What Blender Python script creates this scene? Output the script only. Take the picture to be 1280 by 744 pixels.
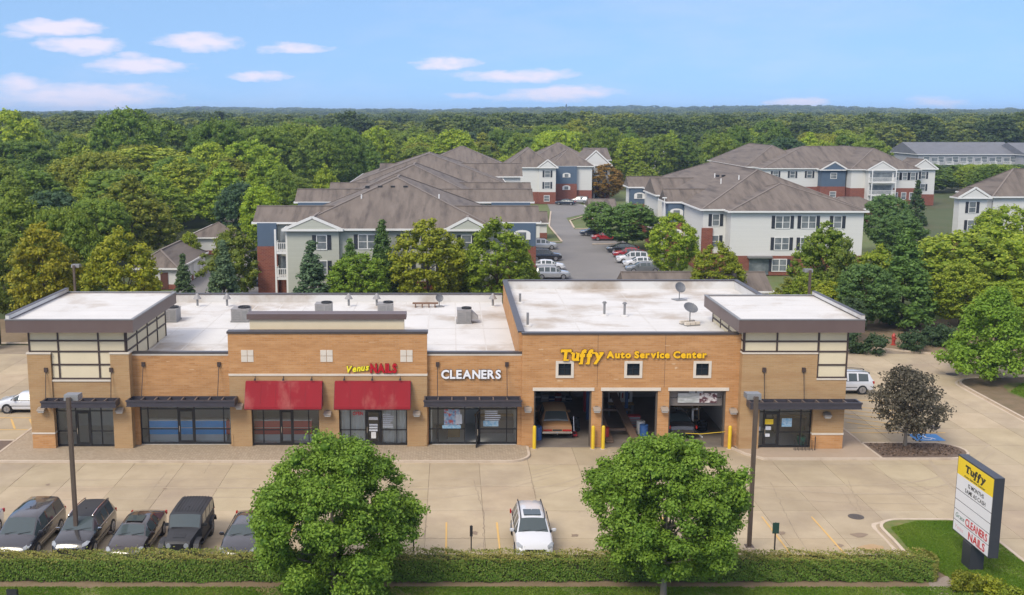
import bpy, bmesh, math, random
import numpy as np
from mathutils import Vector, Matrix
R = math.radians
random.seed(7); rng = np.random.default_rng(7)
for o in list(bpy.data.objects): bpy.data.objects.remove(o)
S = bpy.context.scene
COL = S.collection

# ------------------------------------------------------------------ camera, sky, sun, exposure
cam_d = bpy.data.cameras.new('camera'); cam = bpy.data.objects.new('camera', cam_d); COL.objects.link(cam)
FPX, CAMH, YH, CX, CY = 1350.0, 21.0, 143.0, 565.0, 372.0
PITCH = math.atan((CY - YH) / FPX)
cam.location = (0, 0, CAMH); cam.rotation_euler = (math.pi/2 - PITCH, 0, 0)
cam_d.sensor_width = 36; cam_d.lens = FPX/1280*36; cam_d.shift_x = (640-CX)/1280; cam_d.clip_start = 0.5; cam_d.clip_end = 30000
S.camera = cam
S.view_settings.view_transform = 'Standard'; S.view_settings.look = 'None'
S.view_settings.exposure = 0.68; S.view_settings.gamma = 1.0
SUN_EL, SUN_AZ = 47.0, 216.0          # azimuth clockwise from +Y: behind the camera
w = bpy.data.worlds.new('World'); S.world = w; w.use_nodes = True

def px_dir(px, py):
    u = (px-CX)/FPX; v = (py-CY)/FPX; c, s = math.cos(PITCH), math.sin(PITCH)
    d = Vector((u, c - v*s, -s - v*c)); d.normalize(); return d
def gz(px, py, z=0.0):
    d = px_dir(px, py); t = (z-CAMH)/d.z; return Vector((d.x*t, d.y*t, z))
def gy(px, py, Y):
    d = px_dir(px, py); t = Y/d.y; return Vector((d.x*t, Y, CAMH+d.z*t))

def build_world():
    nt = w.node_tree; N = nt.nodes; L = nt.links
    for n in list(N): N.remove(n)
    def node(t, **k):
        n = N.new(t)
        for a, b in k.items(): setattr(n, a, b)
        return n
    def m(op, a, b=None, c=None, clamp=False):
        n = node('ShaderNodeMath', operation=op, use_clamp=clamp)
        for i, v in enumerate((a, b, c)):
            if v is None: continue
            if isinstance(v, (int, float)): n.inputs[i].default_value = v
            else: L.new(v, n.inputs[i])
        return n.outputs[0]
    out = node('ShaderNodeOutputWorld'); bg = node('ShaderNodeBackground')
    tc = node('ShaderNodeTexCoord'); sep = node('ShaderNodeSeparateXYZ'); L.new(tc.outputs['Generated'], sep.inputs[0])
    x, y, z = sep.outputs
    # look the sky up a little higher than the true direction: the low sky in the photo is clear blue
    z2 = m('ADD', m('MULTIPLY', m('ABSOLUTE', z), 0.72), 0.24)
    comb = node('ShaderNodeCombineXYZ'); L.new(x, comb.inputs[0]); L.new(y, comb.inputs[1]); L.new(z2, comb.inputs[2])
    nrm = node('ShaderNodeVectorMath', operation='NORMALIZE'); L.new(comb.outputs[0], nrm.inputs[0])
    sky = node('ShaderNodeTexSky', sky_type='NISHITA', sun_disc=False)
    sky.sun_elevation = R(SUN_EL); sky.sun_rotation = R(SUN_AZ); sky.altitude = 0
    sky.air_density = 1.0; sky.dust_density = 0.6; sky.ozone_density = 1.6
    L.new(nrm.outputs[0], sky.inputs['Vector'])
    # clouds: azimuth / elevation in degrees
    az = m('MULTIPLY', m('ARCTAN2', x, y), 180/math.pi); el = m('MULTIPLY', m('ARCSINE', z), 180/math.pi)
    cv = node('ShaderNodeCombineXYZ'); L.new(az, cv.inputs[0]); L.new(m('MULTIPLY', el, 3.0), cv.inputs[1])
    nz = node('ShaderNodeTexNoise'); nz.inputs['Scale'].default_value = 0.42; nz.inputs['Detail'].default_value = 6; nz.inputs['Roughness'].default_value = 0.6
    L.new(cv.outputs[0], nz.inputs['Vector'])
    nz2 = node('ShaderNodeTexNoise'); nz2.inputs['Scale'].default_value = 1.1; nz2.inputs['Detail'].default_value = 5
    L.new(cv.outputs[0], nz2.inputs['Vector'])
    sp = node('ShaderNodeSeparateColor'); L.new(nz.outputs['Color'], sp.inputs[0])
    azw = m('ADD', az, m('MULTIPLY', m('SUBTRACT', sp.outputs[0], 0.5), 3.2))
    elw = m('ADD', el, m('MULTIPLY', m('SUBTRACT', sp.outputs[1], 0.5), 0.9))
    clouds = [(68,33,62,12,1),(22,43,30,9,.8),(105,56,52,13,1),(172,82,66,13,1),(165,69,26,7,.8),(250,52,56,13,1),(320,95,46,9,.95),
              (368,60,52,8,.9),(100,122,130,22,.95),(20,106,50,14,.9),(160,112,60,9,.7),(555,79,48,8,.95),(645,94,90,10,.95),(700,117,82,12,1),(580,120,34,8,.7),
              (997,128,40,10,1),(1170,128,40,9,.8),(640,122,60,8,.7),(890,133,34,6,.3)]
    tot = None
    for (cx, cy, a, b, k) in clouds:
        d = px_dir(cx, cy); a0 = math.degrees(math.atan2(d.x, d.y)); e0 = math.degrees(math.asin(d.z))
        da = 1.0*a/FPX*57.3; de = .95*b/FPX*57.3
        q = m('ADD', m('POWER', m('DIVIDE', m('SUBTRACT', azw, a0), da), 2.0), m('POWER', m('DIVIDE', m('SUBTRACT', elw, e0), de), 2.0))
        v = m('MULTIPLY', m('POWER', m('MAXIMUM', m('SUBTRACT', 1.15, m('MULTIPLY', q, 0.75)), 0.0), 1.25), k)
        tot = v if tot is None else m('MAXIMUM', tot, v)
    # a thin field of the same streaky clouds all round the sky
    cv2 = node('ShaderNodeCombineXYZ'); L.new(m('MULTIPLY', az, 0.045), cv2.inputs[0]); L.new(m('MULTIPLY', el, 0.16), cv2.inputs[1]); cv2.inputs[2].default_value = 4.7
    nf = node('ShaderNodeTexNoise'); nf.inputs['Scale'].default_value = 1.6; nf.inputs['Detail'].default_value = 7; nf.inputs['Roughness'].default_value = 0.62
    L.new(cv2.outputs[0], nf.inputs['Vector'])
    wisp = m('MULTIPLY', m('SUBTRACT', nf.outputs[0], 0.46, None, False), 1.6, None, True)
    ero = m('MULTIPLY', m('SUBTRACT', m('MULTIPLY', tot, 1.25), m('MULTIPLY', m('SUBTRACT', 1.0, nz2.outputs[0]), 1.0)), 0.95, None, True)
    dens = m('MINIMUM', m('ADD', ero, m('MULTIPLY', wisp, 0.40), None, True), 0.85)
    # the light of a bright hazy day is whiter than a pure blue sky
    white = node('ShaderNodeMixRGB', blend_type='MIX'); white.inputs[0].default_value = 0.14
    hs = node('ShaderNodeHueSaturation'); hs.inputs['Saturation'].default_value = 1.24; hs.inputs['Value'].default_value = 1.12
    L.new(sky.outputs[0], hs.inputs['Color'])
    L.new(hs.outputs[0], white.inputs[1]); white.inputs[2].default_value = (6.2, 7.0, 7.6, 1)
    # a soft white veil of high cloud overhead, all round: the photo's shadows are faint and its light is white
    vr = node('ShaderNodeMapRange', interpolation_type='SMOOTHSTEP'); L.new(el, vr.inputs[0]); vr.inputs[1].default_value = 9; vr.inputs[2].default_value = 34; vr.inputs[4].default_value = 0.55
    cm0 = node('ShaderNodeMixRGB', blend_type='MIX'); L.new(dens, cm0.inputs[0]); L.new(white.outputs[0], cm0.inputs[1]); cm0.inputs[2].default_value = (5.5, 5.0, 5.75, 1)
    cm = node('ShaderNodeMixRGB', blend_type='MIX'); L.new(m('MULTIPLY', vr.outputs[0], m('ADD', m('MULTIPLY', nf.outputs[0], 0.5), 0.75)), cm.inputs[0]); L.new(cm0.outputs[0], cm.inputs[1]); cm.inputs[2].default_value = (8.6, 8.0, 8.3, 1)
    L.new(cm.outputs[0], bg.inputs[0]); bg.inputs[1].default_value = 0.115
    L.new(bg.outputs[0], out.inputs[0])
build_world()
sl = bpy.data.lights.new('sun', 'SUN'); sl.energy = 1.9; sl.angle = R(22); sl.color = (1.0, 0.91, 0.76)
sun = bpy.data.objects.new('sun', sl); COL.objects.link(sun)
sd = Vector((math.sin(R(SUN_AZ))*math.cos(R(SUN_EL)), math.cos(R(SUN_AZ))*math.cos(R(SUN_EL)), math.sin(R(SUN_EL))))
sun.rotation_euler = sd.to_track_quat('Z', 'Y').to_euler(); sun.location = (40, -40, 120)

# ------------------------------------------------------------------ helpers
def tag(o, label=None, cat=None, group=None, kind=None):
    if label: o['label'] = label
    if cat: o['category'] = cat
    if group: o['group'] = group
    if kind: o['kind'] = kind
    return o
def thing(name, label, cat, loc=(0,0,0), rz=0.0, group=None):
    o = bpy.data.objects.new(name, None); COL.objects.link(o); o.empty_display_size = 0.3
    o.location = loc; o.rotation_euler = (0, 0, rz); tag(o, label, cat, group); return o
def root_of(o):
    while o.parent: o = o.parent
    return o
KIDS = {}
def add_kid(p, c):
    c.parent = p; KIDS.setdefault(p.name, []).append(c)
class MB:
    def __init__(s): s.v = []; s.f = []
    def add(s, vs, fs):
        b = len(s.v); s.v += [tuple(v) for v in vs]; s.f += [tuple(b+i for i in f) for f in fs]; return s
    def box(s, x0, x1, y0, y1, z0, z1):
        return s.add([(x0,y0,z0),(x1,y0,z0),(x1,y1,z0),(x0,y1,z0),(x0,y0,z1),(x1,y0,z1),(x1,y1,z1),(x0,y1,z1)],
                     [(0,3,2,1),(4,5,6,7),(0,1,5,4),(1,2,6,5),(2,3,7,6),(3,0,4,7)])
    def obox(s, c, size, rz=0, rx=0, ry=0):
        M = Matrix.Rotation(rz,3,'Z') @ Matrix.Rotation(ry,3,'Y') @ Matrix.Rotation(rx,3,'X'); a,b,d = [q/2 for q in size]; c = Vector(c)
        P = [c + M @ Vector(p) for p in ((-a,-b,-d),(a,-b,-d),(a,b,-d),(-a,b,-d),(-a,-b,d),(a,-b,d),(a,b,d),(-a,b,d))]
        return s.add(P, [(0,3,2,1),(4,5,6,7),(0,1,5,4),(1,2,6,5),(2,3,7,6),(3,0,4,7)])
    def bar(s, a, b, wd, ht):
        a, b = Vector(a), Vector(b); d = (b-a); L = d.length; d.normalize()
        up = Vector((0,0,1)) if abs(d.z) < .95 else Vector((0,1,0)); sx = d.cross(up).normalized(); uz = sx.cross(d).normalized()
        P = []
        for q in (a, b):
            for i, j in ((-1,-1),(1,-1),(1,1),(-1,1)): P.append(q + sx*(i*wd/2) + uz*(j*ht/2))
        return s.add(P, [(0,1,2,3),(7,6,5,4),(0,4,5,1),(1,5,6,2),(2,6,7,3),(3,7,4,0)])
    def prism(s, poly, z0, z1):
        n = len(poly); vs = [(p[0],p[1],z0) for p in poly] + [(p[0],p[1],z1) for p in poly]
        return s.add(vs, [tuple(range(n-1,-1,-1)), tuple(range(n,2*n))] + [(i,(i+1)%n,n+(i+1)%n,n+i) for i in range(n)])
    def prismx(s, poly, x0, x1):     # poly in (y,z), extruded along x
        n = len(poly); vs = [(x0,p[0],p[1]) for p in poly] + [(x1,p[0],p[1]) for p in poly]
        return s.add(vs, [tuple(range(n-1,-1,-1)), tuple(range(n,2*n))] + [(i,(i+1)%n,n+(i+1)%n,n+i) for i in range(n)])
    def prismy(s, poly, y0, y1):     # poly in (x,z), extruded along y
        n = len(poly); vs = [(p[0],y0,p[1]) for p in poly] + [(p[0],y1,p[1]) for p in poly]
        return s.add(vs, [tuple(range(n)), tuple(range(2*n-1,n-1,-1))] + [(i,n+i,n+(i+1)%n,(i+1)%n) for i in range(n)])
    def cyl(s, c, r, h, n=12, r2=None, axis='z'):
        r2 = r if r2 is None else r2; c = Vector(c); P = []
        for k, rr in ((0, r), (h, r2)):
            for i in range(n):
                a = 2*math.pi*i/n; q = (rr*math.cos(a), rr*math.sin(a), k)
                if axis == 'x': q = (q[2], q[0], q[1])
                if axis == 'y': q = (q[1], q[2], q[0])
                P.append(c + Vector(q))
        return s.add(P, [tuple(range(n-1,-1,-1)), tuple(range(n,2*n))] + [(i,(i+1)%n,n+(i+1)%n,n+i) for i in range(n)])
    def tube(s, pts, rads, n=7, cap=True):
        pts = [Vector(p) for p in pts]
        if isinstance(rads, (int, float)): rads = [rads]*len(pts)
        P = []; F = []
        for i, p in enumerate(pts):
            d = (pts[min(i+1,len(pts)-1)] - pts[max(i-1,0)]).normalized()
            up = Vector((0,0,1)) if abs(d.z) < .9 else Vector((0,1,0)); sx = d.cross(up).normalized(); uz = sx.cross(d)
            for k in range(n):
                a = 2*math.pi*k/n; P.append(p + (sx*math.cos(a) + uz*math.sin(a))*rads[i])
        for i in range(len(pts)-1):
            for k in range(n): F.append((i*n+k, i*n+(k+1)%n, (i+1)*n+(k+1)%n, (i+1)*n+k))
        if cap: F += [tuple(range(n-1,-1,-1)), tuple(range((len(pts)-1)*n, len(pts)*n))]
        return s.add(P, F)
    def lathe(s, c, prof, n=14):     # prof: (r, z)
        c = Vector(c); P = []; F = []
        for r, z in prof:
            for k in range(n): a = 2*math.pi*k/n; P.append(c + Vector((r*math.cos(a), r*math.sin(a), z)))
        for i in range(len(prof)-1):
            for k in range(n): F.append((i*n+k, i*n+(k+1)%n, (i+1)*n+(k+1)%n, (i+1)*n+k))
        F += [tuple(range(n-1,-1,-1)), tuple(range((len(prof)-1)*n, len(prof)*n))]
        return s.add(P, F)
    def quad(s, *p): return s.add(p, [tuple(range(len(p)))])
    def mesh(s, name, off=(0,0,0), smooth=0):
        me = bpy.data.meshes.new(name); o = Vector(off)
        me.from_pydata([tuple(Vector(v)-o) for v in s.v], [], s.f); me.update()
        if smooth:
            for p in me.polygons: p.use_smooth = True
            me.set_sharp_from_angle(angle=R(smooth))
        return me
    def build(s, name, mat, parent=None, smooth=0, world=True, bevel=0):
        off = (0,0,0)
        if parent is not None and world: off = root_of(parent).location
        me = s.mesh(name, off, smooth)
        if bevel:
            bm = bmesh.new(); bm.from_mesh(me)
            bmesh.ops.bevel(bm, geom=bm.edges[:], offset=bevel, segments=2, affect='EDGES', clamp_overlap=True); bm.to_mesh(me); bm.free()
        o = bpy.data.objects.new(name, me); COL.objects.link(o)
        if mat is not None: me.materials.append(mat)
        if parent is not None: add_kid(parent, o)
        return o
def copy_tree(o, parent=None):
    c = o.copy(); COL.objects.link(c)
    if parent is not None: add_kid(parent, c)
    for ch in list(KIDS.get(o.name, [])): copy_tree(ch, c)
    return c
def arc(cx, cy, r, a0, a1, n=8):
    return [(cx + r*math.cos(R(a0+(a1-a0)*i/n)), cy + r*math.sin(R(a0+(a1-a0)*i/n))) for i in range(n+1)]

# ------------------------------------------------------------------ materials
MATS = {}
def pm(name, col, col2=None, scale=1.0, rough=0.8, bump=0.0, metal=0.0, spec=0.5, detail=5, stretch=(1,1,1), space='pos',
       objcol=False, rnd=0.0, contrast=0.5, col3=None, scale3=0.2, amt3=0.5, bscale=None, coat=0.0, transl=0.0, sheen=0):
    m = bpy.data.materials.new(name); m.use_nodes = True; nt = m.node_tree; N = nt.nodes; L = nt.links
    b = N['Principled BSDF']; b.inputs['Roughness'].default_value = rough; b.inputs['Metallic'].default_value = metal
    b.inputs['Specular IOR Level'].default_value = spec
    if coat: b.inputs['Coat Weight'].default_value = coat; b.inputs['Coat Roughness'].default_value = 0.04
    if space == 'pos': src = N.new('ShaderNodeNewGeometry').outputs['Position']
    else: src = N.new('ShaderNodeTexCoord').outputs['Object']
    mp = N.new('ShaderNodeMapping'); mp.inputs['Scale'].default_value = stretch; L.new(src, mp.inputs[0])
    def noise(sc, det=detail):
        n = N.new('ShaderNodeTexNoise'); n.inputs['Scale'].default_value = sc; n.inputs['Detail'].default_value = det; n.inputs['Roughness'].default_value = 0.6
        L.new(mp.outputs[0], n.inputs['Vector']); return n.outputs[0]
    def ramp(v, a, c):
        r = N.new('ShaderNodeMapRange'); r.inputs[1].default_value = a; r.inputs[2].default_value = c; L.new(v, r.inputs[0]); return r.outputs[0]
    def mix(fac, a, c, mode='MIX'):
        x = N.new('ShaderNodeMixRGB'); x.blend_type = mode
        for i, v in ((0, fac), (1, a), (2, c)):
            if isinstance(v, (int, float)): x.inputs[i].default_value = v
            elif isinstance(v, tuple): x.inputs[i].default_value = (*v, 1) if len(v) == 3 else v
            else: L.new(v, x.inputs[i])
        return x.outputs[0]
    c = col
    if col2: c = mix(ramp(noise(scale), 0.5-contrast/2, 0.5+contrast/2), col, col2)
    if col3: c = mix(ramp(noise(scale3), 0.5, 0.5+amt3), c, col3)
    if objcol:
        oi = N.new('ShaderNodeObjectInfo'); c = mix(1.0, c, oi.outputs['Color'], 'MULTIPLY')
    if rnd:
        oi = N.new('ShaderNodeObjectInfo'); r = N.new('ShaderNodeMapRange'); r.inputs[3].default_value = 1-rnd; r.inputs[4].default_value = 1+rnd
        L.new(oi.outputs['Random'], r.inputs[0])
        cc = N.new('ShaderNodeCombineColor'); [L.new(r.outputs[0], cc.inputs[i]) for i in range(3)]
        c = mix(1.0, c, cc.outputs[0], 'MULTIPLY')
    if isinstance(c, tuple): b.inputs['Base Color'].default_value = (*c, 1)
    else: L.new(c, b.inputs['Base Color'])
    if bump:
        bp = N.new('ShaderNodeBump'); bp.inputs['Strength'].default_value = 1.0; bp.inputs['Distance'].default_value = bump
        L.new(noise(bscale or scale*6), bp.inputs['Height']); L.new(bp.outputs[0], b.inputs['Normal'])
    if transl:
        o = N['Material Output']; tr = N.new('ShaderNodeBsdfTranslucent'); ms = N.new('ShaderNodeMixShader'); ms.inputs[0].default_value = transl
        if isinstance(c, tuple): tr.inputs[0].default_value = (*c, 1)
        else: L.new(c, tr.inputs[0])
        L.new(b.outputs[0], ms.inputs[1]); L.new(tr.outputs[0], ms.inputs[2]); L.new(ms.outputs[0], o.inputs[0])
    MATS[name] = m; return m

def brick_mat(name, c1, c2, mortar, bw=0.30, bh=0.10, off=0.5, plane='xz', msize=0.012, streak=None, stain=None, rough=0.85, herring=False):
    m = bpy.data.materials.new(name); m.use_nodes = True; nt = m.node_tree; N = nt.nodes; L = nt.links
    b = N['Principled BSDF']; b.inputs['Roughness'].default_value = rough; b.inputs['Specular IOR Level'].default_value = 0.25
    g = N.new('ShaderNodeNewGeometry'); sp = N.new('ShaderNodeSeparateXYZ'); L.new(g.outputs['Position'], sp.inputs[0])
    cb = N.new('ShaderNodeCombineXYZ')
    if plane == 'xz':
        ad = N.new('ShaderNodeMath'); L.new(sp.outputs[0], ad.inputs[0]); L.new(sp.outputs[1], ad.inputs[1])
        L.new(ad.outputs[0], cb.inputs[0]); L.new(sp.outputs[2], cb.inputs[1])
    else:
        L.new(sp.outputs[0], cb.inputs[0]); L.new(sp.outputs[1], cb.inputs[1])
    vec = cb.outputs[0]
    if herring:
        mp = N.new('ShaderNodeMapping'); mp.inputs['Rotation'].default_value = (0,0,R(45)); L.new(vec, mp.inputs[0]); vec = mp.outputs[0]
    t = N.new('ShaderNodeTexBrick'); L.new(vec, t.inputs['Vector']); t.offset = off
    t.inputs['Color1'].default_value = (*c1,1); t.inputs['Color2'].default_value = (*c2,1); t.inputs['Mortar'].default_value = (*mortar,1)
    t.inputs['Scale'].default_value = 1; t.inputs['Mortar Size'].default_value = msize; t.inputs['Brick Width'].default_value = bw; t.inputs['Row Height'].default_value = bh
    t.inputs['Mortar Smooth'].default_value = 0.3
    c = t.outputs[0]
    def nz(scale, st):
        mp = N.new('ShaderNodeMapping'); mp.inputs['Scale'].default_value = st; L.new(cb.outputs[0], mp.inputs[0])
        n = N.new('ShaderNodeTexNoise'); n.inputs['Scale'].default_value = scale; n.inputs['Detail'].default_value = 6; L.new(mp.outputs[0], n.inputs['Vector']); return n.outputs[0]
    def mixm(fac, a, col, mode):
        x = N.new('ShaderNodeMixRGB'); x.blend_type = mode; L.new(fac, x.inputs[0]); L.new(a, x.inputs[1]); x.inputs[2].default_value = (*col,1); return x.outputs[0]
    def rg(v, a, d, to=1):
        r = N.new('ShaderNodeMapRange'); r.inputs[1].default_value = a; r.inputs[2].default_value = d; r.inputs[4].default_value = to; L.new(v, r.inputs[0]); return r.outputs[0]
    if streak: c = mixm(rg(nz(1.0, (0.9, 5.0, 1)), 0.42, 0.68, 0.8), c, streak, 'MIX')
    if stain: c = mixm(rg(nz(0.8, (.6, 2.2, 1)), 0.48, 0.70, 0.75), c, stain, 'MIX')
    L.new(c, b.inputs['Base Color'])
    bp = N.new('ShaderNodeBump'); bp.inputs['Distance'].default_value = 0.006; bp.inputs['Strength'].default_value = 0.8
    iv = N.new('ShaderNodeMath'); iv.operation = 'SUBTRACT'; iv.inputs[0].default_value = 1; L.new(t.outputs['Fac'], iv.inputs[1])
    L.new(iv.outputs[0], bp.inputs['Height']); L.new(bp.outputs[0], b.inputs['Normal'])
    MATS[name] = m; return m
def glass_mat(name, tint=(0.75,0.85,0.85), refl=0.12):
    m = bpy.data.materials.new(name); m.use_nodes = True; nt = m.node_tree; N = nt.nodes; L = nt.links
    for n in list(N): N.remove(n)
    o = N.new('ShaderNodeOutputMaterial'); t = N.new('ShaderNodeBsdfTransparent'); t.inputs[0].default_value = (*tint,1)
    g = N.new('ShaderNodeBsdfGlossy'); g.inputs['Roughness'].default_value = 0.02
    fr = N.new('ShaderNodeFresnel'); fr.inputs[0].default_value = 1.5
    ad = N.new('ShaderNodeMath'); ad.operation = 'ADD'; ad.inputs[1].default_value = refl; ad.use_clamp = True; L.new(fr.outputs[0], ad.inputs[0])
    mx = N.new('ShaderNodeMixShader'); L.new(ad.outputs[0], mx.inputs[0]); L.new(t.outputs[0], mx.inputs[1]); L.new(g.outputs[0], mx.inputs[2]); L.new(mx.outputs[0], o.inputs[0])
    MATS[name] = m; return m

OB = brick_mat('orange_brick', (.49,.25,.099), (.40,.192,.069), (.44,.29,.17), bw=.40, bh=.12, streak=(.53,.30,.138), stain=(.40,.205,.085))
TB = brick_mat('tan_brick', (.40,.255,.125), (.37,.23,.11), (.40,.29,.17), bw=.40, bh=.12, streak=(.43,.28,.145), stain=(.34,.20,.095))
RB = brick_mat('red_brick', (.22,.07,.045), (.17,.05,.035), (.25,.18,.15), bw=.4, bh=.16, streak=(.26,.09,.06))
PAV = brick_mat('paver_brick', (.44,.355,.255), (.335,.265,.185), (.23,.18,.125), bw=.24, bh=.12, plane='xy', msize=.014, stain=(.35,.275,.19), herring=True)
WHITE_ROOF = pm('white_roof_membrane', (.62,.605,.58), (.53,.515,.49), .45, .75, .004, detail=8, contrast=.55, col3=(.33,.265,.20), scale3=.2, amt3=.20)
CONC = pm('concrete', (.43,.35,.235), (.345,.275,.178), .55, .9, .004, detail=10, contrast=.42, objcol=True, col3=(.285,.225,.16), scale3=.23, amt3=.30, bscale=14)
KERB = pm('kerb_concrete', (.55,.46,.36), (.46,.375,.285), 1.2, .9, .004, contrast=.7, col3=(.30,.22,.15), scale3=.8, amt3=.4)
JOINT = pm('joint_filler', (.20,.16,.115), (.33,.265,.19), .8, .95)
ASPH = pm('asphalt', (.20,.19,.18), (.155,.148,.145), .4, .9, .003, contrast=.8, col3=(.27,.255,.24), scale3=.1)
STONE = pm('cast_stone', (.64,.58,.49), (.56,.50,.42), 2.0, .85)
CREAM = pm('cream_panel', (.66,.575,.40), (.60,.52,.36), .8, .7)
TRIM = pm('dark_brown_trim', (.048,.030,.025), (.065,.043,.036), 3, .55)
FASC = pm('fascia_metal', (.115,.078,.070), (.135,.095,.086), 1.0, .45, stretch=(1,1,.3))
COPE = pm('coping_metal', (.075,.062,.058), (.055,.045,.043), 2, .4)
CANO = pm('canopy_steel', (.040,.038,.048), (.055,.05,.06), 2, .4)
BLK = pm('black_aluminium', (.018,.018,.02), None, 1, .35)
GLASS = glass_mat('shop_glass', (.95,.97,.965), .015)
DGLASS = pm('dark_window_glass', (.02,.028,.036), None, 1, .06, spec=.8)
RED = pm('red_canvas', (.255,.008,.016), (.21,.007,.013), .7, .9, col3=(.33,.11,.09), scale3=.55, amt3=.22, stretch=(1,1,.35))
GREY_METAL = pm('galvanised_metal', (.27,.265,.26), (.20,.20,.20), 3, .5, metal=.3)
HVAC_M = pm('hvac_paint', (.30,.29,.285), (.22,.21,.205), 2, .6)
YEL = pm('safety_yellow', (.72,.50,.015), (.60,.40,.02), 2.5, .5)
YLINE = pm('faded_yellow_paint', (.66,.40,.09), (.52,.35,.16), 3.0, .85, contrast=.8)
BLUEP = pm('blue_paint', (.03,.20,.52), (.10,.28,.52), 3, .8)
WHITEP = pm('white_paint', (.75,.74,.72), (.66,.65,.63), 2, .5)
MULCH = pm('mulch', (.19,.135,.10), (.11,.078,.058), 3.5, .95, .03, detail=8, contrast=.6)
SOIL = pm('bare_soil', (.24,.17,.105), (.16,.12,.065), 1.5, .95, .02)
GRASS_G = pm('lawn_soil', (.085,.135,.02), (.14,.15,.04), 2.5, .95, .02, col3=(.25,.18,.08), scale3=.5, amt3=.22)
POLE_M = pm('bronze_pole', (.115,.085,.065), (.09,.065,.05), 2, .45)
INT_FLOOR = pm('shop_floor', (.74,.74,.72), (.68,.68,.66), .8, .4)
INT_WALL = pm('shop_wall', (.78,.77,.73), (.74,.73,.69), .8, .8)
GAR_FLOOR = pm('garage_floor', (.24,.205,.17), (.16,.135,.115), .8, .5)
GAR_WALL = pm('garage_wall', (.58,.55,.51), (.50,.47,.43), .6, .85)
RUBBER = pm('tyre_rubber', (.016,.016,.017), None, 1, .8)
RIM = pm('alloy_rim', (.42,.42,.43), None, 1, .3, metal=.8)
CHROME = pm('chrome', (.68,.68,.69), None, 1, .12, metal=1.0)
CGLASS = pm('car_glass', (.055,.072,.074), None, 1, .05, spec=.6)
HLIGHT = pm('headlight_lens', (.30,.32,.34), None, 1, .08, spec=.8)
TLIGHT = pm('tail_light_lens', (.36,.012,.012), None, 1, .15)
PLASTIC = pm('black_plastic', (.022,.022,.024), None, 1, .5)
# ------------------------------------------------------------------ terrain
SKYLINE = [(-300,141),(0,143),(150,143.2),(210,139.5),(250,138),(330,140),(450,140.2),(560,141.2),(650,139.2),(760,137.6),(850,138.8),(930,137.2),(1000,137.6),(1100,140),(1200,141.6),(1280,140.8),(1600,139)]
def hill(x, y):
    d = math.hypot(x, y)
    if d < 1300 or y < 300: return 0.0
    t = min(1.0, (d-1300)/2500.0); t = t*t*(3-2*t)
    px = CX + FPX*x/y; h = float(np.interp(px, [q[0] for q in SKYLINE], [21 + (143-q[1])*4300/FPX - 16.0 for q in SKYLINE]))
    if y > 4300: h *= 0.9
    return t*(h + 1.6*math.sin(x*.011+y*.004) + 1.2*math.sin(x*.023))
def build_terrain():
    xs = [-7000,-5500,-4200] + list(range(-3600,3601,150)) + [4200,5500,7000]
    ys = [-600,-200,0,60,120,250,400,700,1000] + list(range(1150,5200,150)) + [5600,6200,7000]
    V = [(x, y, hill(x, y) - 0.09) for y in ys for x in xs]; nx = len(xs)
    F = [(j*nx+i, j*nx+i+1, (j+1)*nx+i+1, (j+1)*nx+i) for j in range(len(ys)-1) for i in range(nx-1)]
    mb = MB(); mb.v = V; mb.f = F
    g = mb.build('ground', pm('ground_cover', (.045,.070,.018), (.075,.085,.03), .08, .95, .05, col3=(.10,.085,.045), scale3=.03, amt3=.3), smooth=180)
    tag(g, kind='structure')
build_terrain()
def sheet(name, poly, z, mat, kind='structure', parent=None):
    mb = MB(); mb.add([(p[0],p[1],z) for p in poly], [tuple(range(len(poly)))])
    o = mb.build(name, mat, parent)
    if kind and parent is None: tag(o, kind=kind)
    return o

# ------------------------------------------------------------------ concrete lot, slab by slab
lot = sheet('parking_lot', [(-60,40),(70,40),(70,97.6),(-60,97.6)], -0.03, JOINT)
PX, PY, X0, Y0g = 3.0, 3.85, -1.35, 51.45
slab_me = {}
def slab_mesh(k):
    if k not in slab_me:
        r = random.Random(k); g = 0.006 + 0.010*r.random()
        me = MB().box(-PX/2+g, PX/2-g, -PY/2+g, PY/2-g, -0.026, 0).mesh('concrete_slab'); me.materials.append(CONC); slab_me[k] = me
    return slab_me[k]
def in_view(x, y, z=0, m=40):
    c, s = math.cos(PITCH), math.sin(PITCH); zc = y*c+(CAMH-z)*s
    px = CX+FPX*x/zc; py = CY+FPX*(-y*s+(CAMH-z)*c)/zc
    return -m < px < 1280+m and -m < py < 744+m
cand = []
for i in range(-20, 23):
    for j in range(-3, 13):
        x = X0+(i+.5)*PX; y = Y0g+(j+.5)*PY
        if y > 97.6-PY/2: continue
        if -26.5 < x < 23 and 67.5 < y < 99: continue
        if y < 47.6 and x < 25.5: continue
        if x > 43 and y < 83: continue
        if any(in_view(x+a*PX/2, y+b*PY/2, 0, 6) for a in (-1,0,1) for b in (-1,0,1)): cand.append((y, x))
cand.sort()
rest = MB()
for n, (y, x) in enumerate(cand):
    if n < 299:
        o = bpy.data.objects.new('concrete_slab', slab_mesh(random.randrange(6))); COL.objects.link(o); o.location = (x, y, random.uniform(-.003,.001))
        t = random.gauss(1.0, .05); o.color = (t*1.0, t*random.gauss(1,.008), t*random.gauss(1,.014), 1); o.parent = lot
    else:
        rest.box(x-PX/2+.015, x+PX/2-.015, y-PY/2+.015, y+PY/2-.015, -.026, 0)
if rest.v:
    o = rest.build('far_slabs', CONC, lot); o['kind'] = 'stuff'

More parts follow.
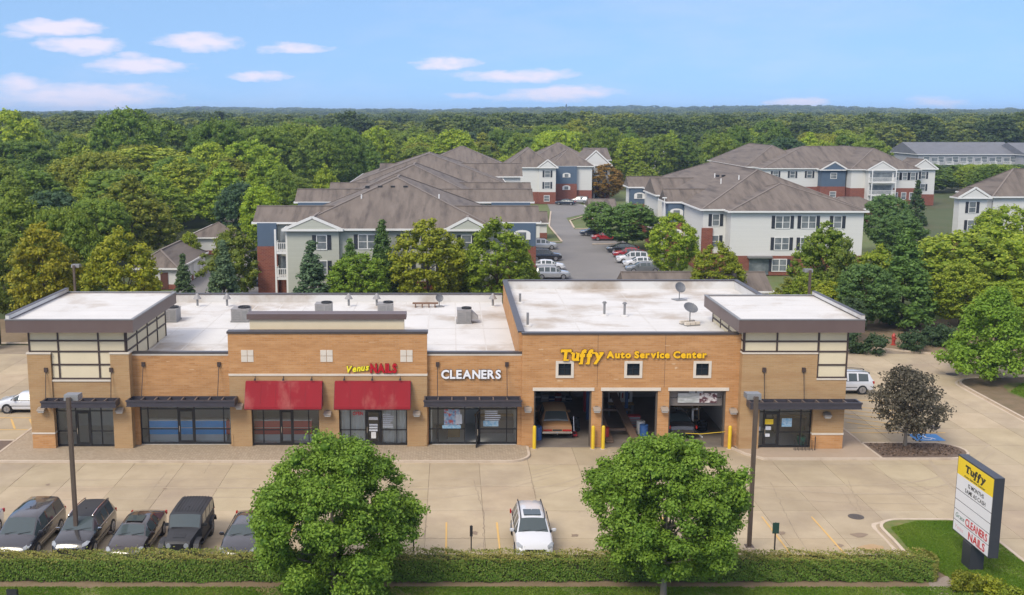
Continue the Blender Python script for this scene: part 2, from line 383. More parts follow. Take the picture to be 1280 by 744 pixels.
# cracks and sealed joints, drawn as thin ribbons of filler
RIB = [0]
def ribbon(pts, wd, z=0.006):
    RIB[0] += 1; z += .00006*(RIB[0] % 50)
    mb = MB(); P = []
    for i, p in enumerate(pts):
        a = Vector(pts[max(i-1,0)]); b = Vector(pts[min(i+1,len(pts)-1)]); d = (b-a).normalized(); n = Vector((-d.y, d.x))
        ww = wd*random.uniform(.25,.6) if z < .008 else wd*random.uniform(.7,1.0)
        P += [(p[0]+n.x*ww/2, p[1]+n.y*ww/2, z), (p[0]-n.x*ww/2, p[1]-n.y*ww/2, z)]
    mb.add(P, [(2*i, 2*i+1, 2*i+3, 2*i+2) for i in range(len(pts)-1)]); return mb
def crack(a, b, wd=.05, n=26, wob=.045):
    pa, pb = gz(*a), gz(*b); pts = []
    for i in range(n+1):
        t = i/n; p = pa.lerp(pb, t); k = math.sin(t*math.pi)
        pts.append((p.x+random.gauss(0,wob)*k, p.y+random.gauss(0,wob)*k))
    ribbon(pts, wd).build('crack', JOINT, lot)
for a, b, wd in [((592,600),(605,641),.07),((605,641),(605,689),.10),((530,673),(534,640),.08),((664,600),(670,622),.07),((963,603),(992,662),.08),((992,662),(1010,690),.06),
                 ((1050,610),(1080,650),.05),((1060,600),(1077,640),.05),((1130,600),(1185,622),.05),((510,673),(622,673),.06),((700,640),(735,640),.05),((180,628),(208,590),.05),
                 ((255,592),(268,572),.05),((15,594),(60,578),.05),((1085,585),(1210,640),.04),((1100,470),(1160,520),.07),((1060,455),(1160,470),.06),((870,574),(872,590),.05)]:
    crack(a, b, wd)
STAIN = pm('oil_stain', (.20,.145,.10), (.27,.205,.145), 2.0, .8)
RUST = pm('rusty_stain', (.36,.235,.115), (.42,.30,.175), 1.5, .85)
def blob(px, py, rx, ry, mat, z=.0095):
    c = gz(px, py); ph = random.random()*6; n = 22
    pts = [(c.x+rx*math.cos(a)*(1+.22*math.sin(3*a+ph)+random.uniform(-.1,.1)), c.y+ry*math.sin(a)*(1+.2*math.sin(2*a+ph)+random.uniform(-.1,.1)), z) for a in [2*math.pi*i/n for i in range(n)]]
    MB().add(pts, [tuple(range(n))]).build('stain', mat, lot)
for a in [(1074,669,.40,.30,STAIN),(1090,686,.6,.5,RUST),(775,600,.22,.3,STAIN),(60,606,.12,.15,STAIN),(206,611,.12,.12,STAIN)]: blob(*a)
TYRE = pm('tyre_mark', (.335,.268,.185), (.395,.32,.222), 1.5, .9)
for pts in ([(700,585),(640,598),(560,604),(470,606),(300,604),(60,606)],[(690,592),(600,612),(500,618),(300,616),(40,620)],[(760,566),(752,585),(715,605),(660,618)],[(870,566),(880,590),(930,612),(1050,622),(1180,624)],[(1240,560),(1180,600),(1080,612),(930,604),(760,600)],[(1180,500),(1150,520),(1165,580),(1230,640)]):
    P_ = [gz(*p) for p in pts]; fine = []
    for i in range(len(P_)-1):
        p0, p1, p2, p3 = P_[max(i-1,0)], P_[i], P_[i+1], P_[min(i+2,len(P_)-1)]
        for k in range(8):
            t = k/8; fine.append(.5*((2*p1)+(p2-p0)*t+(2*p0-5*p1+4*p2-p3)*t*t+(3*p1-p0-3*p2+p3)*t**3))
    for off in (-.75, .75): ribbon([(p.x+off*.3, p.y+off) for p in fine], .26, .0034).build('tyre_mark', TYRE, lot)
for k in range(-10, 7):
    if random.random() < .75: c = Vector((2.34+k*2.63+1.3+random.uniform(-.4,.4), random.uniform(50,52.6), 0)); n = 14; MB().add([(c.x+random.uniform(.12,.3)*math.cos(a), c.y+random.uniform(.12,.3)*math.sin(a), .0094+k*.00004) for a in [2*math.pi*i/n for i in range(n)]], [tuple(range(n))]).build('stain', STAIN, lot)
# painted lines
def line(a, b, wd=.11, mat=YLINE, name='painted_line', z=.0105):
    pa, pb = (gz(*a) if a[1] > 100 else Vector((*a,0))), (gz(*b) if b[1] > 100 else Vector((*b,0)))
    n = 10; ribbon([(pa.x+(pb.x-pa.x)*i/n, pa.y+(pb.y-pa.y)*i/n) for i in range(n+1)], wd, z).build(name, mat, lot)
for k in range(-11, 2): line((2.34+k*2.63, 48.3), (2.34+k*2.63, 53.6))
for x in (11.1, 13.75, 16.4, 19.02): line((x, 48.6), (x, 54.4))
# hatched loading bays beside the two end towers
for k in range(5): line((-33.4+k*1.3, 73.0), (-32.2+k*1.3, 70.6), .16)
line((-38.5,70.4),(-28.6,70.4),.14); line((-39,73.3),(-28.6,73.3),.14)
for k in range(6): line((26.3+k*.25, 77.6-k*1.35), (31.6, 75.2-k*1.35) if k < 5 else (31.4, 70.2), .16)
line((26.2,78.0),(31.8,78.0),.14); line((26.4,69.7),(33.0,69.7),.14); line((31.8,78),(31.8,69.7),.14)
for y in (81, 84): line((26.5,y),(31.8,y),.13)
# wheelchair marking
hc = gz(1158,547); hb = MB().box(hc.x-.95, hc.x+.95, hc.y-.75, hc.y+.75, .006, .0102); hb.build('painted_symbol_field', BLUEP, lot)
sy = MB(); sy.cyl((hc.x+.02,hc.y+.42,.011), .10, .003, 12); sy.bar((hc.x,hc.y+.3,.0125),(hc.x-.05,hc.y-.08,.0125),.13,.003); sy.bar((hc.x-.05,hc.y-.08,.0125),(hc.x+.30,hc.y-.1,.0125),.11,.003)
sy.bar((hc.x+.30,hc.y-.1,.0125),(hc.x+.42,hc.y-.42,.0125),.11,.003); ring = arc(hc.x-.08,hc.y-.18,.32,120,350,14)
for a, b in zip(ring, ring[1:]): sy.bar((*a,.0125),(*b,.0125),.09,.003)
sy.build('painted_wheelchair', WHITEP, lot)

# ------------------------------------------------------------------ kerbs, walks, planting islands, lawns
def kerb(path, wd=.16, h=.13, closed=False):
    mb = MB(); n = len(path); P = []
    for i, p in enumerate(path):
        a = Vector(path[i-1] if (closed or i) else path[0]); b = Vector(path[(i+1) % n] if (closed or i < n-1) else path[-1])
        d = (b-a).normalized(); q = Vector((-d.y, d.x))
        P += [(p[0]+q.x*wd/2, p[1]+q.y*wd/2, -.02), (p[0]+q.x*wd/2, p[1]+q.y*wd/2, h), (p[0]-q.x*wd/2, p[1]-q.y*wd/2, h), (p[0]-q.x*wd/2, p[1]-q.y*wd/2, -.02)]
    F = []
    for i in range(n if closed else n-1):
        j = (i+1) % n
        for k in range(4): F.append((i*4+k, j*4+k, j*4+(k+1) % 4, i*4+(k+1) % 4))
    if not closed: F += [(0,1,2,3), (4*n-1,4*n-2,4*n-3,4*n-4)]
    mb.add(P, F); o = mb.build('kerb', KERB); tag(o, kind='structure'); return o
def gutter(path, wd=.45):
    o = ribbon(path, wd, .004).build('gutter', KERB); tag(o, kind='structure')
# front walk, left
KY = 63.45
walk_path = [(-28.37,70.9),(-28.37,KY)] + [(x, KY) for x in range(-28,4)] + arc(3.4, KY+1.4, 1.4, -90, 0, 8) + [(4.8, 66.35)]
kerb(walk_path)
sheet('walk', [(-28.37,70.9),(-28.37,KY),(3.4,KY)] + arc(3.4, KY+1.4, 1.4, -90, 0, 8) + [(4.8,66.9),(4,67.2),(4,69),(-26,70.9)], .115, PAV)
sheet('walk', [(17.9,66.9),(18.3,65.0),(19.2,63.95),(26.5,63.95),(26.4,67.1),(26.4,71.6),(24.7,71.6),(24.7,69),(18.0,69)], .115, pm('broom_concrete',(.40,.31,.225),(.34,.26,.185),1.5,.9,.003,contrast=.8))
kerb([(17.8,66.2),(18.3,65.0),(19.2,63.95),(26.5,63.95),(30.8,63.97)] + arc(30.8,65.56,1.60,-90,90,8) + [(26.4,67.17)])
kerb([(26.5,64.05),(26.4,67.1),(26.4,71.6),(25.2,71.7)])
sheet('planting_bed', [(26.6,64.04),(30.8,64.04)] + arc(30.8,65.56,1.52,-90,90,8) + [(26.5,67.1)], .10, MULCH)
sheet('planting_bed', [(-36.5,64.0),(-28.45,64.0),(-28.45,67.6),(-36.5,67.6)], .10, MULCH)
kerb([(-36.5,67.7),(-28.4,67.7)]); kerb([(-36.5,63.9),(-28.5,63.9)])
# roadside island with the pylon sign, and the front lawn
isl = [(21.9,49.0),(22.0,50.9),(22.02,52.3)] + arc(23.4,52.4,1.38,180,90,6) + [(25.4,53.78)] + arc(25.77,52.4,1.38,88,0,6) + [(27.16,50.5),(27.12,47),(27.6,43),(29.2,38)]
kerb([(-60,48.05),(-20,48.05),(21.6,48.05)] + isl); gutter([(p[0]-.28 if i < 6 else p[0], p[1]+.28) for i, p in enumerate(isl[:14])])
lawn_poly = [(-60,38),(29.0,38)] + [(p[0]-.0, p[1]) for p in isl[::-1][1:]] + [(21.6,48.05),(-60,48.05)]
lawn = sheet('lawn', lawn_poly, .10, GRASS_G)
sheet('hedge_bed', [(-60,45.45),(-30,45.62),(-12,45.4),(0,45.65),(14,45.5),(23.6,45.6),(23.6,48.0),(-60,48.0)], .106, SOIL)
# island beyond the entry road
fis = [(39.9,66),(39.95,74),(40.0,81)] + arc(42.5,82.2,2.45,180,90,7) + [(48,84.9),(64,85.2)]
kerb(fis); gutter([(p[0]-.3, p[1]+.1) for p in fis[:9]])
sheet('verge', fis[:] + [(64,66)], .10, pm('verge_soil', (.20,.14,.085), (.13,.10,.05), 1.2, .95, .02))
sheet('verge_lawn', [(44.0,66),(43.2,74),(42.4,80)] + arc(44.8,81,2.0,180,90,6) + [(64,83.4),(64,66)], .112, GRASS_G)
# rear edge of the lot
rk = [(70,90.5),(50,91.5),(43.2,93.3),(40.0,95.2),(36.4,97.6),(26,98.2),(-60,98.2)]
kerb(rk)
sheet('rear_bed', rk + [(-60,110),(70,110)], .06, SOIL)
# ------------------------------------------------------------------ roads among the apartments
sheet('apartment_road', [(10.5,111),(29,111),(29,200),(22.8,200),(23.5,222),(30,234),(60,236),(60,246),(32,247),(30,262),(36,275),(36,285),(24,285),(22.3,250),(21.8,240),(18.5,205),(18.3,178),(10.5,178)], -.045, ASPH)
sheet('garage_court', [(-34,112),(-22.5,112),(-22.5,215),(-34,215)], -.05, ASPH)
sheet('apartment_lawn', [(-36,110),(75,110),(75,300),(-36,300)], -.075, pm('apartment_grass', (.085,.13,.03), (.13,.14,.055), .2, .95))
for pts in ([(18.4,180),(18.5,205),(21.6,236)], [(22.9,202),(23.6,216),(29.5,230),(40,233)], [(10.7,178),(18.2,179.5)], [(23,176),(28.5,176.5)], [(23,200.5),(28.8,200.5)]):
    kerb(pts, .3, .10)
# ------------------------------------------------------------------ the row of shops
FX = 3.83      # facade offset in x
bld = thing('retail_building', 'long one-storey orange and tan brick shop row with white flat roof and two corner towers', 'building', (0, 66.6, 0))
def wall_open(mb, x0, x1, z0, z1, y0, y1, ops=()):
    xs = sorted({x0, x1, *[q for o in ops for q in o[:2]]}); 
    for a, b in zip(xs, xs[1:]):
        m_ = (a+b)/2; hs = sorted([(o[2], o[3]) for o in ops if o[0] < m_ < o[1]]); z = z0
        for h0, h1 in hs:
            if h0 > z+1e-4: mb.box(a, b, y0, y1, z, h0)
            z = h1
        if z1 > z+1e-4: mb.box(a, b, y0, y1, z, z1)
    return mb
def F(*xs): return [x+FX for x in xs]
# fronts: plane of each bay of the facade
YT, YN, YW, YG = 65.95, 66.35, 66.65, 66.50
xA0, xA1, xB1, xC1, xD1, xE1, xF1 = F(-30.41, -24.05, -17.90, -5.40, 0.60, 14.30, 20.88)
# storefront openings
SF1, SF2, SF3, SF4, SF5, SFR = F(-28.95,-25.22), F(-23.75,-17.95), F(-16.56,-12.28), F(-11.01,-6.68), F(-5.32,0.34), F(15.55,18.92)
ZT = 2.95
mb = wall_open(MB(), xA1, xB1, 0, 6.1, YW, YW+.35, [(*SF2, 0, ZT)]); mb.build('wall', OB, bld)
mb = wall_open(MB(), xB1, xC1, 0, 4.74, YN, YN+.6, [(*SF3, 0, ZT), (*SF4, 0, ZT)]); mb.build('wall', TB, bld)
MB().box(xB1, xC1, YN, YN+.6, 4.87, 7.45).build('wall', OB, bld)
MB().box(xB1-.02, xC1+.02, YN-.04, YN+.6, 4.74, 4.87).build('stone_band', STONE, bld)
mb = wall_open(MB(), xC1, xD1, 0, 6.1, YW, YW+.35, [(*SF5, 0, ZT)]); mb.build('wall', OB, bld)
bays = [F(1.37,5.03), F(5.69,9.24), F(9.95,13.56)]
wins = [x+FX for x in (3.29, 7.62, 11.98)]
mb = wall_open(MB(), xD1, xE1+.1, 0, 7.36, YG, YG+.4, [(*b_, 0, 3.72) for b_ in bays] + [(x-.40, x+.40, 4.72, 5.50) for x in wins]); mb.build('wall', OB, bld)
for b_ in bays: MB().box(b_[0]-.08, b_[1]+.16, YG-.05, YG+.2, 3.725, 3.93).build('lintel', STONE, bld)
for x in wins:
    f = MB(); f.box(x-.57, x-.40, YG-.05, YG+.1, 4.56, 5.66); f.box(x+.40, x+.57, YG-.05, YG+.1, 4.56, 5.66); f.box(x-.40, x+.40, YG-.05, YG+.1, 5.50, 5.66); f.box(x-.40, x+.40, YG-.05, YG+.1, 4.56, 4.72)
    wf = f.build('window', STONE, bld)
    MB().box(x-.40, x+.40, YG+.12, YG+.14, 4.72, 5.50).build('pane', DGLASS, wf)
    MB().box(x-.02, x+.02, YG+.09, YG+.12, 4.72, 5.50).box(x-.40, x-.02, YG+.09, YG+.12, 5.09, 5.13).box(x+.02, x+.40, YG+.09, YG+.12, 5.09, 5.13).build('glazing_bar', BLK, wf)
# small square tile insets on the nail shop front
for px in (309, 408, 508):
    x = gy(px, 440, YN).x
    for dx in (-.20, .20):
        for dz in (-.20, .20): MB().box(x+dx-.185, x+dx+.185, YN-.03, YN+.02, 6.02+dz-.185, 6.02+dz+.185).build('stone_tile', STONE, bld)
# copings
def coping(x0, x1, y0, y1, z, h=.13, mat=COPE): return MB().box(x0, x1, y0, y1, z, z+h).build('coping', mat, bld)
coping(xA1, xB1, YW-.05, YW+.40, 6.10, .10); MB().box(xA1, xB1-.01, YW-.02, YW+.3, 5.98, 6.095).build('stone_band', STONE, bld)
coping(xC1, xD1+.05, YW-.05, YW+.40, 6.10, .10); MB().box(xC1+.01, xD1-.01, YW-.02, YW+.3, 5.98, 6.095).build('stone_band', STONE, bld)
coping(xB1-.06, xC1+.06, YN-.06, YN+.65, 7.45, .14)
coping(xD1-.05, xE1-.1, YG-.06, YG+.45, 7.36, .11)
# raised screen behind the nail shop front
sx0, sx1 = gz(310, 391, 8.3).x, gz(508, 391, 8.3).x
MB().box(sx0+.15, sx1-.15, 68.6, 69.4, 5.4, 7.95).build('screen_wall', CREAM, bld)
MB().box(sx0, sx1, 68.45, 69.6, 7.95, 8.3).build('screen_coping', FASC, bld)
# side, back and dividing walls
ZR, ZRG = 5.40, 6.75
BY, BYG = 89.6, 88.3
MB().box(xA0, xA0+.35, 75.6, BY, 0, 6.1).build('wall', TB, bld)
MB().box(xA0, xD1-.2, BY, BY+.35, 0, 6.05).build('wall', TB, bld)
coping(xA0-.05, xD1-.2, BY-.06, BY+.4, 6.05, .09, COPE); coping(xA0-.05, xA0+.4, 75.6, BY-.06, 6.1, .08, COPE)
MB().box(xA0+.36, xD1-.21, BY-.012, BY-.002, ZR, 6.04).build('parapet_membrane', WHITE_ROOF, bld)
MB().box(xD1-.20, xD1+.10, YG+.41, BYG, 0, 7.40).build('wall', OB, bld)
coping(xD1-.26, xD1+.16, YG+.42, BYG, 7.40, .09, COPE)
MB().box(xD1+.105, xD1+.115, YG+.6, BYG-.1, ZRG, 7.39).build('parapet_membrane', WHITE_ROOF, bld)
gR = 23.65
MB().box(xD1+.1, gR, BYG, BYG+.3, 0, 7.40).build('wall', OB, bld); coping(xD1-.2, gR+.05, BYG-.05, BYG+.35, 7.40, .09, COPE)
MB().box(xD1+.12, gR-.01, BYG-.014, BYG-.004, ZRG, 7.39).build('parapet_membrane', WHITE_ROOF, bld)
MB().box(gR-.3, gR, 74.2, BYG, 0, 7.40).build('wall', OB, bld); coping(gR-.35, gR+.05, 74.2, BYG-.06, 7.40, .09, COPE)
MB().box(gR-.314, gR-.304, 74.2, BYG-.02, ZRG, 7.39).build('parapet_membrane', WHITE_ROOF, bld)
# roof membrane with lapped seams
MB().box(xA0+.35, xD1-.21, 67.25, BY, 5.15, ZR).build('roof', WHITE_ROOF, bld)
MB().box(xD1+.11, gR-.31, 67.0, BYG, 6.5, ZRG).build('roof', WHITE_ROOF, bld)
SEAM = pm('seam_strip', (.58,.56,.53), (.47,.445,.41), 1.0, .8)
for x in np.arange(xA0+2.2, xD1-.6, 2.05): MB().box(x, x+.09, 67.4, BY-.1, ZR, ZR+.006).build('roof_seam', SEAM, bld)
for y in (72.5, 78.2, 84.0): MB().box(xA0+.5, xD1-.3, y, y+.07, ZR+.006, ZR+.011).build('roof_seam', SEAM, bld)
for y in np.arange(69, BYG-.5, 2.4): MB().box(xD1+.3, gR-.4, y, y+.08, ZRG, ZRG+.006).build('roof_seam', SEAM, bld)
for x in (8.5, 13.6): MB().box(x, x+.07, 67.2, BYG-.1, ZRG+.006, ZRG+.011).build('roof_seam', SEAM, bld)

# ---- corner towers
def panel_front(x0, x1, zs, xs, Y, gap=.05):
    # cream panels between dark battens, each panel its own piece
    for za, zb in zip(zs, zs[1:]):
        ed = [x0] + [x for x in xs if x0+.05 < x < x1-.05] + [x1]
        for a, b in zip(ed, ed[1:]): MB().box(a+gap, b-gap, Y, Y+.06, za+gap, zb-gap).build('panel', CREAM, bld)
def batten(mbx, a, b, wd=.10): mbx.bar(a, b, wd, wd)
# left tower
PF = YT+.10
mb = wall_open(MB(), SF1[0], SF1[1], 0, 4.45, YT+.1, YT+.5, [(*SF1, 0, ZT)]); mb.build('wall', TB, bld)
for a, b, lo in ((xA0, SF1[0], 1), (SF1[1], xA1, 0)):
    if lo:
        MB().box(a+.02, b, YT, YT+.6, 0, 1.05).build('plinth', OB, bld); MB().box(a, b+.01, YT-.03, YT+.6, 1.05, 1.15).build('stone_band', STONE, bld)
        MB().box(a, b, YT, YT+.6, 1.15, 6.22).build('pilaster', TB, bld)
    else: MB().box(a, b, YT, YT+.7, 0, 6.22).build('pilaster', TB, bld)
    MB().box(a-.04, b+.04, YT-.04, YT+.7, 6.22, 6.32).build('pilaster_cap', STONE, bld)
MB().box(SF1[0], SF1[1], YT+.04, YT+.5, 4.45, 4.56).build('stone_band', STONE, bld)
tb = YT+.18
MB().box(xA0+.1, xA1-.22, tb+.07, 75.4, 4.56, 7.72).build('tower_core', CREAM, bld)
MB().box(xA0, xA0+.35, YT+.6, 75.6, 0, 6.1).build('wall', TB, bld)
x0, x1 = xA0+.10, xA1-.22
vx = [x+FX for x in (-28.47, -25.95)]
panel_front(x0, x1, [6.36, 7.05, 7.72], vx, tb); panel_front(SF1[0], SF1[1], [4.60, 5.52, 6.36], vx, tb)
bt = MB()
for z in (6.36, 7.05): batten(bt, (x0, tb, z), (x1, tb, z))
for z in (4.62, 5.52): batten(bt, (SF1[0], tb, z), (SF1[1], tb, z))
for x in vx: batten(bt, (x, tb-.004, 4.6), (x, tb-.004, 7.7))
for x in (x0+.03, x1): batten(bt, (x, tb-.004, 6.3), (x, tb-.004, 7.7))
bt.build('batten', TRIM, bld)
# right flank of the left tower: panels and battens facing the roof
bt = MB(); ys = [tb+.05, 68.4, 70.8, 73.2, 75.4]
for z in (6.36, 7.05): batten(bt, (x1+.06, tb, z), (x1+.06, 75.4, z))
for y in ys: batten(bt, (x1+.064, y, 5.45), (x1+.064, y, 7.7))
for a, b in zip(ys, ys[1:]):
    for za, zb in ((5.45, 6.36), (6.36, 7.05), (7.05, 7.72)): MB().box(x1, x1+.05, a+.05, b-.05, za+.05, zb-.05).build('panel', CREAM, bld)
bt.build('batten', TRIM, bld)
def tower_roof(x0, x1, y0, y1, up):
    f = MB(); f.box(x0, x1, y0, y0+.15, 7.72, 8.50); f.box(x0, x1, y1-.15, y1, 7.72, 8.50); f.box(x0, x0+.15, y0+.15, y1-.15, 7.72, 8.50); f.box(x1-.15, x1, y0+.15, y1-.15, 7.72, 8.50)
    fo = f.build('fascia', FASC, bld)
    e = MB(); e.box(x0-.03, x1+.03, y0-.03, y0+.16, 8.50, 8.56); e.box(x0-.03, x0+.16, y0+.16, y1+.03, 8.50, 8.56); e.box(x1-.16, x1+.03, y0+.16, y1+.03, 8.50, 8.56); e.box(x0+.16, x1-.16, y1-.16, y1+.03, 8.50, 8.56)
    e.build('edge_flashing', GREY_METAL, fo)
    MB().box(x0+.15, x1-.15, y0+.15, y1-.15, 8.30, 8.46).build('roof', WHITE_ROOF, bld)
    MB().box(x0+.15, x1-.15, y0+.15, y1-.15, 7.74, 7.80).build('soffit', CREAM, bld)
    xu = x0+.02 if up < 0 else x1-.24
    MB().box(xu, xu+.22, y0+.05, y1, 8.565, 8.80).build('raised_edge', WHITE_ROOF, bld)
    MB().box(xu-.02, xu+.24, y0+.04, y1+.02, 8.80, 8.83).build('raised_edge_flashing', COPE, bld)
    for y in np.arange(y0+1.6, y1-.5, 1.9): MB().box(x0+.2, x1-.3, y, y+.06, 8.46, 8.465).build('roof_seam', SEAM, bld)
tower_roof(-27.52, -19.66, 65.30, 75.9, -1)
# right tower
YR = 65.85
mb = wall_open(MB(), xE1+.02, xF1, 0, 4.60, YR, YR+.5, [(*SFR, 0, ZT), (SFR[1], xF1, 0, 1.15)]); mb.build('wall', TB, bld)
MB().box(SFR[1], xF1, YR+.0, YR+.5, 0, 1.03).build('plinth', OB, bld); MB().box(SFR[1]-.01, xF1+.03, YR-.03, YR+.5, 1.03, 1.145).build('stone_band', STONE, bld)
xP = 19.0+FX
MB().box(xE1+.02, xP, YR, YR+.5, 4.60, 6.26).build('wall', TB, bld); MB().box(xE1-.02, xP+.02, YR-.04, YR+.5, 6.26, 6.35).build('stone_band', STONE, bld)
MB().box(xP, xF1+.02, YR-.04, YR+.5, 4.60, 4.69).build('stone_band', STONE, bld)
MB().box(xE1+.02, xE1+.42, YR+.5, 72, 0, 6.26).build('wall', TB, bld)
MB().box(xF1-.35, xF1, YR+.5, 74.2, 0, 4.6).build('wall', TB, bld)
tr = YR+.08
MB().box(xE1+.12, xF1-.06, tr+.07, 74.0, 4.70, 7.72).build('tower_core', CREAM, bld)
x0, x1 = xE1+.10, xF1-.04
vx2 = [x+FX for x in (16.44, 19.02)]
panel_front(x0, x1, [6.40, 7.05, 7.72], vx2, tr); panel_front(xP, x1, [4.72, 5.55, 6.40], [], tr)
bt = MB()
for z in (6.40, 7.05): batten(bt, (x0, tr, z), (x1, tr, z))
for z in (4.74, 5.55): batten(bt, (xP, tr, z), (x1, tr, z))
batten(bt, (vx2[0], tr-.004, 6.36), (vx2[0], tr-.004, 7.7)); batten(bt, (xP+.04, tr-.004, 4.7), (xP+.04, tr-.004, 7.7))
for x, z in ((x0, 6.36), (x1, 4.7)): batten(bt, (x, tr-.004, z), (x, tr-.004, 7.7))
ys = [tr+.05, 67.4, 69.6, 71.8, 74.0]
for z in (6.40, 7.05): batten(bt, (x0-.02, tr, z), (x0-.02, 74.0, z))
for y in ys: batten(bt, (x0-.024, y, 6.36), (x0-.024, y, 7.7))
bt.build('batten', TRIM, bld)
for a, b in zip(ys, ys[1:]):
    for za, zb in ((6.40, 7.05), (7.05, 7.72)): MB().box(x0-.03, x0+.02, a+.05, b-.05, za+.05, zb-.05).build('panel', CREAM, bld)
tower_roof(17.68, 25.45, 65.30, 74.6, 1)

# ---- shop fronts: frames, panes, doors, rooms behind
def room(x0, x1, y0, y1, h, wall, floor):
    r = MB(); r.box(x0-.1, x0, y0, y1, 0, h); r.box(x1, x1+.1, y0, y1, 0, h); r.box(x0-.1, x1+.1, y1, y1+.1, 0, h); r.build('room_wall', wall, bld)
    MB().box(x0, x1, y0-.3, y1, .0, .12).build('room_floor', floor, bld)
    MB().box(x0-.1, x1+.1, y0, y1+.1, h, h+.1).build('room_ceiling', INT_WALL, bld)
def storefront(x0, x1, Y, verts, door, ztop=ZT, zmid=1.12, ztr=2.45, opened=False):
    sf = MB(); e = .06
    sf.box(x0, x1, Y-.04, Y+.06, .12, .24); sf.box(x0, x1, Y-.04, Y+.06, ztop-.08, ztop)
    xs = [x0] + verts + [x1]
    for i, x in enumerate(xs):
        a = x if i == 0 else x-e/2; a = x-e if i == len(xs)-1 else a
        sf.box(a, a+e, Y-.045, Y+.065, .24, ztop-.08)
    for a, b in zip(xs, xs[1:]):
        sf.box(a+.03, b-.03, Y-.035, Y+.055, ztr-.03, ztr+.03)
        if not (door[0]-.01 < (a+b)/2 < door[1]+.01): sf.box(a+.03, b-.03, Y-.035, Y+.055, zmid-.03, zmid+.03)
    fr = sf.build('storefront_frame', BLK, bld)
    for a, b in zip(xs, xs[1:]):
        isd = door[0]-.01 < (a+b)/2 < door[1]+.01
        MB().box(a+.04, b-.04, Y, Y+.012, ztr+.02, ztop-.06).build('pane', GLASS, fr)
        if isd: continue
        MB().box(a+.04, b-.04, Y, Y+.012, .22, zmid-.02).build('pane', GLASS, fr)
        MB().box(a+.04, b-.04, Y, Y+.012, zmid+.02, ztr-.02).build('pane', GLASS, fr)
    a, b = door[0]+.035, door[1]-.035; wd = b-a
    ang = R(76) if opened else 0
    def T(mb_):
        if not opened: return mb_
        q = MB(); q.f = mb_.f; c_, s_ = math.cos(ang), math.sin(ang)     # hinged on the right jamb, swung outwards
        for v in mb_.v:
            dx, dy = v[0]-b, v[1]-Y; q.v.append((b + dx*c_ - dy*s_, Y + dx*s_ + dy*c_, v[2]))
        return q
    d = MB(); d.box(a, a+.11, Y-.03, Y+.03, .13, ztr-.04); d.box(b-.11, b, Y-.03, Y+.03, .13, ztr-.04); d.box(a+.11, b-.11, Y-.03, Y+.03, ztr-.17, ztr-.04); d.box(a+.11, b-.11, Y-.03, Y+.03, .13, .36)
    do = T(d).build('door', BLK, bld)
    T(MB().box(a+.10, b-.10, Y-.006, Y+.006, .35, ztr-.16)).build('pane', GLASS, do)
    T(MB().box(a+.03, a+.06, Y-.10, Y-.07, .95, 1.35).box(a+.03, a+.06, Y-.07, Y-.03, .97, 1.0).box(a+.03, a+.06, Y-.07, Y-.03, 1.30, 1.33)).build('handle', CHROME, do)
    return fr
def X(*pxs): return [gy(p, 530, YW).x for p in pxs]
ds = X(97.5, 115.5); storefront(*SF1, YT+.42, [*X(97.5), *X(115.5), *X(129)], tuple(ds))
ds = X(222, 242.5); storefront(*SF2, YW+.20, [*X(184.5), *ds, *X(279)], tuple(ds))
ds = X(350.5, 366.5); storefront(*SF3, YN+.3, [*X(329.5), *ds, *X(386)], tuple(ds))
ds = X(457.5, 476.5); storefront(*SF4, YN+.3, [*X(438), *ds, *X(496)], tuple(ds))
ds = X(581, 600); storefront(*SF5, YW+.20, [*X(547.5), *ds, *X(633.5)], tuple(ds), opened=True)
ds = X(951.5, 970.5); storefront(*SFR, YR+.3, [*ds, *X(997.5)], tuple(ds))
for a, b, y0, y1 in ((xA0+.5, xA1-.2, YT+.7, 71), (xA1+.1, xB1-.2, YW+.4, 71.5), (SF3[0]-.6, SF3[1]+.6, YN+.7, 71.5), (SF4[0]-.6, SF4[1]+.6, YN+.7, 73), (xC1+.3, xD1-.35, YW+.4, 71.5), (xE1+.6, xF1-.5, YR+.6, 71)):
    room(a, b, y0, y1, 3.3, INT_WALL, INT_FLOOR)
# garage hall
r = MB(); r.box(xD1+.1, xD1+.2, YG+.41, 79, 0, 5); r.box(xE1+.0, xE1+.01, YG+.6, 79, 0, 5); r.box(xD1+.1, xE1+.02, 79, 79.1, 0, 5); r.build('room_wall', GAR_WALL, bld)
MB().box(xD1+.2, xE1, YG+.0, 79, -.02, .012).build('room_floor', GAR_FLOOR, bld); MB().box(xD1+.1, xE1+.02, YG+.41, 79.1, 5.0, 5.1).build('room_ceiling', GAR_WALL, bld)
JAMB = pm('door_jamb', (.10,.085,.07), None, 1, .6)
for b_ in bays:
    MB().box(b_[0], b_[0]+.09, YG+.1, YG+.39, .013, 3.72).build('door_track', JAMB, bld); MB().box(b_[1]-.09, b_[1], YG+.1, YG+.39, .013, 3.72).build('door_track', JAMB, bld)

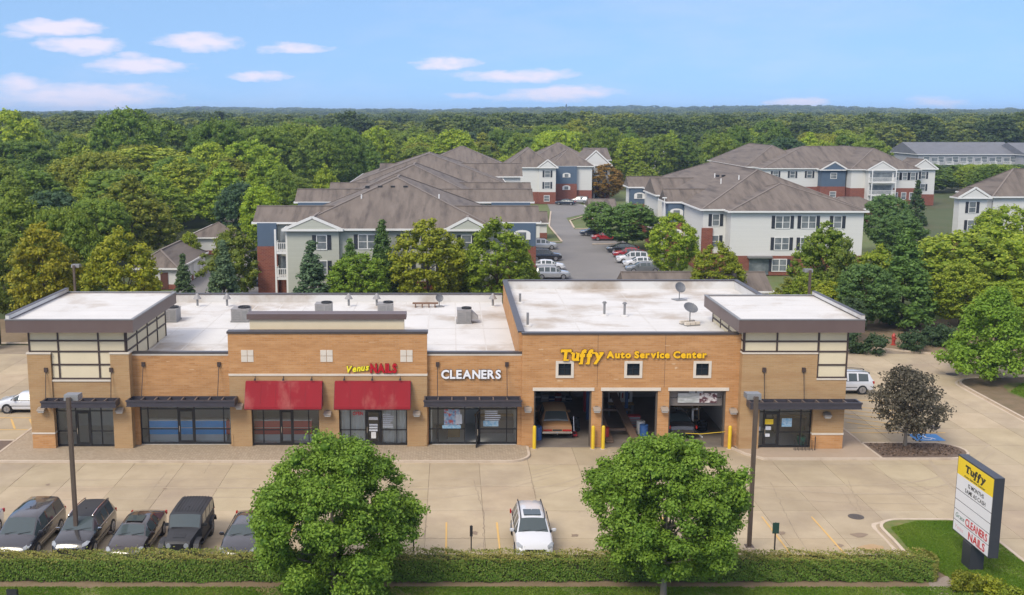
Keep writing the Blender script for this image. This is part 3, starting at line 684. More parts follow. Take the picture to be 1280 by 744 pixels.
# ---- steel canopies with hanger rods
def canopy(x0, x1, yb, yf, z, rods, slats):
    c = MB(); h = .42
    c.box(x0, x1, yf, yf+.10, z, z+h); c.box(x0, x0+.10, yf+.10, yb, z, z+h); c.box(x1-.10, x1, yf+.10, yb, z, z+h); c.box(x0+.1, x1-.1, yb-.08, yb, z, z+h)
    c.box(x0-.04, x1+.04, yf-.05, yf, z+h-.10, z+h+.02); c.box(x0-.03, x1+.03, yf-.03, yf, z, z+.06)
    co = c.build('canopy', CANO, bld)
    MB().box(x0+.1, x1-.1, yf+.1, yb-.08, z+.12, z+.15).build('canopy_deck', CANO, co)
    n = slats
    for i in range(1, n):
        x = x0 + (x1-x0)*i/n; MB().box(x-.04, x+.04, yf+.10, yb-.08, z+.16, z+h-.03).build('canopy_rib', pm('canopy_rib_paint', (.13,.105,.095), None, 1, .5) if 'canopy_rib_paint' not in MATS else MATS['canopy_rib_paint'], co)
    for x, zt, yw in rods:
        MB().tube([(x, yf+.5, z+h-.05), (x, yw-.06, zt)], .022, 6).build('hanger_rod', BLK, co)
        MB().box(x-.11, x+.11, yw-.10, yw+.0, zt-.14, zt+.14).build('wall_plate', TRIM, co)
canopy(gy(51,503,65.05).x, gy(144,503,65.05).x, YT, 65.05, 3.0, [(gy(57.5,460,YT).x, 5.22, YT), (gy(139,460,YT).x, 5.22, YT)], 6)
canopy(gy(158,505,65.3).x, gy(293,505,65.3).x, YW-.3, 65.3, 3.0, [(gy(179.5,458,YW).x, 5.42, YW), (gy(274,458,YW).x, 5.42, YW)], 8)
canopy(gy(530,505,65.3).x, gy(652,505,65.3).x, YW-.3, 65.3, 3.0, [(gy(547,458,YW).x, 5.42, YW), (gy(633.5,458,YW).x, 5.42, YW)], 7)
canopy(gy(938,510,64.9).x, gy(1077,510,64.9).x, YR, 64.9, 2.95, [(gy(955,461,YR).x, 5.25, YR), (gy(1004.5,461,YR).x, 5.25, YR)], 8)
# ---- red awnings
for pa, pb in ((309,401.5),(420,511.5)):
    x0, x1 = gy(pa,480,YN).x, gy(pb,480,YN).x; a = MB()
    prof = [(YN-.01,4.42),(YN-.25,4.40),(65.42,2.95),(65.40,2.78),(65.44,2.78),(YN-.01,2.86)]
    a.prismx(prof, x0-.05, x1+.1); ao = a.build('awning', RED, bld)
    b = MB()
    for x in (x0-.065, x1+.115): b.bar((x, YN-.1, 4.36), (x, 65.45, 2.84), .03, .03)
    b.bar((x0-.06,65.395,2.79),(x1+.11,65.395,2.79),.03,.03); b.build('awning_frame', BLK, ao)
    for t in (.2, .4, .6, .8):
        x = x0+(x1-x0)*t; MB().bar((x, YN-.255, 4.398), (x, 65.413, 2.95), .025, .012).build('seam', pm('awning_seam', (.20,.007,.012), None, 1, .8) if 'awning_seam' not in MATS else MATS['awning_seam'], ao)
    for t in (.12, .5, .88):
        x = x0+(x1-x0)*t; l = MB(); l.tube([(x,YN,4.62),(x,YN-.18,4.74),(x,YN-.30,4.66)], .018, 6); l.lathe((x,YN-.32,4.52), [(.02,.15),(.05,.10),(.09,0)], 8); l.build('gooseneck_lamp', BLK, ao)
EFF = pm('pale_brick_bloom', (.60,.42,.26), (.52,.32,.16), 5, .9)
for px, py_, w_, h_ in ((676,437,.35,.10),(683,450,.28,.09),(700,476,.5,.12),(724,470,.45,.07),(842,455,.3,.10),(845,460,.22,.16),(835,432,.5,.06),(770,474,.4,.06),(330,420,.7,.05),(465,428,.5,.05),(240,462,.4,.05),(210,452,.3,.05)):
    Yw = YG if px > 600 else (YN if px > 290 else YW); q = gy(px, py_, Yw); n = 10
    MB().add([(q.x+w_*.5*math.cos(a)*random.uniform(.6,1.1), Yw-.004, q.z+h_*.5*math.sin(a)*random.uniform(.5,1.1)) for a in [2*math.pi*i/n for i in range(n)]], [tuple(range(n))]).build('brick_stain', EFF, bld)
for x in (xD1+4.75, xD1+9.0): MB().box(x, x+.02, YG-.003, YG, 3.95, 7.35).build('control_joint', TRIM, bld)
# downpipe scuppers and little details
for x in (xB1+.05, xC1-.15): MB().box(x, x+.10, YN-.03, YN, .2, .9).build('drain_cover', TB, bld)

# ---- wall lamps
def wall_lamp(px, py, Y, label):
    p = gy(px, py, Y); t = thing('wall_lamp', label, 'wall lamp', (p.x, Y, p.z), 0, 'wall lamps along the shop fronts')
    MB().box(-.10,.10,-.05,.0,-.22,.18).build('back_plate', COPE, t, world=False)
    MB().prismx([(-.05,.16),(-.42,.05),(-.46,-.06),(-.05,-.06)], -.24, .24).build('hood', pm('lamp_hood', (.30,.25,.20), None, 1, .5) if 'lamp_hood' not in MATS else MATS['lamp_hood'], t, world=False, bevel=.015)
    MB().box(-.18,.18,-.38,-.06,-.16,-.065).build('lens', pm('lamp_lens', (.55,.53,.48), None, 1, .3) if 'lamp_lens' not in MATS else MATS['lamp_lens'], t, world=False)
for px, py, Y, lb in [(53.5,511,YT,'small bronze wall lamp on the left tower pilaster above the orange plinth'),(151,512,YT,'small bronze wall lamp on the tan pilaster beside the first dark canopy'),
    (300,507,YN,'small bronze wall lamp left of the first red awning'),(410,516,YN,'small bronze wall lamp between the two red awnings'),(521,516,YN,'small bronze wall lamp right of the second red awning'),
    (659.5,511,YG,'small bronze wall lamp left of the garage bay holding the brown car'),(745.6,511,YG,'small bronze wall lamp on the pier between first and second garage bays'),
    (830,511,YG,'small bronze wall lamp on the pier between second and third garage bays'),(915.6,513,YG,'small bronze wall lamp right of the third garage bay'),(1032.7,518,YR,'small bronze wall lamp beside the auto shop entrance above a plinth')]:
    wall_lamp(px, py, Y, lb)
# ------------------------------------------------------------------ lettering
def glyph(ch, bold=.02, shear=0.0):
    cu = bpy.data.curves.new('glyph', 'FONT'); cu.body = ch; cu.offset = bold; cu.shear = shear; cu.resolution_u = 3; cu.extrude = .5
    ob = bpy.data.objects.new('glyph', cu); COL.objects.link(ob)
    bpy.context.view_layer.update()
    dg = bpy.context.evaluated_depsgraph_get(); me = bpy.data.meshes.new_from_object(ob.evaluated_get(dg))
    bpy.data.objects.remove(ob); bpy.data.curves.remove(cu)
    vs = [v.co.copy() for v in me.vertices]; fs = [tuple(p.vertices) for p in me.polygons]; bpy.data.meshes.remove(me)
    return vs, fs
GC = {}
def glyph_c(ch, bold, shear):
    k = (ch, bold, shear)
    if k not in GC: GC[k] = glyph(*k)
    return GC[k]
def text_layout(txt, bold=.02, shear=0.0, track=.07, space=.35):
    # returns letters [(ch, verts, faces)] laid out from x=0, cap height of 'H' = 1 unit, and the total width
    hv, _ = glyph_c('H', bold, 0); y0 = min(v.y for v in hv); k = 1.0/(max(v.y for v in hv)-y0)
    x = 0; out = []
    for ch in txt:
        if ch == ' ': x += space; continue
        vs, fs = glyph_c(ch, bold, shear); a = min(v.x for v in vs); b = max(v.x for v in vs)
        out.append((ch, [Vector(((v.x-a)*k + x, (v.y-y0)*k, v.z)) for v in vs], fs)); x += (b-a)*k + track
    return out, x-track
SERIF = {'T': [(.02,.72,.10,.92),(.60,.72,.68,.92),(.18,0,.52,.14)], 'u': [(-.06,.62,.14,.76),(.40,0,.66,.12),(.36,.62,.46,.76)], 'f': [(-.08,-.30,.30,-.16)], 'y': [(-.10,.62,.22,.76),(.38,.62,.66,.76)]}
def sign_text(parent, txt, org, ux, width, height, depth, face_mat, side_mat, bold=.03, shear=0.0, track=.07, name='letter', rise=0.0, serif=False, face_t=.012):
    # org: lower-left corner on the wall; ux: reading direction; the text faces the viewer (normal = ux x up, reversed)
    ux = Vector(ux).normalized(); up = Vector((0,0,1)); nrm = ux.cross(up)
    L, W = text_layout(txt, bold, shear, track); sx = width/W; org = Vector(org)
    for i, (ch, vs, fs) in enumerate(L):
        mid = sum(v.x for v in vs)/len(vs)*sx; lift = rise*mid/width
        desc = .30 if (serif and ch == 'f') else 0.0
        vv = [Vector((v.x, v.y, v.z)) for v in vs]; ff = list(fs)
        if desc:   # the swash f hangs below the line
            vv = [Vector((v.x, v.y*1.28-.28, v.z)) for v in vv]
        if serif:
            a = min(v.x for v in vv); b = max(v.x for v in vv); w_ = b-a
            for (p0, q0, p1, q1) in SERIF.get(ch, []):
                p0, p1 = a+(p0/.68)*w_, a+(p1/.68)*w_; n0 = len(vv); zz = .47
                vv += [Vector(t) for t in ((p0,q0,-zz),(p1,q0,-zz),(p1,q1,-zz),(p0,q1,-zz),(p0,q0,zz),(p1,q0,zz),(p1,q1,zz),(p0,q1,zz))]
                ff += [tuple(n0+i_ for i_ in f) for f in ((0,3,2,1),(4,5,6,7),(0,1,5,4),(1,2,6,5),(2,3,7,6),(3,0,4,7))]
        def place(d0, d1, g):
            m_ = MB(); P = []
            cxm = sum(v.x for v in vv)/len(vv)
            for v in vv:
                d = d0 + (v.z+.5)*(d1-d0)
                P.append(org + ux*(v.x*sx + (v.x-cxm)*sx*g) + up*((v.y+ (v.y-.5)*g*.6)*height + lift) + nrm*d)
            m_.add(P, ff); return m_
        if side_mat is None: place(0, depth, 0).build(name, face_mat, parent)
        else:
            lo = place(.01, depth, .05).build(name, side_mat, parent)
            place(depth+.001, depth+face_t, 0).build('letter_face', face_mat, lo)
WFACE = pm('white_letter_face', (.78,.78,.80), None, 1, .4); DKRET = pm('dark_letter_return', (.028,.022,.02), None, 1, .5)
YFACE = pm('yellow_letter_face', (.85,.50,.01), (.78,.43,.01), 2, .4); RFACE = pm('red_letter_face', (.42,.006,.016), None, 1, .4); YRET = pm('brown_letter_return', (.115,.045,.012), None, 1, .5)
YVEN = pm('lemon_letter_face', (.82,.72,.03), None, 1, .4); GRET = pm('olive_letter_return', (.12,.10,.015), None, 1, .5)
t = thing('wall_sign', 'white block letters reading CLEANERS on orange brick wall', 'sign', (gy(588,468,YW).x, YW, 4.49))
sign_text(t, 'CLEANERS', (gy(551.5,468,YW).x, YW, 4.50), (1,0,0), gy(626,468,YW).x-gy(551.5,468,YW).x, .58, .14, WFACE, DKRET, .035, track=.09)
t = thing('wall_sign', 'slanted yellow script word and red block word NAILS above a red awning', 'sign', (gy(465,460,YN).x, YN, 4.95))
xa, xb, xc = gy(433.5,460,YN).x, gy(461.5,460,YN).x, gy(463,460,YN).x
sign_text(t, 'Venus', (xa, YN, 4.95), (1,0,0), xb-xa, .43, .10, YVEN, GRET, .035, shear=.25, track=.03, rise=.17)
sign_text(t, 'NAILS', (xc, YN, 4.94), (1,0,0), gy(496,460,YN).x-xc, .60, .12, RFACE, pm('red_return',(.20,.004,.01),None,1,.5), .045, track=.06)
t = thing('wall_sign', 'yellow slab letters with brown edges across the brick above the garage bays', 'sign', (gy(790,445,YG).x, YG, 5.6))
xa, xb = gy(700.5,445,YG).x, gy(754.5,445,YG).x
sign_text(t, 'Tuffy', (xa, YG, 5.70), (1,0,0), xb-xa, .74, .15, YFACE, YRET, .05, shear=.12, track=.0, serif=True)
xa, xb = gy(757.5,445,YG).x, gy(883,445,YG).x
sign_text(t, 'Auto Service Center', (xa, YG, 5.86), (1,0,0), xb-xa, .46, .12, YFACE, YRET, .055, track=.07)

# ------------------------------------------------------------------ pylon sign at the entry
sx = 24.12
py = thing('pylon_sign', 'tall dark two-sided sign with yellow and white panels on a stout post', 'sign', (sx+.25, 47.8, .1))
PYL = pm('pylon_paint', (.032,.034,.044), (.042,.044,.054), 2, .45)
ya, yb, za, zb = 45.95, 49.45, 1.30, 5.05
MB().box(sx-.10, sx+.55, 47.35, 48.15, .0, 1.30).build('post', PYL, py)
MB().box(sx, sx+.45, ya, yb, za, zb).build('cabinet', PYL, py)
PW = pm('sign_panel_white', (.74,.74,.75), None, 1, .35); PYW = pm('sign_panel_yellow', (.84,.60,.015), None, 1, .35)
PBK = pm('sign_ink_black', (.015,.015,.015), None, 1, .5); PRD = pm('sign_ink_red', (.50,.012,.02), None, 1, .5); PGN = pm('sign_ink_green', (.03,.14,.09), None, 1, .5)
rows = [(4.14,4.98,PYW),(3.42,4.14,PW),(2.92,3.38,PW),(2.44,2.88,PW),(1.90,2.40,PW),(1.36,1.86,PW)]
for side in (0, 1):
    fx = sx-.012 if side == 0 else sx+.45; d = (0,-1,0) if side == 0 else (0,1,0); y0 = yb-.07 if side == 0 else ya+.07; sg = -1 if side == 0 else 1
    fw = yb-ya-.14; off = sx-.012 if side == 0 else sx+.462
    for a, b, m_ in rows:
        MB().box(fx, fx+.012, ya+.06, yb-.06, a, b).build('sign_panel', m_, py)
    def tx(s, u0, u1, z, h, m_, **k): sign_text(py, s, (off, y0+sg*u0*fw, z), d, (u1-u0)*fw, h, .006, m_, None, name='printed_letter', **k)
    tx('Tuffy', .22, .80, 4.44, .36, PBK, bold=.045, shear=.1, track=.0, serif=True); tx('Auto Service Center', .20, .80, 4.20, .09, PBK, bold=.02)
    tx('12 MONTHS', .34, .78, 3.80, .19, PBK, bold=.01, track=.12); tx('SAME AS CASH', .26, .84, 3.50, .19, PBK, bold=.01, track=.12)
    tx('Grace', .05, .30, 2.06, .22, PGN, bold=.0, shear=.25); tx('CLEANERS', .34, .96, 1.97, .36, PRD, bold=.02)
    tx('Venus', .06, .30, 1.52, .20, pm('sign_ink_pink', (.62,.40,.42), None, 1, .5) if 'sign_ink_pink' not in MATS else MATS['sign_ink_pink'], bold=.0, shear=.25); tx('NAILS', .45, .92, 1.42, .38, PRD, bold=.02)

# ------------------------------------------------------------------ in the shop windows
def panel(name, label, cat, x0, x1, y, z0, z1, mat, th=.02):
    o = MB().box(x0, x1, y, y+th, z0, z1); t = thing(name, label, cat, ((x0+x1)/2, y, z0)); 
    q = o.build('board', mat, t); return t
BLUEC = pm('blue_counter', (.02,.36,.85), (.03,.40,.90), 1, .5); REDC = pm('red_counter', (.60,.08,.07), (.54,.07,.06), 1, .5); WHT = pm('white_laminate', (.66,.65,.63), None, 1, .5)
def counter(label, x0, x1, y, mat, z1=1.45, z0=.55, end=None):
    t = thing('counter', label, 'counter', ((x0+x1)/2, y, .12))
    MB().box(x0, x1, y, y+.4, z0, z1).build('front_panel', mat, t); MB().box(x0-.03, x1+.03, y-.03, y+.43, z1, z1+.09).build('worktop', WHT, t); MB().box(x0, x1, y+.06, y+.36, .12, z0).build('toe_kick', WHT, t)
    MB().box(x0, x1, y-.006, y, (z0+z1)/2-.03, (z0+z1)/2+.01).build('seam', WHT, t)
    if end: MB().box(x1, x1+end[0], y, y+.4, z0, z1).build('end_panel', end[1], t)
a, b = gy(187,540,67.55).x, gy(283,540,67.55).x
counter('bright blue counter seen through the second shop window', a, b, 67.55, BLUEC, end=(.55, REDC))
a, b = gy(318,540,67.55).x, gy(390,540,67.55).x
counter('red counter seen through the shop window under the first red awning', a, b, 67.55, REDC)
# curtains of the nail shop
CUR = pm('white_curtain', (.70,.70,.68), (.62,.62,.60), 3, .9)
def curtain(x0, x1, y, z0, z1, label):
    t = thing('curtain', label, 'curtain', ((x0+x1)/2, y, z0)); n = int((x1-x0)/.07); P = []; F_ = []
    for i in range(n+1):
        x = x0+(x1-x0)*i/n; yy = y+.05*math.sin(i*1.1); P += [(x,yy,z0),(x,yy,z1),(x,yy+.01,z1),(x,yy+.01,z0)]
    for i in range(n):
        for k in range(4): F_.append((i*4+k, (i+1)*4+k, (i+1)*4+(k+1) % 4, i*4+(k+1) % 4))
    MB().add(P, F_).build('drape', CUR, t, smooth=60)
    MB().tube([(x0,y,z1+.02),(x1,y,z1+.02)], .015, 6).build('curtain_rod', BLK, t)
curtain(SF4[0]+.1, X(456)[0], YN+.55, .2, 2.7, 'white curtain in the nail shop window left of its door'); curtain(X(478)[0], SF4[1]-.1, YN+.55, .2, 2.7, 'white curtain in the nail shop window right of its door')
# posters and decals on the glass
PB = pm('poster_blue', (.10,.28,.50), (.55,.62,.66), 5, .5, contrast=.3, col3=(.55,.12,.10), scale3=3.5, amt3=.1); PWH = pm('poster_white', (.68,.70,.72), (.55,.57,.6), 8, .5); PNAVY = pm('poster_navy', (.05,.09,.16), (.12,.2,.3), 6, .5); PY2 = pm('poster_yellow', (.80,.56,.02), None, 1, .5); PSKY = pm('poster_sky', (.16,.42,.62), (.55,.68,.75), 7, .5, contrast=.3)
yg = YW+.19
def decal(label, pxa, pya, pxb, pyb, Y, mat):
    A, B = gy(pxa, pya, Y), gy(pxb, pyb, Y); return panel('poster', label, 'poster', A.x, B.x, Y, B.z, A.z, mat, .006)
decal('blue and red picture poster in the cleaners window', 555,512,575,531,yg,PB); decal('white notice stuck over the blue poster in the cleaners window', 569.5,518,577.5,530,yg-.012,PWH)
decal('pale strip poster under the blue poster in the cleaners window', 553,531.5,576,536,yg,PSKY)
for k in range(5): decal('white price lines on the cleaners window right of the door', 606,513.5+k*2.6,622+random.uniform(-3,4),515+k*2.6,yg,PWH)['group'] = 'price lines on the cleaners window'
decal('sky blue banner decal low on the cleaners window right of the door', 604,526,623,533,yg,PSKY)
yg2 = YN+.28
for k in range(7): decal('white service lines on the nail shop window right of its door', 478.5,517.5+k*2.6,490+random.uniform(-2,5),518.8+k*2.6,yg2,PWH)['group'] = 'service lines on the nail shop window'
panel('door_notice', 'pale oval plate on the brown nail shop door', 'notice', *sorted((gy(461,525,yg2).x, gy(472.5,525,yg2).x)), YN+.25, 1.78, 1.98, WHT, .006)
for k in range(3): decal('small pale notice on the nail shop door below the oval plate', 461.5,530+k*3.4,472,532.2+k*3.4,YN+.25,PWH)['group'] = 'notices on the nail shop door'
decal('white sheet taped low on the nail shop door', 464,540,470,548,YN+.25,WHT)
MB_open = thing('window_lettering', 'small red word OPEN in the nail shop window', 'window sign', (gy(447,516,yg2).x, yg2, 2.3))
sign_text(MB_open, 'OPEN', (gy(441,518.5,yg2).x, yg2, gy(441,519,yg2).z), (1,0,0), .65, .22, .01, pm('neon_red', (.70,.02,.03), None, 1, .4), None, bold=.02)
yr = YR+.28
decal('yellow sign on the auto shop door', 956.5,524,966.5,530.5,yr-.05,PY2); decal('black frame around the yellow door sign', 955.6,522.8,967.4,524,yr-.05,PBK)
decal('small white card under the yellow sign on the auto shop door', 957,533,963.5,537.5,yr-.05,PWH); decal('lower small white card on the auto shop door', 956.5,542,962,546,yr-.05,PWH)
decal('blue and white swirl poster on the auto shop window', 977.5,523,989.5,533.5,yr,PSKY)
for px, py_ in ((939.5,533.5),(947.5,533.5),(941,543.5)): decal('small white card in the narrow window left of the auto shop door', px,py_,px+2.6,py_+5,yr,PWH)['group'] = 'cards left of the auto shop door'
# planter by the auto shop window
pc = gy(1001, 557, YR+.9)
pl = thing('planter', 'teal plant pot with spiky leaves inside the auto shop window', 'planter', (pc.x, YR+.9, .12))
MB().lathe((0,0,0), [(.20,0),(.28,.25),(.30,.55),(.24,.55)], 12).build('pot', pm('teal_pot', (.02,.30,.20), None, 1, .4), pl, world=False)
q = MB()
for i in range(14):
    a_ = i*.9; h = random.uniform(.5,.9); r_ = random.uniform(.12,.3); q.add([(.04*math.cos(a_+1.5),.04*math.sin(a_+1.5),.5),(-.04*math.cos(a_+1.5),-.04*math.sin(a_+1.5),.5),(r_*math.cos(a_),r_*math.sin(a_),.5+h)], [(0,1,2)])
q.build('leaf', pm('pot_leaf', (.06,.14,.05), None, 1, .7), pl, world=False)
# things inside the shops
WOOD = pm('pale_wood', (.42,.28,.12), (.36,.23,.10), 2, .6)
def simple_table(label, x, y, w_, d_, h, top, leg):
    t = thing('table', label, 'table', (x, y, .12)); MB().box(-w_/2,w_/2,-d_/2,d_/2,h-.05,h).build('top', top, t, world=False)
    for sx_ in (-1,1):
        for sy_ in (-1,1): MB().box(sx_*(w_/2-.06)-.025, sx_*(w_/2-.06)+.025, sy_*(d_/2-.06)-.025, sy_*(d_/2-.06)+.025, 0, h-.05).build('leg', leg, t, world=False)
simple_table('small dark table behind the cleaners window left of its door', gy(553,548,68.2).x, 68.2, .8, .6, .75, PLASTIC, PLASTIC)
t = thing('cabinet', 'pale wooden cabinet behind the cleaners window', 'cabinet', (gy(567,548,68.3).x, 68.3, .12)); MB().box(-.42,.42,0,.5,0,1.0).build('carcass', WOOD, t, world=False); MB().box(-.40,-.01,-.02,0,.04,.96).build('door', WOOD, t, world=False); MB().box(.01,.40,-.02,0,.04,.96).build('door', WOOD, t, world=False)
t = thing('service_counter', 'grey sloping service counter inside the cleaners shop', 'counter', (gy(620,548,69.5).x, 69.5, .12)); MB().prismx([(-.4,0),(.4,0),(.4,1.1),(-.4,.9)], -1.4, 1.4).build('body', pm('grey_counter',(.22,.20,.19),None,1,.6), t, world=False); MB().box(-1.45,1.45,-.1,.45,1.1,1.15).build('top', WOOD, t, world=False)
t = thing('service_counter', 'dark waiting-room counter inside the auto shop entrance', 'counter', (gy(985,548,69.5).x, 69.5, .12)); MB().box(-1.0,1.0,-.3,.3,0,1.05).build('body', pm('dark_counter',(.10,.09,.085),None,1,.6), t, world=False); MB().box(-1.05,1.05,-.35,.35,1.05,1.1).build('top', WOOD, t, world=False)

# ------------------------------------------------------------------ garage contents
def garage_stuff():
    b1, b2, b3 = bays
    RU = pm('lift_steel', (.16,.10,.07), (.10,.07,.05), 2, .6)
    t = thing('car_ramp', 'brown steel drive-on lift tracks standing tilted in the second garage bay', 'car lift', ((b2[0]+b2[1])/2, 69.5, 0)); cx = t.location.x
    for k in (-1, 1):
        m_ = MB(); m_.bar((cx+k*.85-.25, 67.4, .12), (cx+k*.75-.75, 73.5, 1.7), .5, .16); m_.build('track', RU, t)
        MB().bar((cx+k*.82-.27, 67.3, .05), (cx+k*.85-.25, 67.5, .2), .5, .05).build('ramp_flap', RU, t)
    for y in (69, 71.5): MB().box(cx-1.5, cx+.9, y, y+.15, .35+(y-69)*.26, .5+(y-69)*.26).build('cross_beam', RU, t)
    for y, z in ((72.8,1.4),): 
        for k in (-1,1): MB().box(cx-.5+k*1.35-.1, cx-.5+k*1.35+.1, y, y+.2, 0, 2.6).build('lift_post', pm('lift_blue',(.05,.09,.20),None,1,.5) if 'lift_blue' not in MATS else MATS['lift_blue'], t)
    t = thing('tool_cabinet', 'tall red tool cabinet at the back of the second garage bay', 'cabinet', (b2[0]+.35, 74.5, 0))
    MB().box(-.5,.5,0,.5,.1,3.2).build('carcass', pm('red_cabinet',(.36,.02,.03),None,1,.4), t, world=False)
    for z in np.arange(.3,3.0,.45): MB().box(-.46,.46,-.02,0,z,z+.40).build('drawer', MATS['red_cabinet'], t, world=False)
    t = thing('banner', 'dark blue banner on the back wall of the second garage bay', 'banner', (b2[1]-.7, 75.0, 2.2)); MB().box(-.8,.8,0,.03,0,1.3).build('cloth', pm('blue_banner',(.02,.035,.16),(.25,.3,.45),4,.5,contrast=.2), t, world=False)
    t = thing('shelving', 'cluttered grey parts shelving beyond the brown car in the first bay', 'shelving', ((b1[0]+b1[1])/2, 77.5, 0)); x0 = -1.7
    for z in (.1,.9,1.7,2.5,3.3): MB().box(-1.7,1.7,-.3,.3,z,z+.04).build('shelf', GREY_METAL, t, world=False)
    for sx_ in (-1.7,1.66):
        for sy_ in (-.3,.26): MB().box(sx_,sx_+.04,sy_,sy_+.04,0,3.6).build('upright', GREY_METAL, t, world=False)
    cols = [(.30,.06,.05),(.10,.14,.25),(.45,.42,.38),(.32,.24,.12),(.12,.12,.12),(.50,.50,.52)]
    bm_ = [pm('parts_box_colour', c_, None, 1, .7) for c_ in cols]
    for z in (.14,.94,1.74,2.54,3.34):
        x = -1.6
        while x < 1.4:
            w_ = random.uniform(.2,.5); h_ = random.uniform(.25,.6)
            bt_ = thing('parts_box', 'small box of parts on the shelving beyond the brown car', 'box', (t.location.x+x+w_/2, 77.45, z), 0, 'boxes on the garage shelving')
            MB().box(-w_/2,w_/2,-.22,.22,0,h_).build('carton', random.choice(bm_), bt_, world=False); MB().box(-w_/2-.004,w_/2+.004,-.23,-.22,h_*.45,h_*.7).build('label_strip', WHT, bt_, world=False); x += w_+.06
    for sx_, n, lb in ((b1[1]-.6,4,'stack of black tyres against the pier right of the brown car'),(b3[1]-.55,3,'stack of black tyres at the right of the third garage bay')):
        for k in range(n):
            tt = thing('tyre', lb.replace('stack of black tyres','black tyre in the stack'), 'tyre', (sx_, 70.2, .012+.22*k), 0, lb); tm = MB(); pr = [(.19,.0),(.30,.0),(.34,.05),(.34,.17),(.30,.22),(.19,.22)]
            P = []; F_ = []
            for i in range(16):
                a_ = 2*math.pi*i/16; P += [(r_*math.cos(a_), r_*math.sin(a_), z) for r_, z in pr]
            for i in range(16):
                for q_ in range(6): F_.append((i*6+q_, ((i+1)%16)*6+q_, ((i+1)%16)*6+(q_+1)%6, i*6+(q_+1)%6))
            tm.add(P, F_); tm.build('carcass', RUBBER, tt, smooth=40, world=False); MB().lathe((0,0,.03),[(.188,0),(.188,.16)],14).build('rim', RIM, tt, world=False)
    # motorbike-like clutter: red frame and wheel beside the brown car
    t = thing('floor_jack', 'red trolley jack and hoses on the floor right of the brown car', 'trolley jack', (b1[1]-.75, 69.0, .012))
    MB().box(-.14,.14,-.4,.4,.08,.22).build('chassis', pm('jack_red',(.30,.02,.03),None,1,.4), t, world=False); MB().tube([(0,.3,.2),(0,.75,1.1)],.02,6).build('handle', CHROME, t, world=False); MB().lathe((0,-.3,.22),[(.08,0),(.08,.06)],10).build('saddle', PLASTIC, t, world=False)
    for k in (-1,1): MB().cyl((k*.16-.02,-.34,.08),.08,.04,10,axis='x').build('wheel', RUBBER, t, world=False)
    # half raised door with two banners in bay three
    d = thing('overhead_door', 'half raised glazed garage door in the third bay', 'garage door', ((b3[0]+b3[1])/2, 67.0, 2.2)); w_ = (b3[1]-b3[0])/2-.12
    for z in (2.62, 3.16): MB().box(-w_,w_,0,.05,z-2.2,z-2.2+.50).build('door_panel', pm('grey_door_panel',(.16,.14,.13),None,1,.5) if 'grey_door_panel' not in MATS else MATS['grey_door_panel'], d, world=False)
    for k in (-.25,.25): MB().box(k-.2,k+.2,-.012,-.002,1.03,1.40).build('door_light', pm('bright_pane',(.5,.52,.53),None,1,.2) if 'bright_pane' not in MATS else MATS['bright_pane'], d, world=False)
    y = 66.92
    A, B = gy(847.5,491.5,y), gy(874,503.5,y); panel('banner', 'grey photo banner of a car hung in the third garage bay', 'banner', A.x, B.x, y, B.z, A.z, pm('grey_photo', (.30,.32,.30), (.55,.56,.56), 1.6, .5, stretch=(1,1,4), contrast=.3))
    A, B = gy(874.5,491.5,y), gy(896,503.5,y); panel('banner', 'red and white patterned banner hung in the third garage bay', 'banner', A.x, B.x, y, B.z, A.z, pm('patterned_print', (.62,.58,.56), (.10,.03,.04), 7, .5, contrast=.12))
    t = thing('ladder', 'wooden planks and ladder leaning in the third garage bay', 'ladder', (b3[1]-.9, 71, 0))
    for k in (-.2,.2): MB().bar((k,-.6,0),(k,.4,2.8),.06,.10).build('rail', WOOD, t, world=False)
    for i in range(8): f_ = (i+1)/9; MB().bar((-.2,-.6+f_,2.8*f_),(.2,-.6+f_,2.8*f_),.04,.04).build('rung', WOOD, t, world=False)
    t = thing('barrier_cord', 'yellow cord strung across the third garage bay beside the bollard', 'cord', (b3[1]-.6, 66.45, 0)); MB().tube([(-1.9,0,.95),(-.9,0,.90),(.62,0,1.05)],.02,6).build('cord', YEL, t, world=False)
garage_stuff()
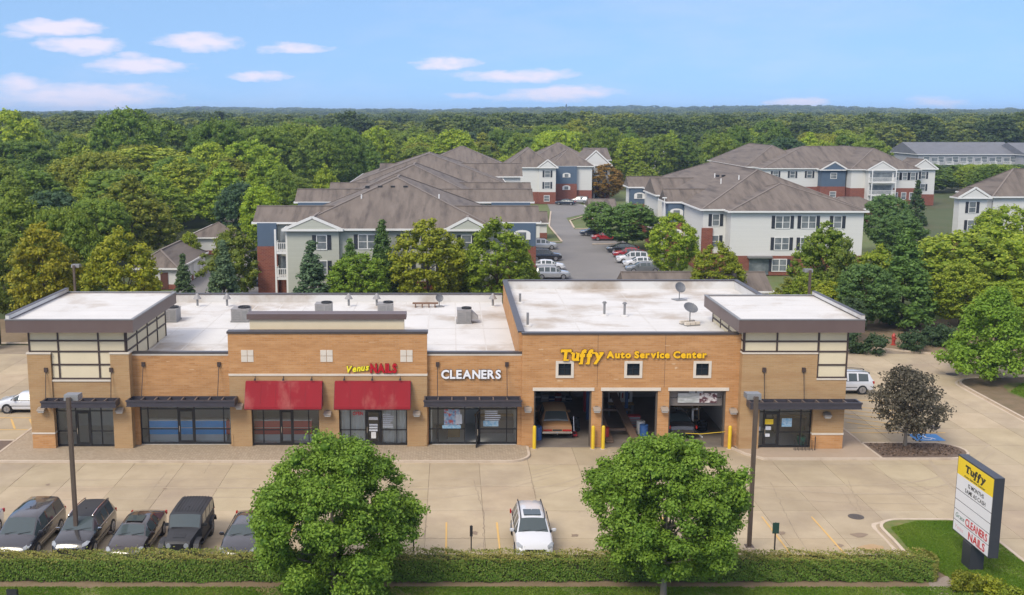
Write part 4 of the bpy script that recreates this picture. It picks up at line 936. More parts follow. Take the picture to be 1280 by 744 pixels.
def garage_clutter():
    b1, b2, b3 = bays
    def drum(x, y, mat, lb):
        t = thing('oil_drum', lb, 'drum', (x, y, .012)); MB().lathe((0,0,0), [(.28,0),(.29,.02),(.28,.05),(.28,.28),(.295,.30),(.28,.32),(.28,.56),(.295,.58),(.28,.60),(.28,.83),(.29,.86),(.27,.87)], 16).build('barrel', mat, t, world=False); MB().lathe((.1,0,.87), [(.04,0),(.04,.03)], 8).build('bung', PLASTIC, t, world=False)
    DB = pm('drum_blue', (.04,.11,.30), None, 1, .4); DR = pm('drum_red', (.38,.03,.03), None, 1, .4); DW = pm('drum_white', (.60,.60,.58), None, 1, .4)
    drum(b2[0]+.45, 68.0, DR, 'red oil drum just inside the second garage bay'); drum(b2[1]-.45, 68.6, DB, 'blue oil drum at the right of the second garage bay'); drum(b2[1]-.5, 69.5, DW, 'white oil drum behind the blue one in the second garage bay'); drum(b1[0]+.40, 68.2, DB, 'blue oil drum left of the old brown car')
    for x, y, lb in (((b2[0]+b2[1])/2+.6, 73.8, 'steel workbench with tools behind the lift in the second bay'), (b3[1]-1.0, 73.0, 'steel workbench at the back right of the third bay')):
        t = thing('workbench', lb, 'workbench', (x, y, .012)); MB().box(-.9,.9,-.35,.35,.86,.92).build('top', WOOD, t, world=False); MB().box(-.85,.85,.28,.33,.92,1.9).build('pegboard', WHT, t, world=False)
        for a_ in (-.84,.78):
            for b_ in (-.3,.24): MB().box(a_,a_+.06,b_,b_+.06,0,.86).build('leg', GREY_METAL, t, world=False)
        for k in range(7): MB().box(-.75+k*.22,-.68+k*.22,.25,.279,1.15+.08*(k%3),1.6).build('hanging_tool', [PLASTIC,DR,GREY_METAL][k%3], t, world=False)
    t = thing('tool_trolley', 'red tool trolley standing in front of the workbench in the second bay', 'trolley', ((b2[0]+b2[1])/2+1.0, 70.6, .012)); MB().box(-.4,.4,-.25,.25,.15,.95).build('cabinet', DR, t, world=False)
    for z in (.2,.38,.56,.74): MB().box(-.36,.36,-.27,-.252,z,z+.15).build('drawer', GREY_METAL, t, world=False)
    for a_ in (-.32,.32): MB().cyl((a_-.02,-.15,.07),.07,.05,10,axis='x').build('castor', RUBBER, t, world=False)
    t = thing('engine_hoist', 'pale grey engine hoist beside the black sports car', 'hoist', (b3[1]-1.35, 69.2, .012))
    for k in (-.4,.4): MB().bar((k,-.8,.08),(k*.5,.5,.08),.08,.08).build('leg', DW, t, world=False)
    MB().box(-.06,.06,.42,.54,.1,1.6).build('mast', DW, t, world=False); MB().bar((0,.48,1.6),(0,-.8,2.0),.09,.11).build('boom', DW, t, world=False); MB().tube([(0,-.78,1.95),(0,-.78,1.5)],.012,6).build('chain', PLASTIC, t, world=False)
    for k, c_ in enumerate((DW, DB, WOOD, DW)):
        t = thing('crate', ['white crate low in the stack','blue crate in the middle of the stack','wooden crate near the top of the stack','white crate topping the stack'][k]+' left of the third garage bay car', 'crate', (b3[0]+.45, 70.6, .012+k*.42)); MB().box(-.3,.3,-.3,.3,0,.40).build('box', c_, t, world=False); MB().box(-.31,.31,-.31,-.30,.30,.36).build('rim', GREY_METAL, t, world=False)
garage_clutter()
# ------------------------------------------------------------------ bollards
def bollard(px, label):
    p = gz(px, 555.5); t = thing('bollard', label, 'bollard', (p.x, 66.15, 0), 0, 'yellow bollards at the garage bays')
    MB().lathe((0,0,0), [(.115,0),(.115,1.42),(.10,1.49),(.06,1.53),(.01,1.545)], 14).build('post', YEL, t, world=False, smooth=50)
    MB().lathe((0,0,0), [(.19,.002),(.19,.03),(.125,.035)], 14).build('base', KERB, t, world=False)
for px, lb in ((666.3,'yellow bollard left of the bay with the brown car'),(738.5,'yellow bollard right of the bay with the brown car'),(751,'yellow bollard at the left of the bay with lift tracks'),(906.7,'yellow bollard right of the bay with the hung banners')): bollard(px, lb)
# ------------------------------------------------------------------ rooftop equipment
def vent(px, py, z, label, group, h=1.2):
    p = gz(px, py, z); t = thing('roof_vent', label, 'roof vent', p, 0, group)
    MB().cyl((0,0,0), .09, h*.62, 8).build('pipe', GREY_METAL, t, world=False)
    MB().lathe((0,0,h*.55), [(.34,0),(.32,.05),(.08,.42),(.02,.46)], 10).build('cap', HVAC_M, t, world=False)
    MB().lathe((0,0,0), [(.24,.002),(.22,.05),(.10,.09)], 10).build('flashing', WHITE_ROOF, t, world=False)
for px in (247,284,436,471,616): vent(px, 383.5, ZR, 'grey cone-capped vent pipe by the rear parapet of the lower roof', 'capped vents on the lower roof')
def pipe(px, py, z, h, label, cap=True):
    p = gz(px, py, z); t = thing('roof_pipe', label, 'vent pipe', p, 0, 'pipes on the garage roof')
    MB().cyl((0,0,0), .085, h, 10).build('pipe', GREY_METAL, t, world=False); MB().lathe((0,0,0), [(.30,.002),(.28,.06),(.10,.12)], 10).build('flashing', WHITE_ROOF, t, world=False)
    if cap: MB().lathe((0,0,h-.02), [(.17,0),(.17,.05),(.12,.06),(.12,.12),(.05,.14)], 10).build('cap', GREY_METAL, t, world=False)
pipe(755.3,394.5,ZRG,.92,'capped steel vent pipe on the garage roof'); pipe(780.5,395.5,ZRG,.92,'capped steel vent pipe on the garage roof')
pipe(650,379,ZRG,.75,'plain steel pipe at the dividing parapet of the garage roof',False); pipe(659.5,408,ZRG,.95,'plain steel pipe at the dividing parapet of the garage roof',False)
def hvac(px, py, z, sx_, sy_, h, label, hood=0):
    sx_ *= .85; sy_ *= .85; h *= .85; p = gz(px, py, z); t = thing('air_conditioner', label, 'rooftop unit', p, 0, 'rooftop air conditioners')
    MB().box(-sx_/2,sx_/2,-sy_/2,sy_/2,.12,h).build('cabinet', HVAC_M, t, world=False)
    MB().box(-sx_/2-.05,sx_/2+.05,-sy_/2-.05,sy_/2+.05,0,.12).build('kerb_base', GREY_METAL, t, world=False)
    MB().box(-sx_/2-.02,sx_/2+.02,-sy_/2-.02,sy_/2+.02,h,h+.04).build('lid', HVAC_M, t, world=False)
    MB().lathe((sx_*.18,0,h+.04), [(min(sx_,sy_)*.36,0),(min(sx_,sy_)*.36,.12),(min(sx_,sy_)*.30,.12),(min(sx_,sy_)*.28,.03)], 16).build('fan_ring', PLASTIC, t, world=False)
    for i in range(5): MB().box(-sx_/2+.08,sx_/2*.1,-sy_/2-.012,-sy_/2-.002,.2+i*(h-.3)/5,.2+i*(h-.3)/5+(h-.3)/9).build('louvre', GREY_METAL, t, world=False)
    MB().box(sx_*.12,sx_*.45,-sy_/2-.015,-sy_/2-.002,.2,h-.1).build('access_panel', GREY_METAL, t, world=False)
    if hood: MB().prismy([(sx_/2,.3),(sx_/2+.55,.3),(sx_/2+.55,.45),(sx_/2,h-.05)], -sy_*.4, sy_*.4).build('intake_hood', HVAC_M, t, world=False)
hvac(213,401,ZR,1.5,1.7,1.15,'grey rooftop air conditioner beside the left tower'); hvac(302,401,ZR,1.55,1.6,1.15,'grey rooftop air conditioner left of the raised cream screen')
hvac(405,394,ZR,1.5,1.4,1.1,'grey rooftop air conditioner behind the left part of the cream screen'); hvac(482,393,ZR,1.4,1.3,1.05,'grey rooftop air conditioner behind the right part of the cream screen')
hvac(580,403,ZR,1.25,1.5,1.2,'grey rooftop air conditioner with intake hood behind the cleaners front',1)
def dish(px, py, z, label, s=1.0, tilt=50, ballast=True):
    p = gz(px, py, z); t = thing('satellite_dish', label, 'satellite dish', p, R(20), 'satellite dishes')
    prof = [(.02+.42*s*i/6, .14*s*(i/6)**2) for i in range(7)]; P = []; F_ = []; n = 18; M = Matrix.Translation((0,0,.95*s)) @ Matrix.Rotation(R(tilt),4,'X')
    for r_, zz in prof + prof[::-1]:
        off = 0 if (r_, zz) else 0
        for k in range(n): a_ = 2*math.pi*k/n; P.append(M @ Vector((r_*math.cos(a_), r_*math.sin(a_), zz)))
    for i in range(7, 14):
        for k in range(n): P[i*n+k] = P[i*n+k] + (M.to_3x3() @ Vector((0,0,-.02)))
    for i in range(13):
        for k in range(n): F_.append((i*n+k, i*n+(k+1)%n, (i+1)*n+(k+1)%n, (i+1)*n+k))
    MB().add(P, F_).build('reflector', pm('dish_grey', (.12,.125,.135), None, 1, .5) if 'dish_grey' not in MATS else MATS['dish_grey'], t, smooth=60, world=False)
    MB().tube([(0,0,.05),(0,0,.9*s)], .035, 8).build('mast', GREY_METAL, t, world=False); MB().tube([M @ Vector((0,-.38*s,.1)), M @ Vector((0,-.05,.55*s))], .015, 6).build('feed_arm', GREY_METAL, t, world=False)
    MB().box(-.45*s,.45*s,-.45*s,.45*s,.0,.06).build('base_frame', GREY_METAL, t, world=False)
    if ballast:
        for k in (-1,0,1):
            for j in (-1,1): MB().obox((k*.34*s, j*.28*s, .16), (.30*s,.18*s,.19), random.uniform(-.1,.1)).build('ballast_block', STONE, t, world=False)
dish(849,375,ZRG,'dark satellite dish near the rear of the garage roof',1.0,60,False); dish(862,406,ZRG,'round satellite dish on ballast blocks beside the right tower',1.15,35,True); dish(549,383.5,ZR,'small dark satellite dish by the rear parapet of the lower roof',.75,65,False)
t = thing('pipe_skid', 'low rusty pipe rack on the lower roof beside the small dish', 'pipe rack', gz(531,384,ZR))
RST = pm('rusty_steel', (.20,.11,.07), (.14,.08,.05), 3, .8)
for k in (-.8,-.25,.3,.8): MB().box(k,k+.08,-.3,.3,0,.28).build('support', RST, t, world=False)
for j in (-.2,.15): MB().tube([(-1.0,j,.33),(1.1,j,.33)],.05,8).build('pipe', RST, t, world=False)
# ------------------------------------------------------------------ lamp posts
def lamp_post(px, py, h, label, pos=None, lamp=True):
    p = gz(px, py) if pos is None else Vector(pos); t = thing('lamp_post', label, 'lamp post', p)
    MB().lathe((0,0,0), [(.28,0),(.28,.25),(.24,.30)], 14).build('concrete_base', KERB, t, world=False)
    MB().box(-.095,.095,-.095,.095,.29,h-.05).build('pole', POLE_M, t, world=False, bevel=.012)
    MB().box(-.2,.2,-.2,.2,.301,.33).build('base_plate', POLE_M, t, world=False)
    MB().box(-.05,.05,.09,.30,h-.28,h-.16).build('arm', POLE_M, t, world=False)
    MB().prismx([(.30,h-.30),(1.0,h-.30),(.95,h-.05),(.35,h-.02)], -.34, .34).build('luminaire', GREY_METAL, t, world=False)
    MB().box(-.28,.28,.36,.94,h-.32,h-.302).build('lens', MATS['lamp_lens'], t, world=False)
lamp_post(97,688,7.75,'brown lamp post rising from the hedge beside the black cars')
lamp_post(936,690,7.85,'brown lamp post rising from the hedge in front of the right tower')
lamp_post(0,0,8.0,'grey lamp post behind the left tower among the yellow trees', gz(92,331,8.0) - Vector((0,0,8.0)))
lamp_post(0,0,8.0,'grey lamp post behind the right tower among shrubs', gz(1013,337,8.0) - Vector((0,0,8.0)))
# small posts and signs along the hedge
def post_sign(px, h, label, w_=.0, mat=None):
    p = gz(px, 688.5); t = thing('sign_post', label, 'sign post', p); MB().box(-.03,.03,-.03,.03,0,h).build('post', PLASTIC, t, world=False)
    MB().box(-w_,w_,-.05,-.032,h-.55,h).build('plate', mat, t, world=False)
DGR = pm('dark_green_plate', (.02,.06,.045), None, 1, .4)
post_sign(589,1.3,'short black post sign standing behind the hedge between the yellow lines',.07,PLASTIC); post_sign(517,1.3,'short black post sign beside the big tree crown',.07,PLASTIC); post_sign(968,1.45,'small dark green plate on a post beside the lamp post',.16,DGR)
t = thing('utility_marker', 'small black slanted marker standing on the front lawn', 'marker', gz(16,752)+Vector((0,0,.1))); MB().prismx([(-.1,0),(.1,0),(.12,.42),(-.05,.50)], -.22,.22).build('body', PLASTIC, t, world=False); MB().box(-.23,.23,-.06,-.045,.34,.46).build('rim', PLASTIC, t, world=False)
# manholes, hydrant, bike rack
IRON = pm('cast_iron', (.10,.085,.075), (.06,.05,.045), 8, .7)
for px, py_, r_, lb in ((1070,646,.36,'round iron manhole cover near the grass island kerb'),(1167,534,.38,'round iron manhole cover beyond the purple tree'),(1190,468,.42,'round iron manhole cover at the bend of the rear drive')):
    p = gz(px, py_); t = thing('manhole_cover', lb, 'manhole cover', p); MB().cyl((0,0,.001), r_, .012, 20).build('cover', IRON, t, world=False); MB().lathe((0,0,.0), [(r_*1.15,.0),(r_*1.15,.008),(r_*1.02,.009)], 20).build('ring', IRON, t, world=False)
    for k in range(3): MB().box(-.2,.2,-.17+k*.15,-.12+k*.15,.013,.018).build('grip_bar', IRON, t, world=False)
p = gz(1122,435); t = thing('fire_hydrant', 'red fire hydrant on the bank at the back of the lot', 'fire hydrant', (p.x, p.y+1.0, .06)); HR = pm('hydrant_red', (.38,.05,.035), None, 1, .5)
MB().lathe((0,0,0), [(.22,0),(.22,.06),(.15,.08),(.15,.75),(.20,.78),(.20,.84),(.16,.95),(.07,1.05),(.05,1.12)], 12).build('barrel', HR, t, world=False, smooth=40)
for k in (-1,1): MB().cyl((k*.15 if k > 0 else -.27,0,.62), .07, .12, 10, axis='x').build('hose_outlet', HR, t, world=False)
MB().cyl((0,-.28,.55), .09, .14, 10, axis='y').build('pumper_outlet', HR, t, world=False)
p = gz(1157,437); t = thing('marker_post', 'short orange marker post beside the rear kerb', 'marker', (p.x, p.y+1.2, .06)); MB().box(-.06,.06,-.06,.06,0,.7).build('post', pm('orange_marker',(.45,.17,.04),None,1,.6), t, world=False, bevel=.02); MB().box(-.07,.07,-.07,.07,.55,.65).build('collar', STONE, t, world=False)
bx = gz(1005, 566).x; t = thing('bike_rack', 'low dark wire bike rack outside the auto shop window', 'bike rack', (bx, 65.55, .115)); 
for k in range(6): MB().tube([(k*.22-.55,-.12,0),(k*.22-.55,-.12,.62),(k*.22-.55,.12,.62),(k*.22-.55,.12,0)],.014,6).build('hoop', PLASTIC, t, world=False)
MB().tube([(-.6,.14,.03),(.6,.14,.03)],.016,6).build('rail', PLASTIC, t, world=False)
MB().tube([(.72,0,0),(.72,0,.9)],.03,8).build('end_post', PLASTIC, t, world=False)
# dark dumpster screen at the far left
t = thing('dumpster_enclosure', 'dark board dumpster enclosure at the rear left of the lot', 'enclosure', (-42.6, 95.2, 0)); DKB = pm('dark_board', (.02,.022,.028), None, 1, .5)
for k in range(14): MB().box(-2.6+k*.25,-2.38+k*.25,-.04,.0,.1,2.4).build('board', DKB, t, world=False)
for k in range(10): MB().box(.92,.96,.02+k*.25,.24+k*.25,.1,2.4).build('board', DKB, t, world=False)
for x in (-2.7,.9): MB().box(x,x+.1,0,.1,0,2.5).build('post', DKB, t, world=False)
# ------------------------------------------------------------------ vehicles
def paint(name, c, rough=.22, metal=.0, coat=1.0): return pm(name, c, None, 1, rough, metal=metal, coat=coat)
P_BLACK = paint('black_paint', (.016,.016,.019)); P_CHAR = paint('charcoal_paint', (.030,.029,.034)); P_WHITE = paint('white_car_paint', (.58,.59,.61), .3); P_SILV = paint('silver_paint', (.42,.43,.44), .3, .4)
P_DKBLUE = paint('dark_blue_paint', (.02,.03,.05)); P_RED = paint('red_car_paint', (.28,.015,.02)); P_BROWN = paint('brown_old_paint', (.33,.18,.085), .4, 0, .2); P_TAN = paint('tan_vinyl', (.36,.24,.13), .7, 0, 0); P_GREY = paint('grey_car_paint', (.13,.14,.15)); P_BROWNBLK = paint('dark_brown_paint', (.028,.020,.018)); P_MATTE = paint('matte_black_paint', (.020,.020,.022), .55, 0, 0)
# stations from tail (t=0) to nose (t=1): (t, z_low, z_belt, z_top, half width factor at belt, half width factor at top); flags per interval
KINDS = {
 'sedan': dict(L=4.85, W=1.84, st=[(0,.42,.66,.70,.80,.72),(.015,.30,.86,.90,.90,.80),(.05,.26,.98,1.04,.96,.82),(.13,.25,.99,1.09,.98,.80),(.30,.24,.97,1.41,1,.62),(.335,.24,.965,1.43,1,.625),(.42,.24,.96,1.455,1,.635),(.445,.24,.96,1.455,1,.635),(.60,.24,.95,1.40,1,.635),(.63,.24,.95,1.37,1,.64),(.745,.24,.94,1.04,.99,.78),(.80,.25,.91,.99,.99,.78),(.93,.26,.80,.87,.95,.74),(.975,.28,.66,.76,.88,.66),(1,.36,.56,.60,.76,.58)],
    fl={3:'b s',4:'p',5:'s',6:'p',7:'s',8:'p',9:'w s'}, wheels=(.20,.80), wr=.33),
 'suv': dict(L=4.65, W=1.86, st=[(0,.46,.80,.86,.84,.78),(.012,.34,.98,1.10,.93,.80),(.03,.28,1.04,1.20,.97,.76),(.075,.26,1.05,1.58,.99,.64),(.10,.26,1.05,1.62,1,.66),(.26,.25,1.04,1.67,1,.68),(.285,.25,1.04,1.675,1,.68),(.42,.25,1.03,1.68,1,.685),(.445,.25,1.03,1.68,1,.685),(.58,.25,1.02,1.63,1,.68),(.605,.25,1.02,1.60,1,.68),(.735,.25,1.02,1.13,1,.82),(.79,.26,1.00,1.09,.99,.82),(.93,.28,.92,.99,.96,.80),(.975,.30,.78,.88,.90,.74),(1,.40,.62,.66,.80,.66)],
    fl={2:'b',4:'s',5:'p',6:'s',7:'p',8:'s',9:'p',10:'w s'}, wheels=(.195,.80), wr=.36),
 'van': dict(L=5.10, W=1.98, st=[(0,.44,.84,.90,.86,.80),(.010,.32,1.02,1.14,.94,.84),(.025,.28,1.06,1.30,.98,.80),(.055,.26,1.07,1.64,1,.70),(.08,.26,1.07,1.69,1,.71),(.26,.25,1.05,1.74,1,.725),(.285,.25,1.05,1.745,1,.725),(.46,.25,1.04,1.75,1,.73),(.485,.25,1.04,1.75,1,.73),(.62,.25,1.03,1.70,1,.72),(.645,.25,1.03,1.66,1,.72),(.81,.25,1.04,1.14,1,.84),(.86,.26,.99,1.07,.98,.84),(.945,.28,.86,.93,.94,.80),(.98,.30,.74,.82,.88,.74),(1,.38,.60,.64,.80,.66)],
    fl={2:'b',4:'s',5:'p',6:'s',7:'p',8:'s',9:'p',10:'w s'}, wheels=(.20,.80), wr=.35),
 'jeep': dict(L=4.45, W=1.68, st=[(0,.55,1.12,1.16,.96,.94),(.01,.50,1.18,1.25,.97,.94),(.02,.50,1.20,1.78,.98,.88),(.05,.48,1.20,1.83,1,.90),(.22,.46,1.20,1.86,1,.91),(.25,.46,1.20,1.86,1,.91),(.40,.46,1.20,1.86,1,.91),(.43,.46,1.20,1.86,1,.91),(.575,.46,1.20,1.83,1,.91),(.595,.46,1.20,1.80,1,.91),(.665,.46,1.20,1.26,1,.90),(.69,.46,1.17,1.22,.88,.80),(.96,.50,1.10,1.15,.76,.68),(.985,.55,1.04,1.08,.74,.66),(1,.60,.98,1.00,.72,.62)],
    fl={3:'s',4:'p',5:'s',6:'p',7:'s',8:'p',9:'w'}, wheels=(.17,.83), wr=.42),
 'wagon': dict(L=5.6, W=2.0, st=[(0,.40,.66,.70,.94,.90),(.008,.34,.86,.90,.97,.92),(.02,.30,.92,.95,.98,.90),(.16,.27,.92,1.00,1,.86),(.22,.26,1.0,1.58,1,.70),(.25,.26,1.0,1.68,1,.70),(.40,.26,1.0,1.72,1,.71),(.425,.26,1.0,1.72,1,.71),(.56,.26,.98,1.68,1,.70),(.585,.26,.98,1.62,1,.70),(.63,.26,.92,.99,1,.84),(.68,.26,.90,.95,1,.86),(.96,.28,.86,.90,.98,.88),(.99,.30,.80,.84,.96,.86),(1,.36,.66,.70,.94,.84)],
    fl={3:'b',5:'s',6:'p',7:'s',8:'p',9:'w s'}, wheels=(.21,.80), wr=.35),
}
def ring(x, zl, zb, zt, fb, ft, W):
    w_ = W/2; wb = w_*fb; wt = w_*ft; h = [(0,zl),(.84*wb,zl),(.985*wb,zl+.10),(wb,zl+.50*(zb-zl)),(.985*wb,zl+.86*(zb-zl)),(.945*wb,zb),
        (wt+.035,zt-.085 if zt-zb > .15 else zt-.03),(wt-.035,zt-.018),(wt*.5,zt+.012),(0,zt+.02)]
    return h
def make_car(kind, pmat, label, group=None, loc=(0,0,0), heading=0, roofmat=None, rails=None, sunroof=False, chrome=False, grille=PLASTIC, name='parked_car', cat='car', plate=False, simple=False, hl=True):
    K = KINDS[kind]; L, W = K['L'], K['W']; t = thing(name, label, cat, loc, heading, group)
    rings = [(s[0]*L - L/2, ring(s[0]*L, *s[1:], W)) for s in K['st']]; nh = 10
    V = []
    for x, h in rings:
        for (y, z) in h: V.append((x, y, z))
        for (y, z) in h[1:-1][::-1]: V.append((x, -y, z))
    npr = nh*2-2; par = {}
    def put(key, f): par.setdefault(key, []).append(f)
    for i in range(len(rings)-1):
        fl = K['fl'].get(i, '').split()
        for k in range(npr):
            k2 = (k+1) % npr; f = (i*npr+k, (i+1)*npr+k, (i+1)*npr+k2, i*npr+k2)
            kk = k if k < nh-1 else npr-1-k      # mirrored segment index 0..8
            key = 'body'
            if kk == 5 and 's' in fl: key = ('side_window', i, k < nh-1)
            elif kk in (7, 8) and 'w' in fl: key = 'windshield'
            elif kk in (7, 8) and 'b' in fl: key = 'rear_window'
            elif roofmat and kk in (6, 7, 8) and K['st'][i][3] > K['st'][0][3]+.35 and K['st'][i+1][3] > K['st'][0][3]+.35: key = 'roof'
            elif kk == 0: key = 'underbody'
            put(key, f)
    put('body', tuple(range(npr))[::-1]); put('body', tuple((len(rings)-1)*npr+k for k in range(npr)))
    def emit(nm, fs, mat, parent, sm=40, inset=0):
        used = sorted({v for f in fs for v in f}); mp = {v: i for i, v in enumerate(used)}; m_ = MB(); m_.v = [V[v] for v in used]; m_.f = [tuple(mp[v] for v in f) for f in fs]
        return m_.build(nm, mat, parent, smooth=sm, world=False)
    body = emit('body', par['body'], pmat, t); emit('underbody', par['underbody'], PLASTIC, t)
    for key, fs in par.items():
        if key == 'windshield': emit('windshield', fs, CGLASS, t)
        elif key == 'rear_window': emit('rear_window', fs, CGLASS, t)
        elif key == 'roof': emit('roof', fs, roofmat, t)
        elif isinstance(key, tuple): emit('side_window', fs, CGLASS, t)
    # wheels with arches
    wr = K['wr']
    for wx in K['wheels']:
        for sd in (-1, 1):
            x = (1-wx)*0 + wx*L - L/2; yo = sd*(W/2)
            MB().cyl((x, yo-(.20 if sd > 0 else -.02)*1.0 - (0 if sd > 0 else 0), wr), wr*1.16, .19, 20, axis='y').build('wheel_arch', PLASTIC, t, world=False) if not simple else None
            wh = MB().cyl((x, yo-.215 if sd > 0 else yo-.015, wr), wr, .23, 20, axis='y').build('wheel', RUBBER, t, world=False, smooth=40, bevel=0)
            MB().cyl((x, yo+.016 if sd > 0 else yo-.022, wr), wr*.68, .006, 16, axis='y').build('rim', RIM if kind != 'jeep' else PLASTIC, wh, world=False)
            if not simple:
                sp = MB()
                for q in range(5):
                    a_ = q*2*math.pi/5; yy = yo+(.026 if sd > 0 else -.026); sp.bar((x, yy, wr), (x+wr*.62*math.cos(a_), yy, wr+wr*.62*math.sin(a_)), .05, .012)
                sp.build('spoke', GREY_METAL, wh, world=False)
    st = K['st']; nose = L/2; zb_n = st[-3][2]; wn = W/2*st[-3][4]
    if hl:
        for sd in (-1, 1):
            if kind == 'jeep': MB().cyl((nose-.015, sd*.42, .92), .12, .03, 14, axis='x').build('headlight', HLIGHT, t, world=False)
            else:
                a_ = [(nose-.42, sd*(wn+.005), zb_n-.02), (nose-.14, sd*(wn*.93), zb_n-.10), (nose-.03, sd*wn*.70, zb_n-.16), (nose-.10, sd*wn*.68, zb_n-.03), (nose-.33, sd*wn*.86, zb_n+.045)]
                m_ = MB(); up = Vector((.012, sd*.012, .012)); m_.add([Vector(p)+up for p in a_] + [Vector(p)-up*3 for p in a_], [(0,1,2,3,4),(9,8,7,6,5)] + [(i,5+i,5+(i+1)%5,(i+1)%5) for i in range(5)]); m_.build('headlight', HLIGHT, t, world=False)
    if kind == 'jeep':
        for q in range(7): MB().box(nose-.005, nose+.012, -.26+q*.08, -.22+q*.08, .72, 1.0).build('grille_slot', PLASTIC, t, world=False)
        MB().box(nose+.02, nose+.24, -.78, .78, .52, .72).build('bumper', PLASTIC, t, world=False, bevel=.03)
        for sd in (-1, 1):
            for wx, l0, l1 in ((K['wheels'][1], -.62, .58), (K['wheels'][0], -.55, .55)):
                x = wx*L-L/2; pr = [(x+l0, .62),(x+l0+.12,.88),(x-.25,.98),(x+.25,.98),(x+l1-.1,.92),(x+l1,.74),(x+l1,.69),(x+l1-.12,.86),(x+.22,.93),(x-.22,.93),(x+l0+.14,.82),(x+l0+.03,.60)]
                m_ = MB(); m_.prismy(pr, sd*.70 if sd > 0 else -.96, .96 if sd > 0 else -.70); m_.build('fender_flare', PLASTIC, t, world=False)
            MB().box(-1.0, .85, sd*.84-.06, sd*.84+.06, .42, .50).build('side_step', PLASTIC, t, world=False)
        sw = MB().cyl((-L/2-.26, 0, 1.05), .40, .24, 18, axis='x').build('spare_wheel', RUBBER, t, world=False); MB().cyl((-L/2-.27, 0, 1.05), .26, .01, 16, axis='x').build('rim', PLASTIC, sw, world=False)
        for q in range(9): MB().box(-L/2+.3, .20, -.60+q*.15, -.57+q*.15, 1.878, 1.892).build('roof_rib', pmat, t, world=False)
        MB().box(.62, 1.90, -.30, .30, 1.13, 1.20).build('hood_bulge', pmat, t, world=False, bevel=.03)
        MB().box(.35, .80, -.62, -.05, 1.262, 1.275).build('wiper', PLASTIC, t, world=False)
    else:
        gz0 = zb_n-.36
        MB().box(nose-.10, nose+.006, -wn*.55, wn*.55, gz0, gz0+.16).build('grille', CHROME if chrome else grille, t, world=False, bevel=.015)
        MB().box(nose-.10, nose+.012, -wn*.75, wn*.75, .38, .46).build('air_intake', PLASTIC, t, world=False)
        xw = [i for i, f in K['fl'].items() if 'w' in f][0]; xc = st[xw+1][0]*L-L/2; zc = st[xw+1][3]
        for sd in (-.55, .10): MB().bar((xc+.02, sd, zc+.035), (xc-.12, sd+.55, zc+.085), .02, .015).build('wiper', PLASTIC, t, world=False)
    # tail lights
    for sd in (-1, 1):
        zt_ = st[2][2]
        if kind == 'wagon': MB().box(-L/2-.012, -L/2+.03, sd*.92 if sd < 0 else .35, sd*.35 if sd < 0 else .92, .56, .68).build('tail_light', TLIGHT, t, world=False)
        else: MB().box(-L/2-.004, -L/2+.20, sd*W/2*.93-.10, sd*W/2*.93+.02*sd, zt_-.22, zt_-.02).build('tail_light', TLIGHT, t, world=False, bevel=.02)
    if kind == 'wagon':
        MB().box(-L/2-.09, -L/2+.06, -.98, .98, .42, .54).build('rear_bumper', CHROME, t, world=False, bevel=.02); MB().box(nose-.05, nose+.09, -.98, .98, .42, .54).build('front_bumper', CHROME, t, world=False, bevel=.02)
        MB().box(-L/2-.016, -L/2+.0, -.30, .30, .58, .68).build('licence_plate', PLASTIC, t, world=False)
        MB().cyl((-L/2-.14, 0, .34), .035, .14, 8, axis='z').build('tow_ball', CHROME, t, world=False)
    # mirrors
    xa = [i for i, f in K['fl'].items() if 'w' in f][0]; mx = st[xa+1][0]*L-L/2-.28; mz = st[xa+1][2]+.10
    for sd in (-1, 1):
        MB().obox((mx, sd*(W/2+.09), mz), (.12,.22,.15), 0).build('mirror', CHROME if chrome else pmat, t, world=False, bevel=.03)
        MB().bar((mx+.02, sd*(W/2-.08), mz-.07), (mx, sd*(W/2+.02), mz-.03), .06, .04).build('mirror_stalk', PLASTIC, t, world=False)
    if not simple:
        xb0 = st[[i for i, f in K['fl'].items() if 's' in f][0]][0]*L-L/2; xb1 = mx+.1; zb = st[5][2]
        for sd in (-1, 1):
            MB().bar((xb0, sd*(W/2*.957), zb+.005), (xb1, sd*(W/2*.957), zb-.01), .012, .03).build('belt_moulding', CHROME if (chrome or kind == 'van') else PLASTIC, t, world=False)
            if kind != 'jeep': MB().bar((-L*.22, sd*(W/2*1.0), .56), (L*.24, sd*(W/2*1.0), .56), .015, .04).build('side_moulding', CHROME if kind == 'van' else PLASTIC, t, world=False)
            for xx in ((-L*.10), (L*.10)): MB().box(xx-.09, xx+.09, sd*(W/2*.985)-.015, sd*(W/2*.985)+.015, zb-.13, zb-.10).build('door_handle', CHROME if chrome else pmat, t, world=False)
    if rails:
        zt_ = max(s[3] for s in st); i0 = [i for i, s in enumerate(st) if s[3] > zt_-.10]
        for sd in (-1, 1):
            yy = sd*(W/2*st[i0[1]][5]-.03); pts = [(st[i][0]*L-L/2, yy, st[i][3]+.06) for i in i0]
            MB().tube(pts, .024, 6).build('roof_rail', rails, t, world=False)
            for p in (pts[0], pts[-1]): MB().box(p[0]-.05, p[0]+.05, yy-.02, yy+.02, p[2]-.08, p[2]).build('rail_foot', rails, t, world=False)
    if sunroof:
        i = [i for i, s in enumerate(st) if s[3] == max(q[3] for q in st)][0]; x1 = st[i+2][0]*L-L/2-.05; zt_ = st[i+1][3]
        MB().box(x1-.75, x1, -.42, .42, zt_-.0, zt_+.028).build('sunroof', CGLASS, t, world=False, bevel=.008)
    MB().box(-.3-L*.02, -.22-L*.02, -.02, .02, max(s[3] for s in st)+.01, max(s[3] for s in st)+.07).build('antenna_fin', pmat, t, world=False)
    return t
DOWN = -math.pi/2      # nose towards the camera side (-y)
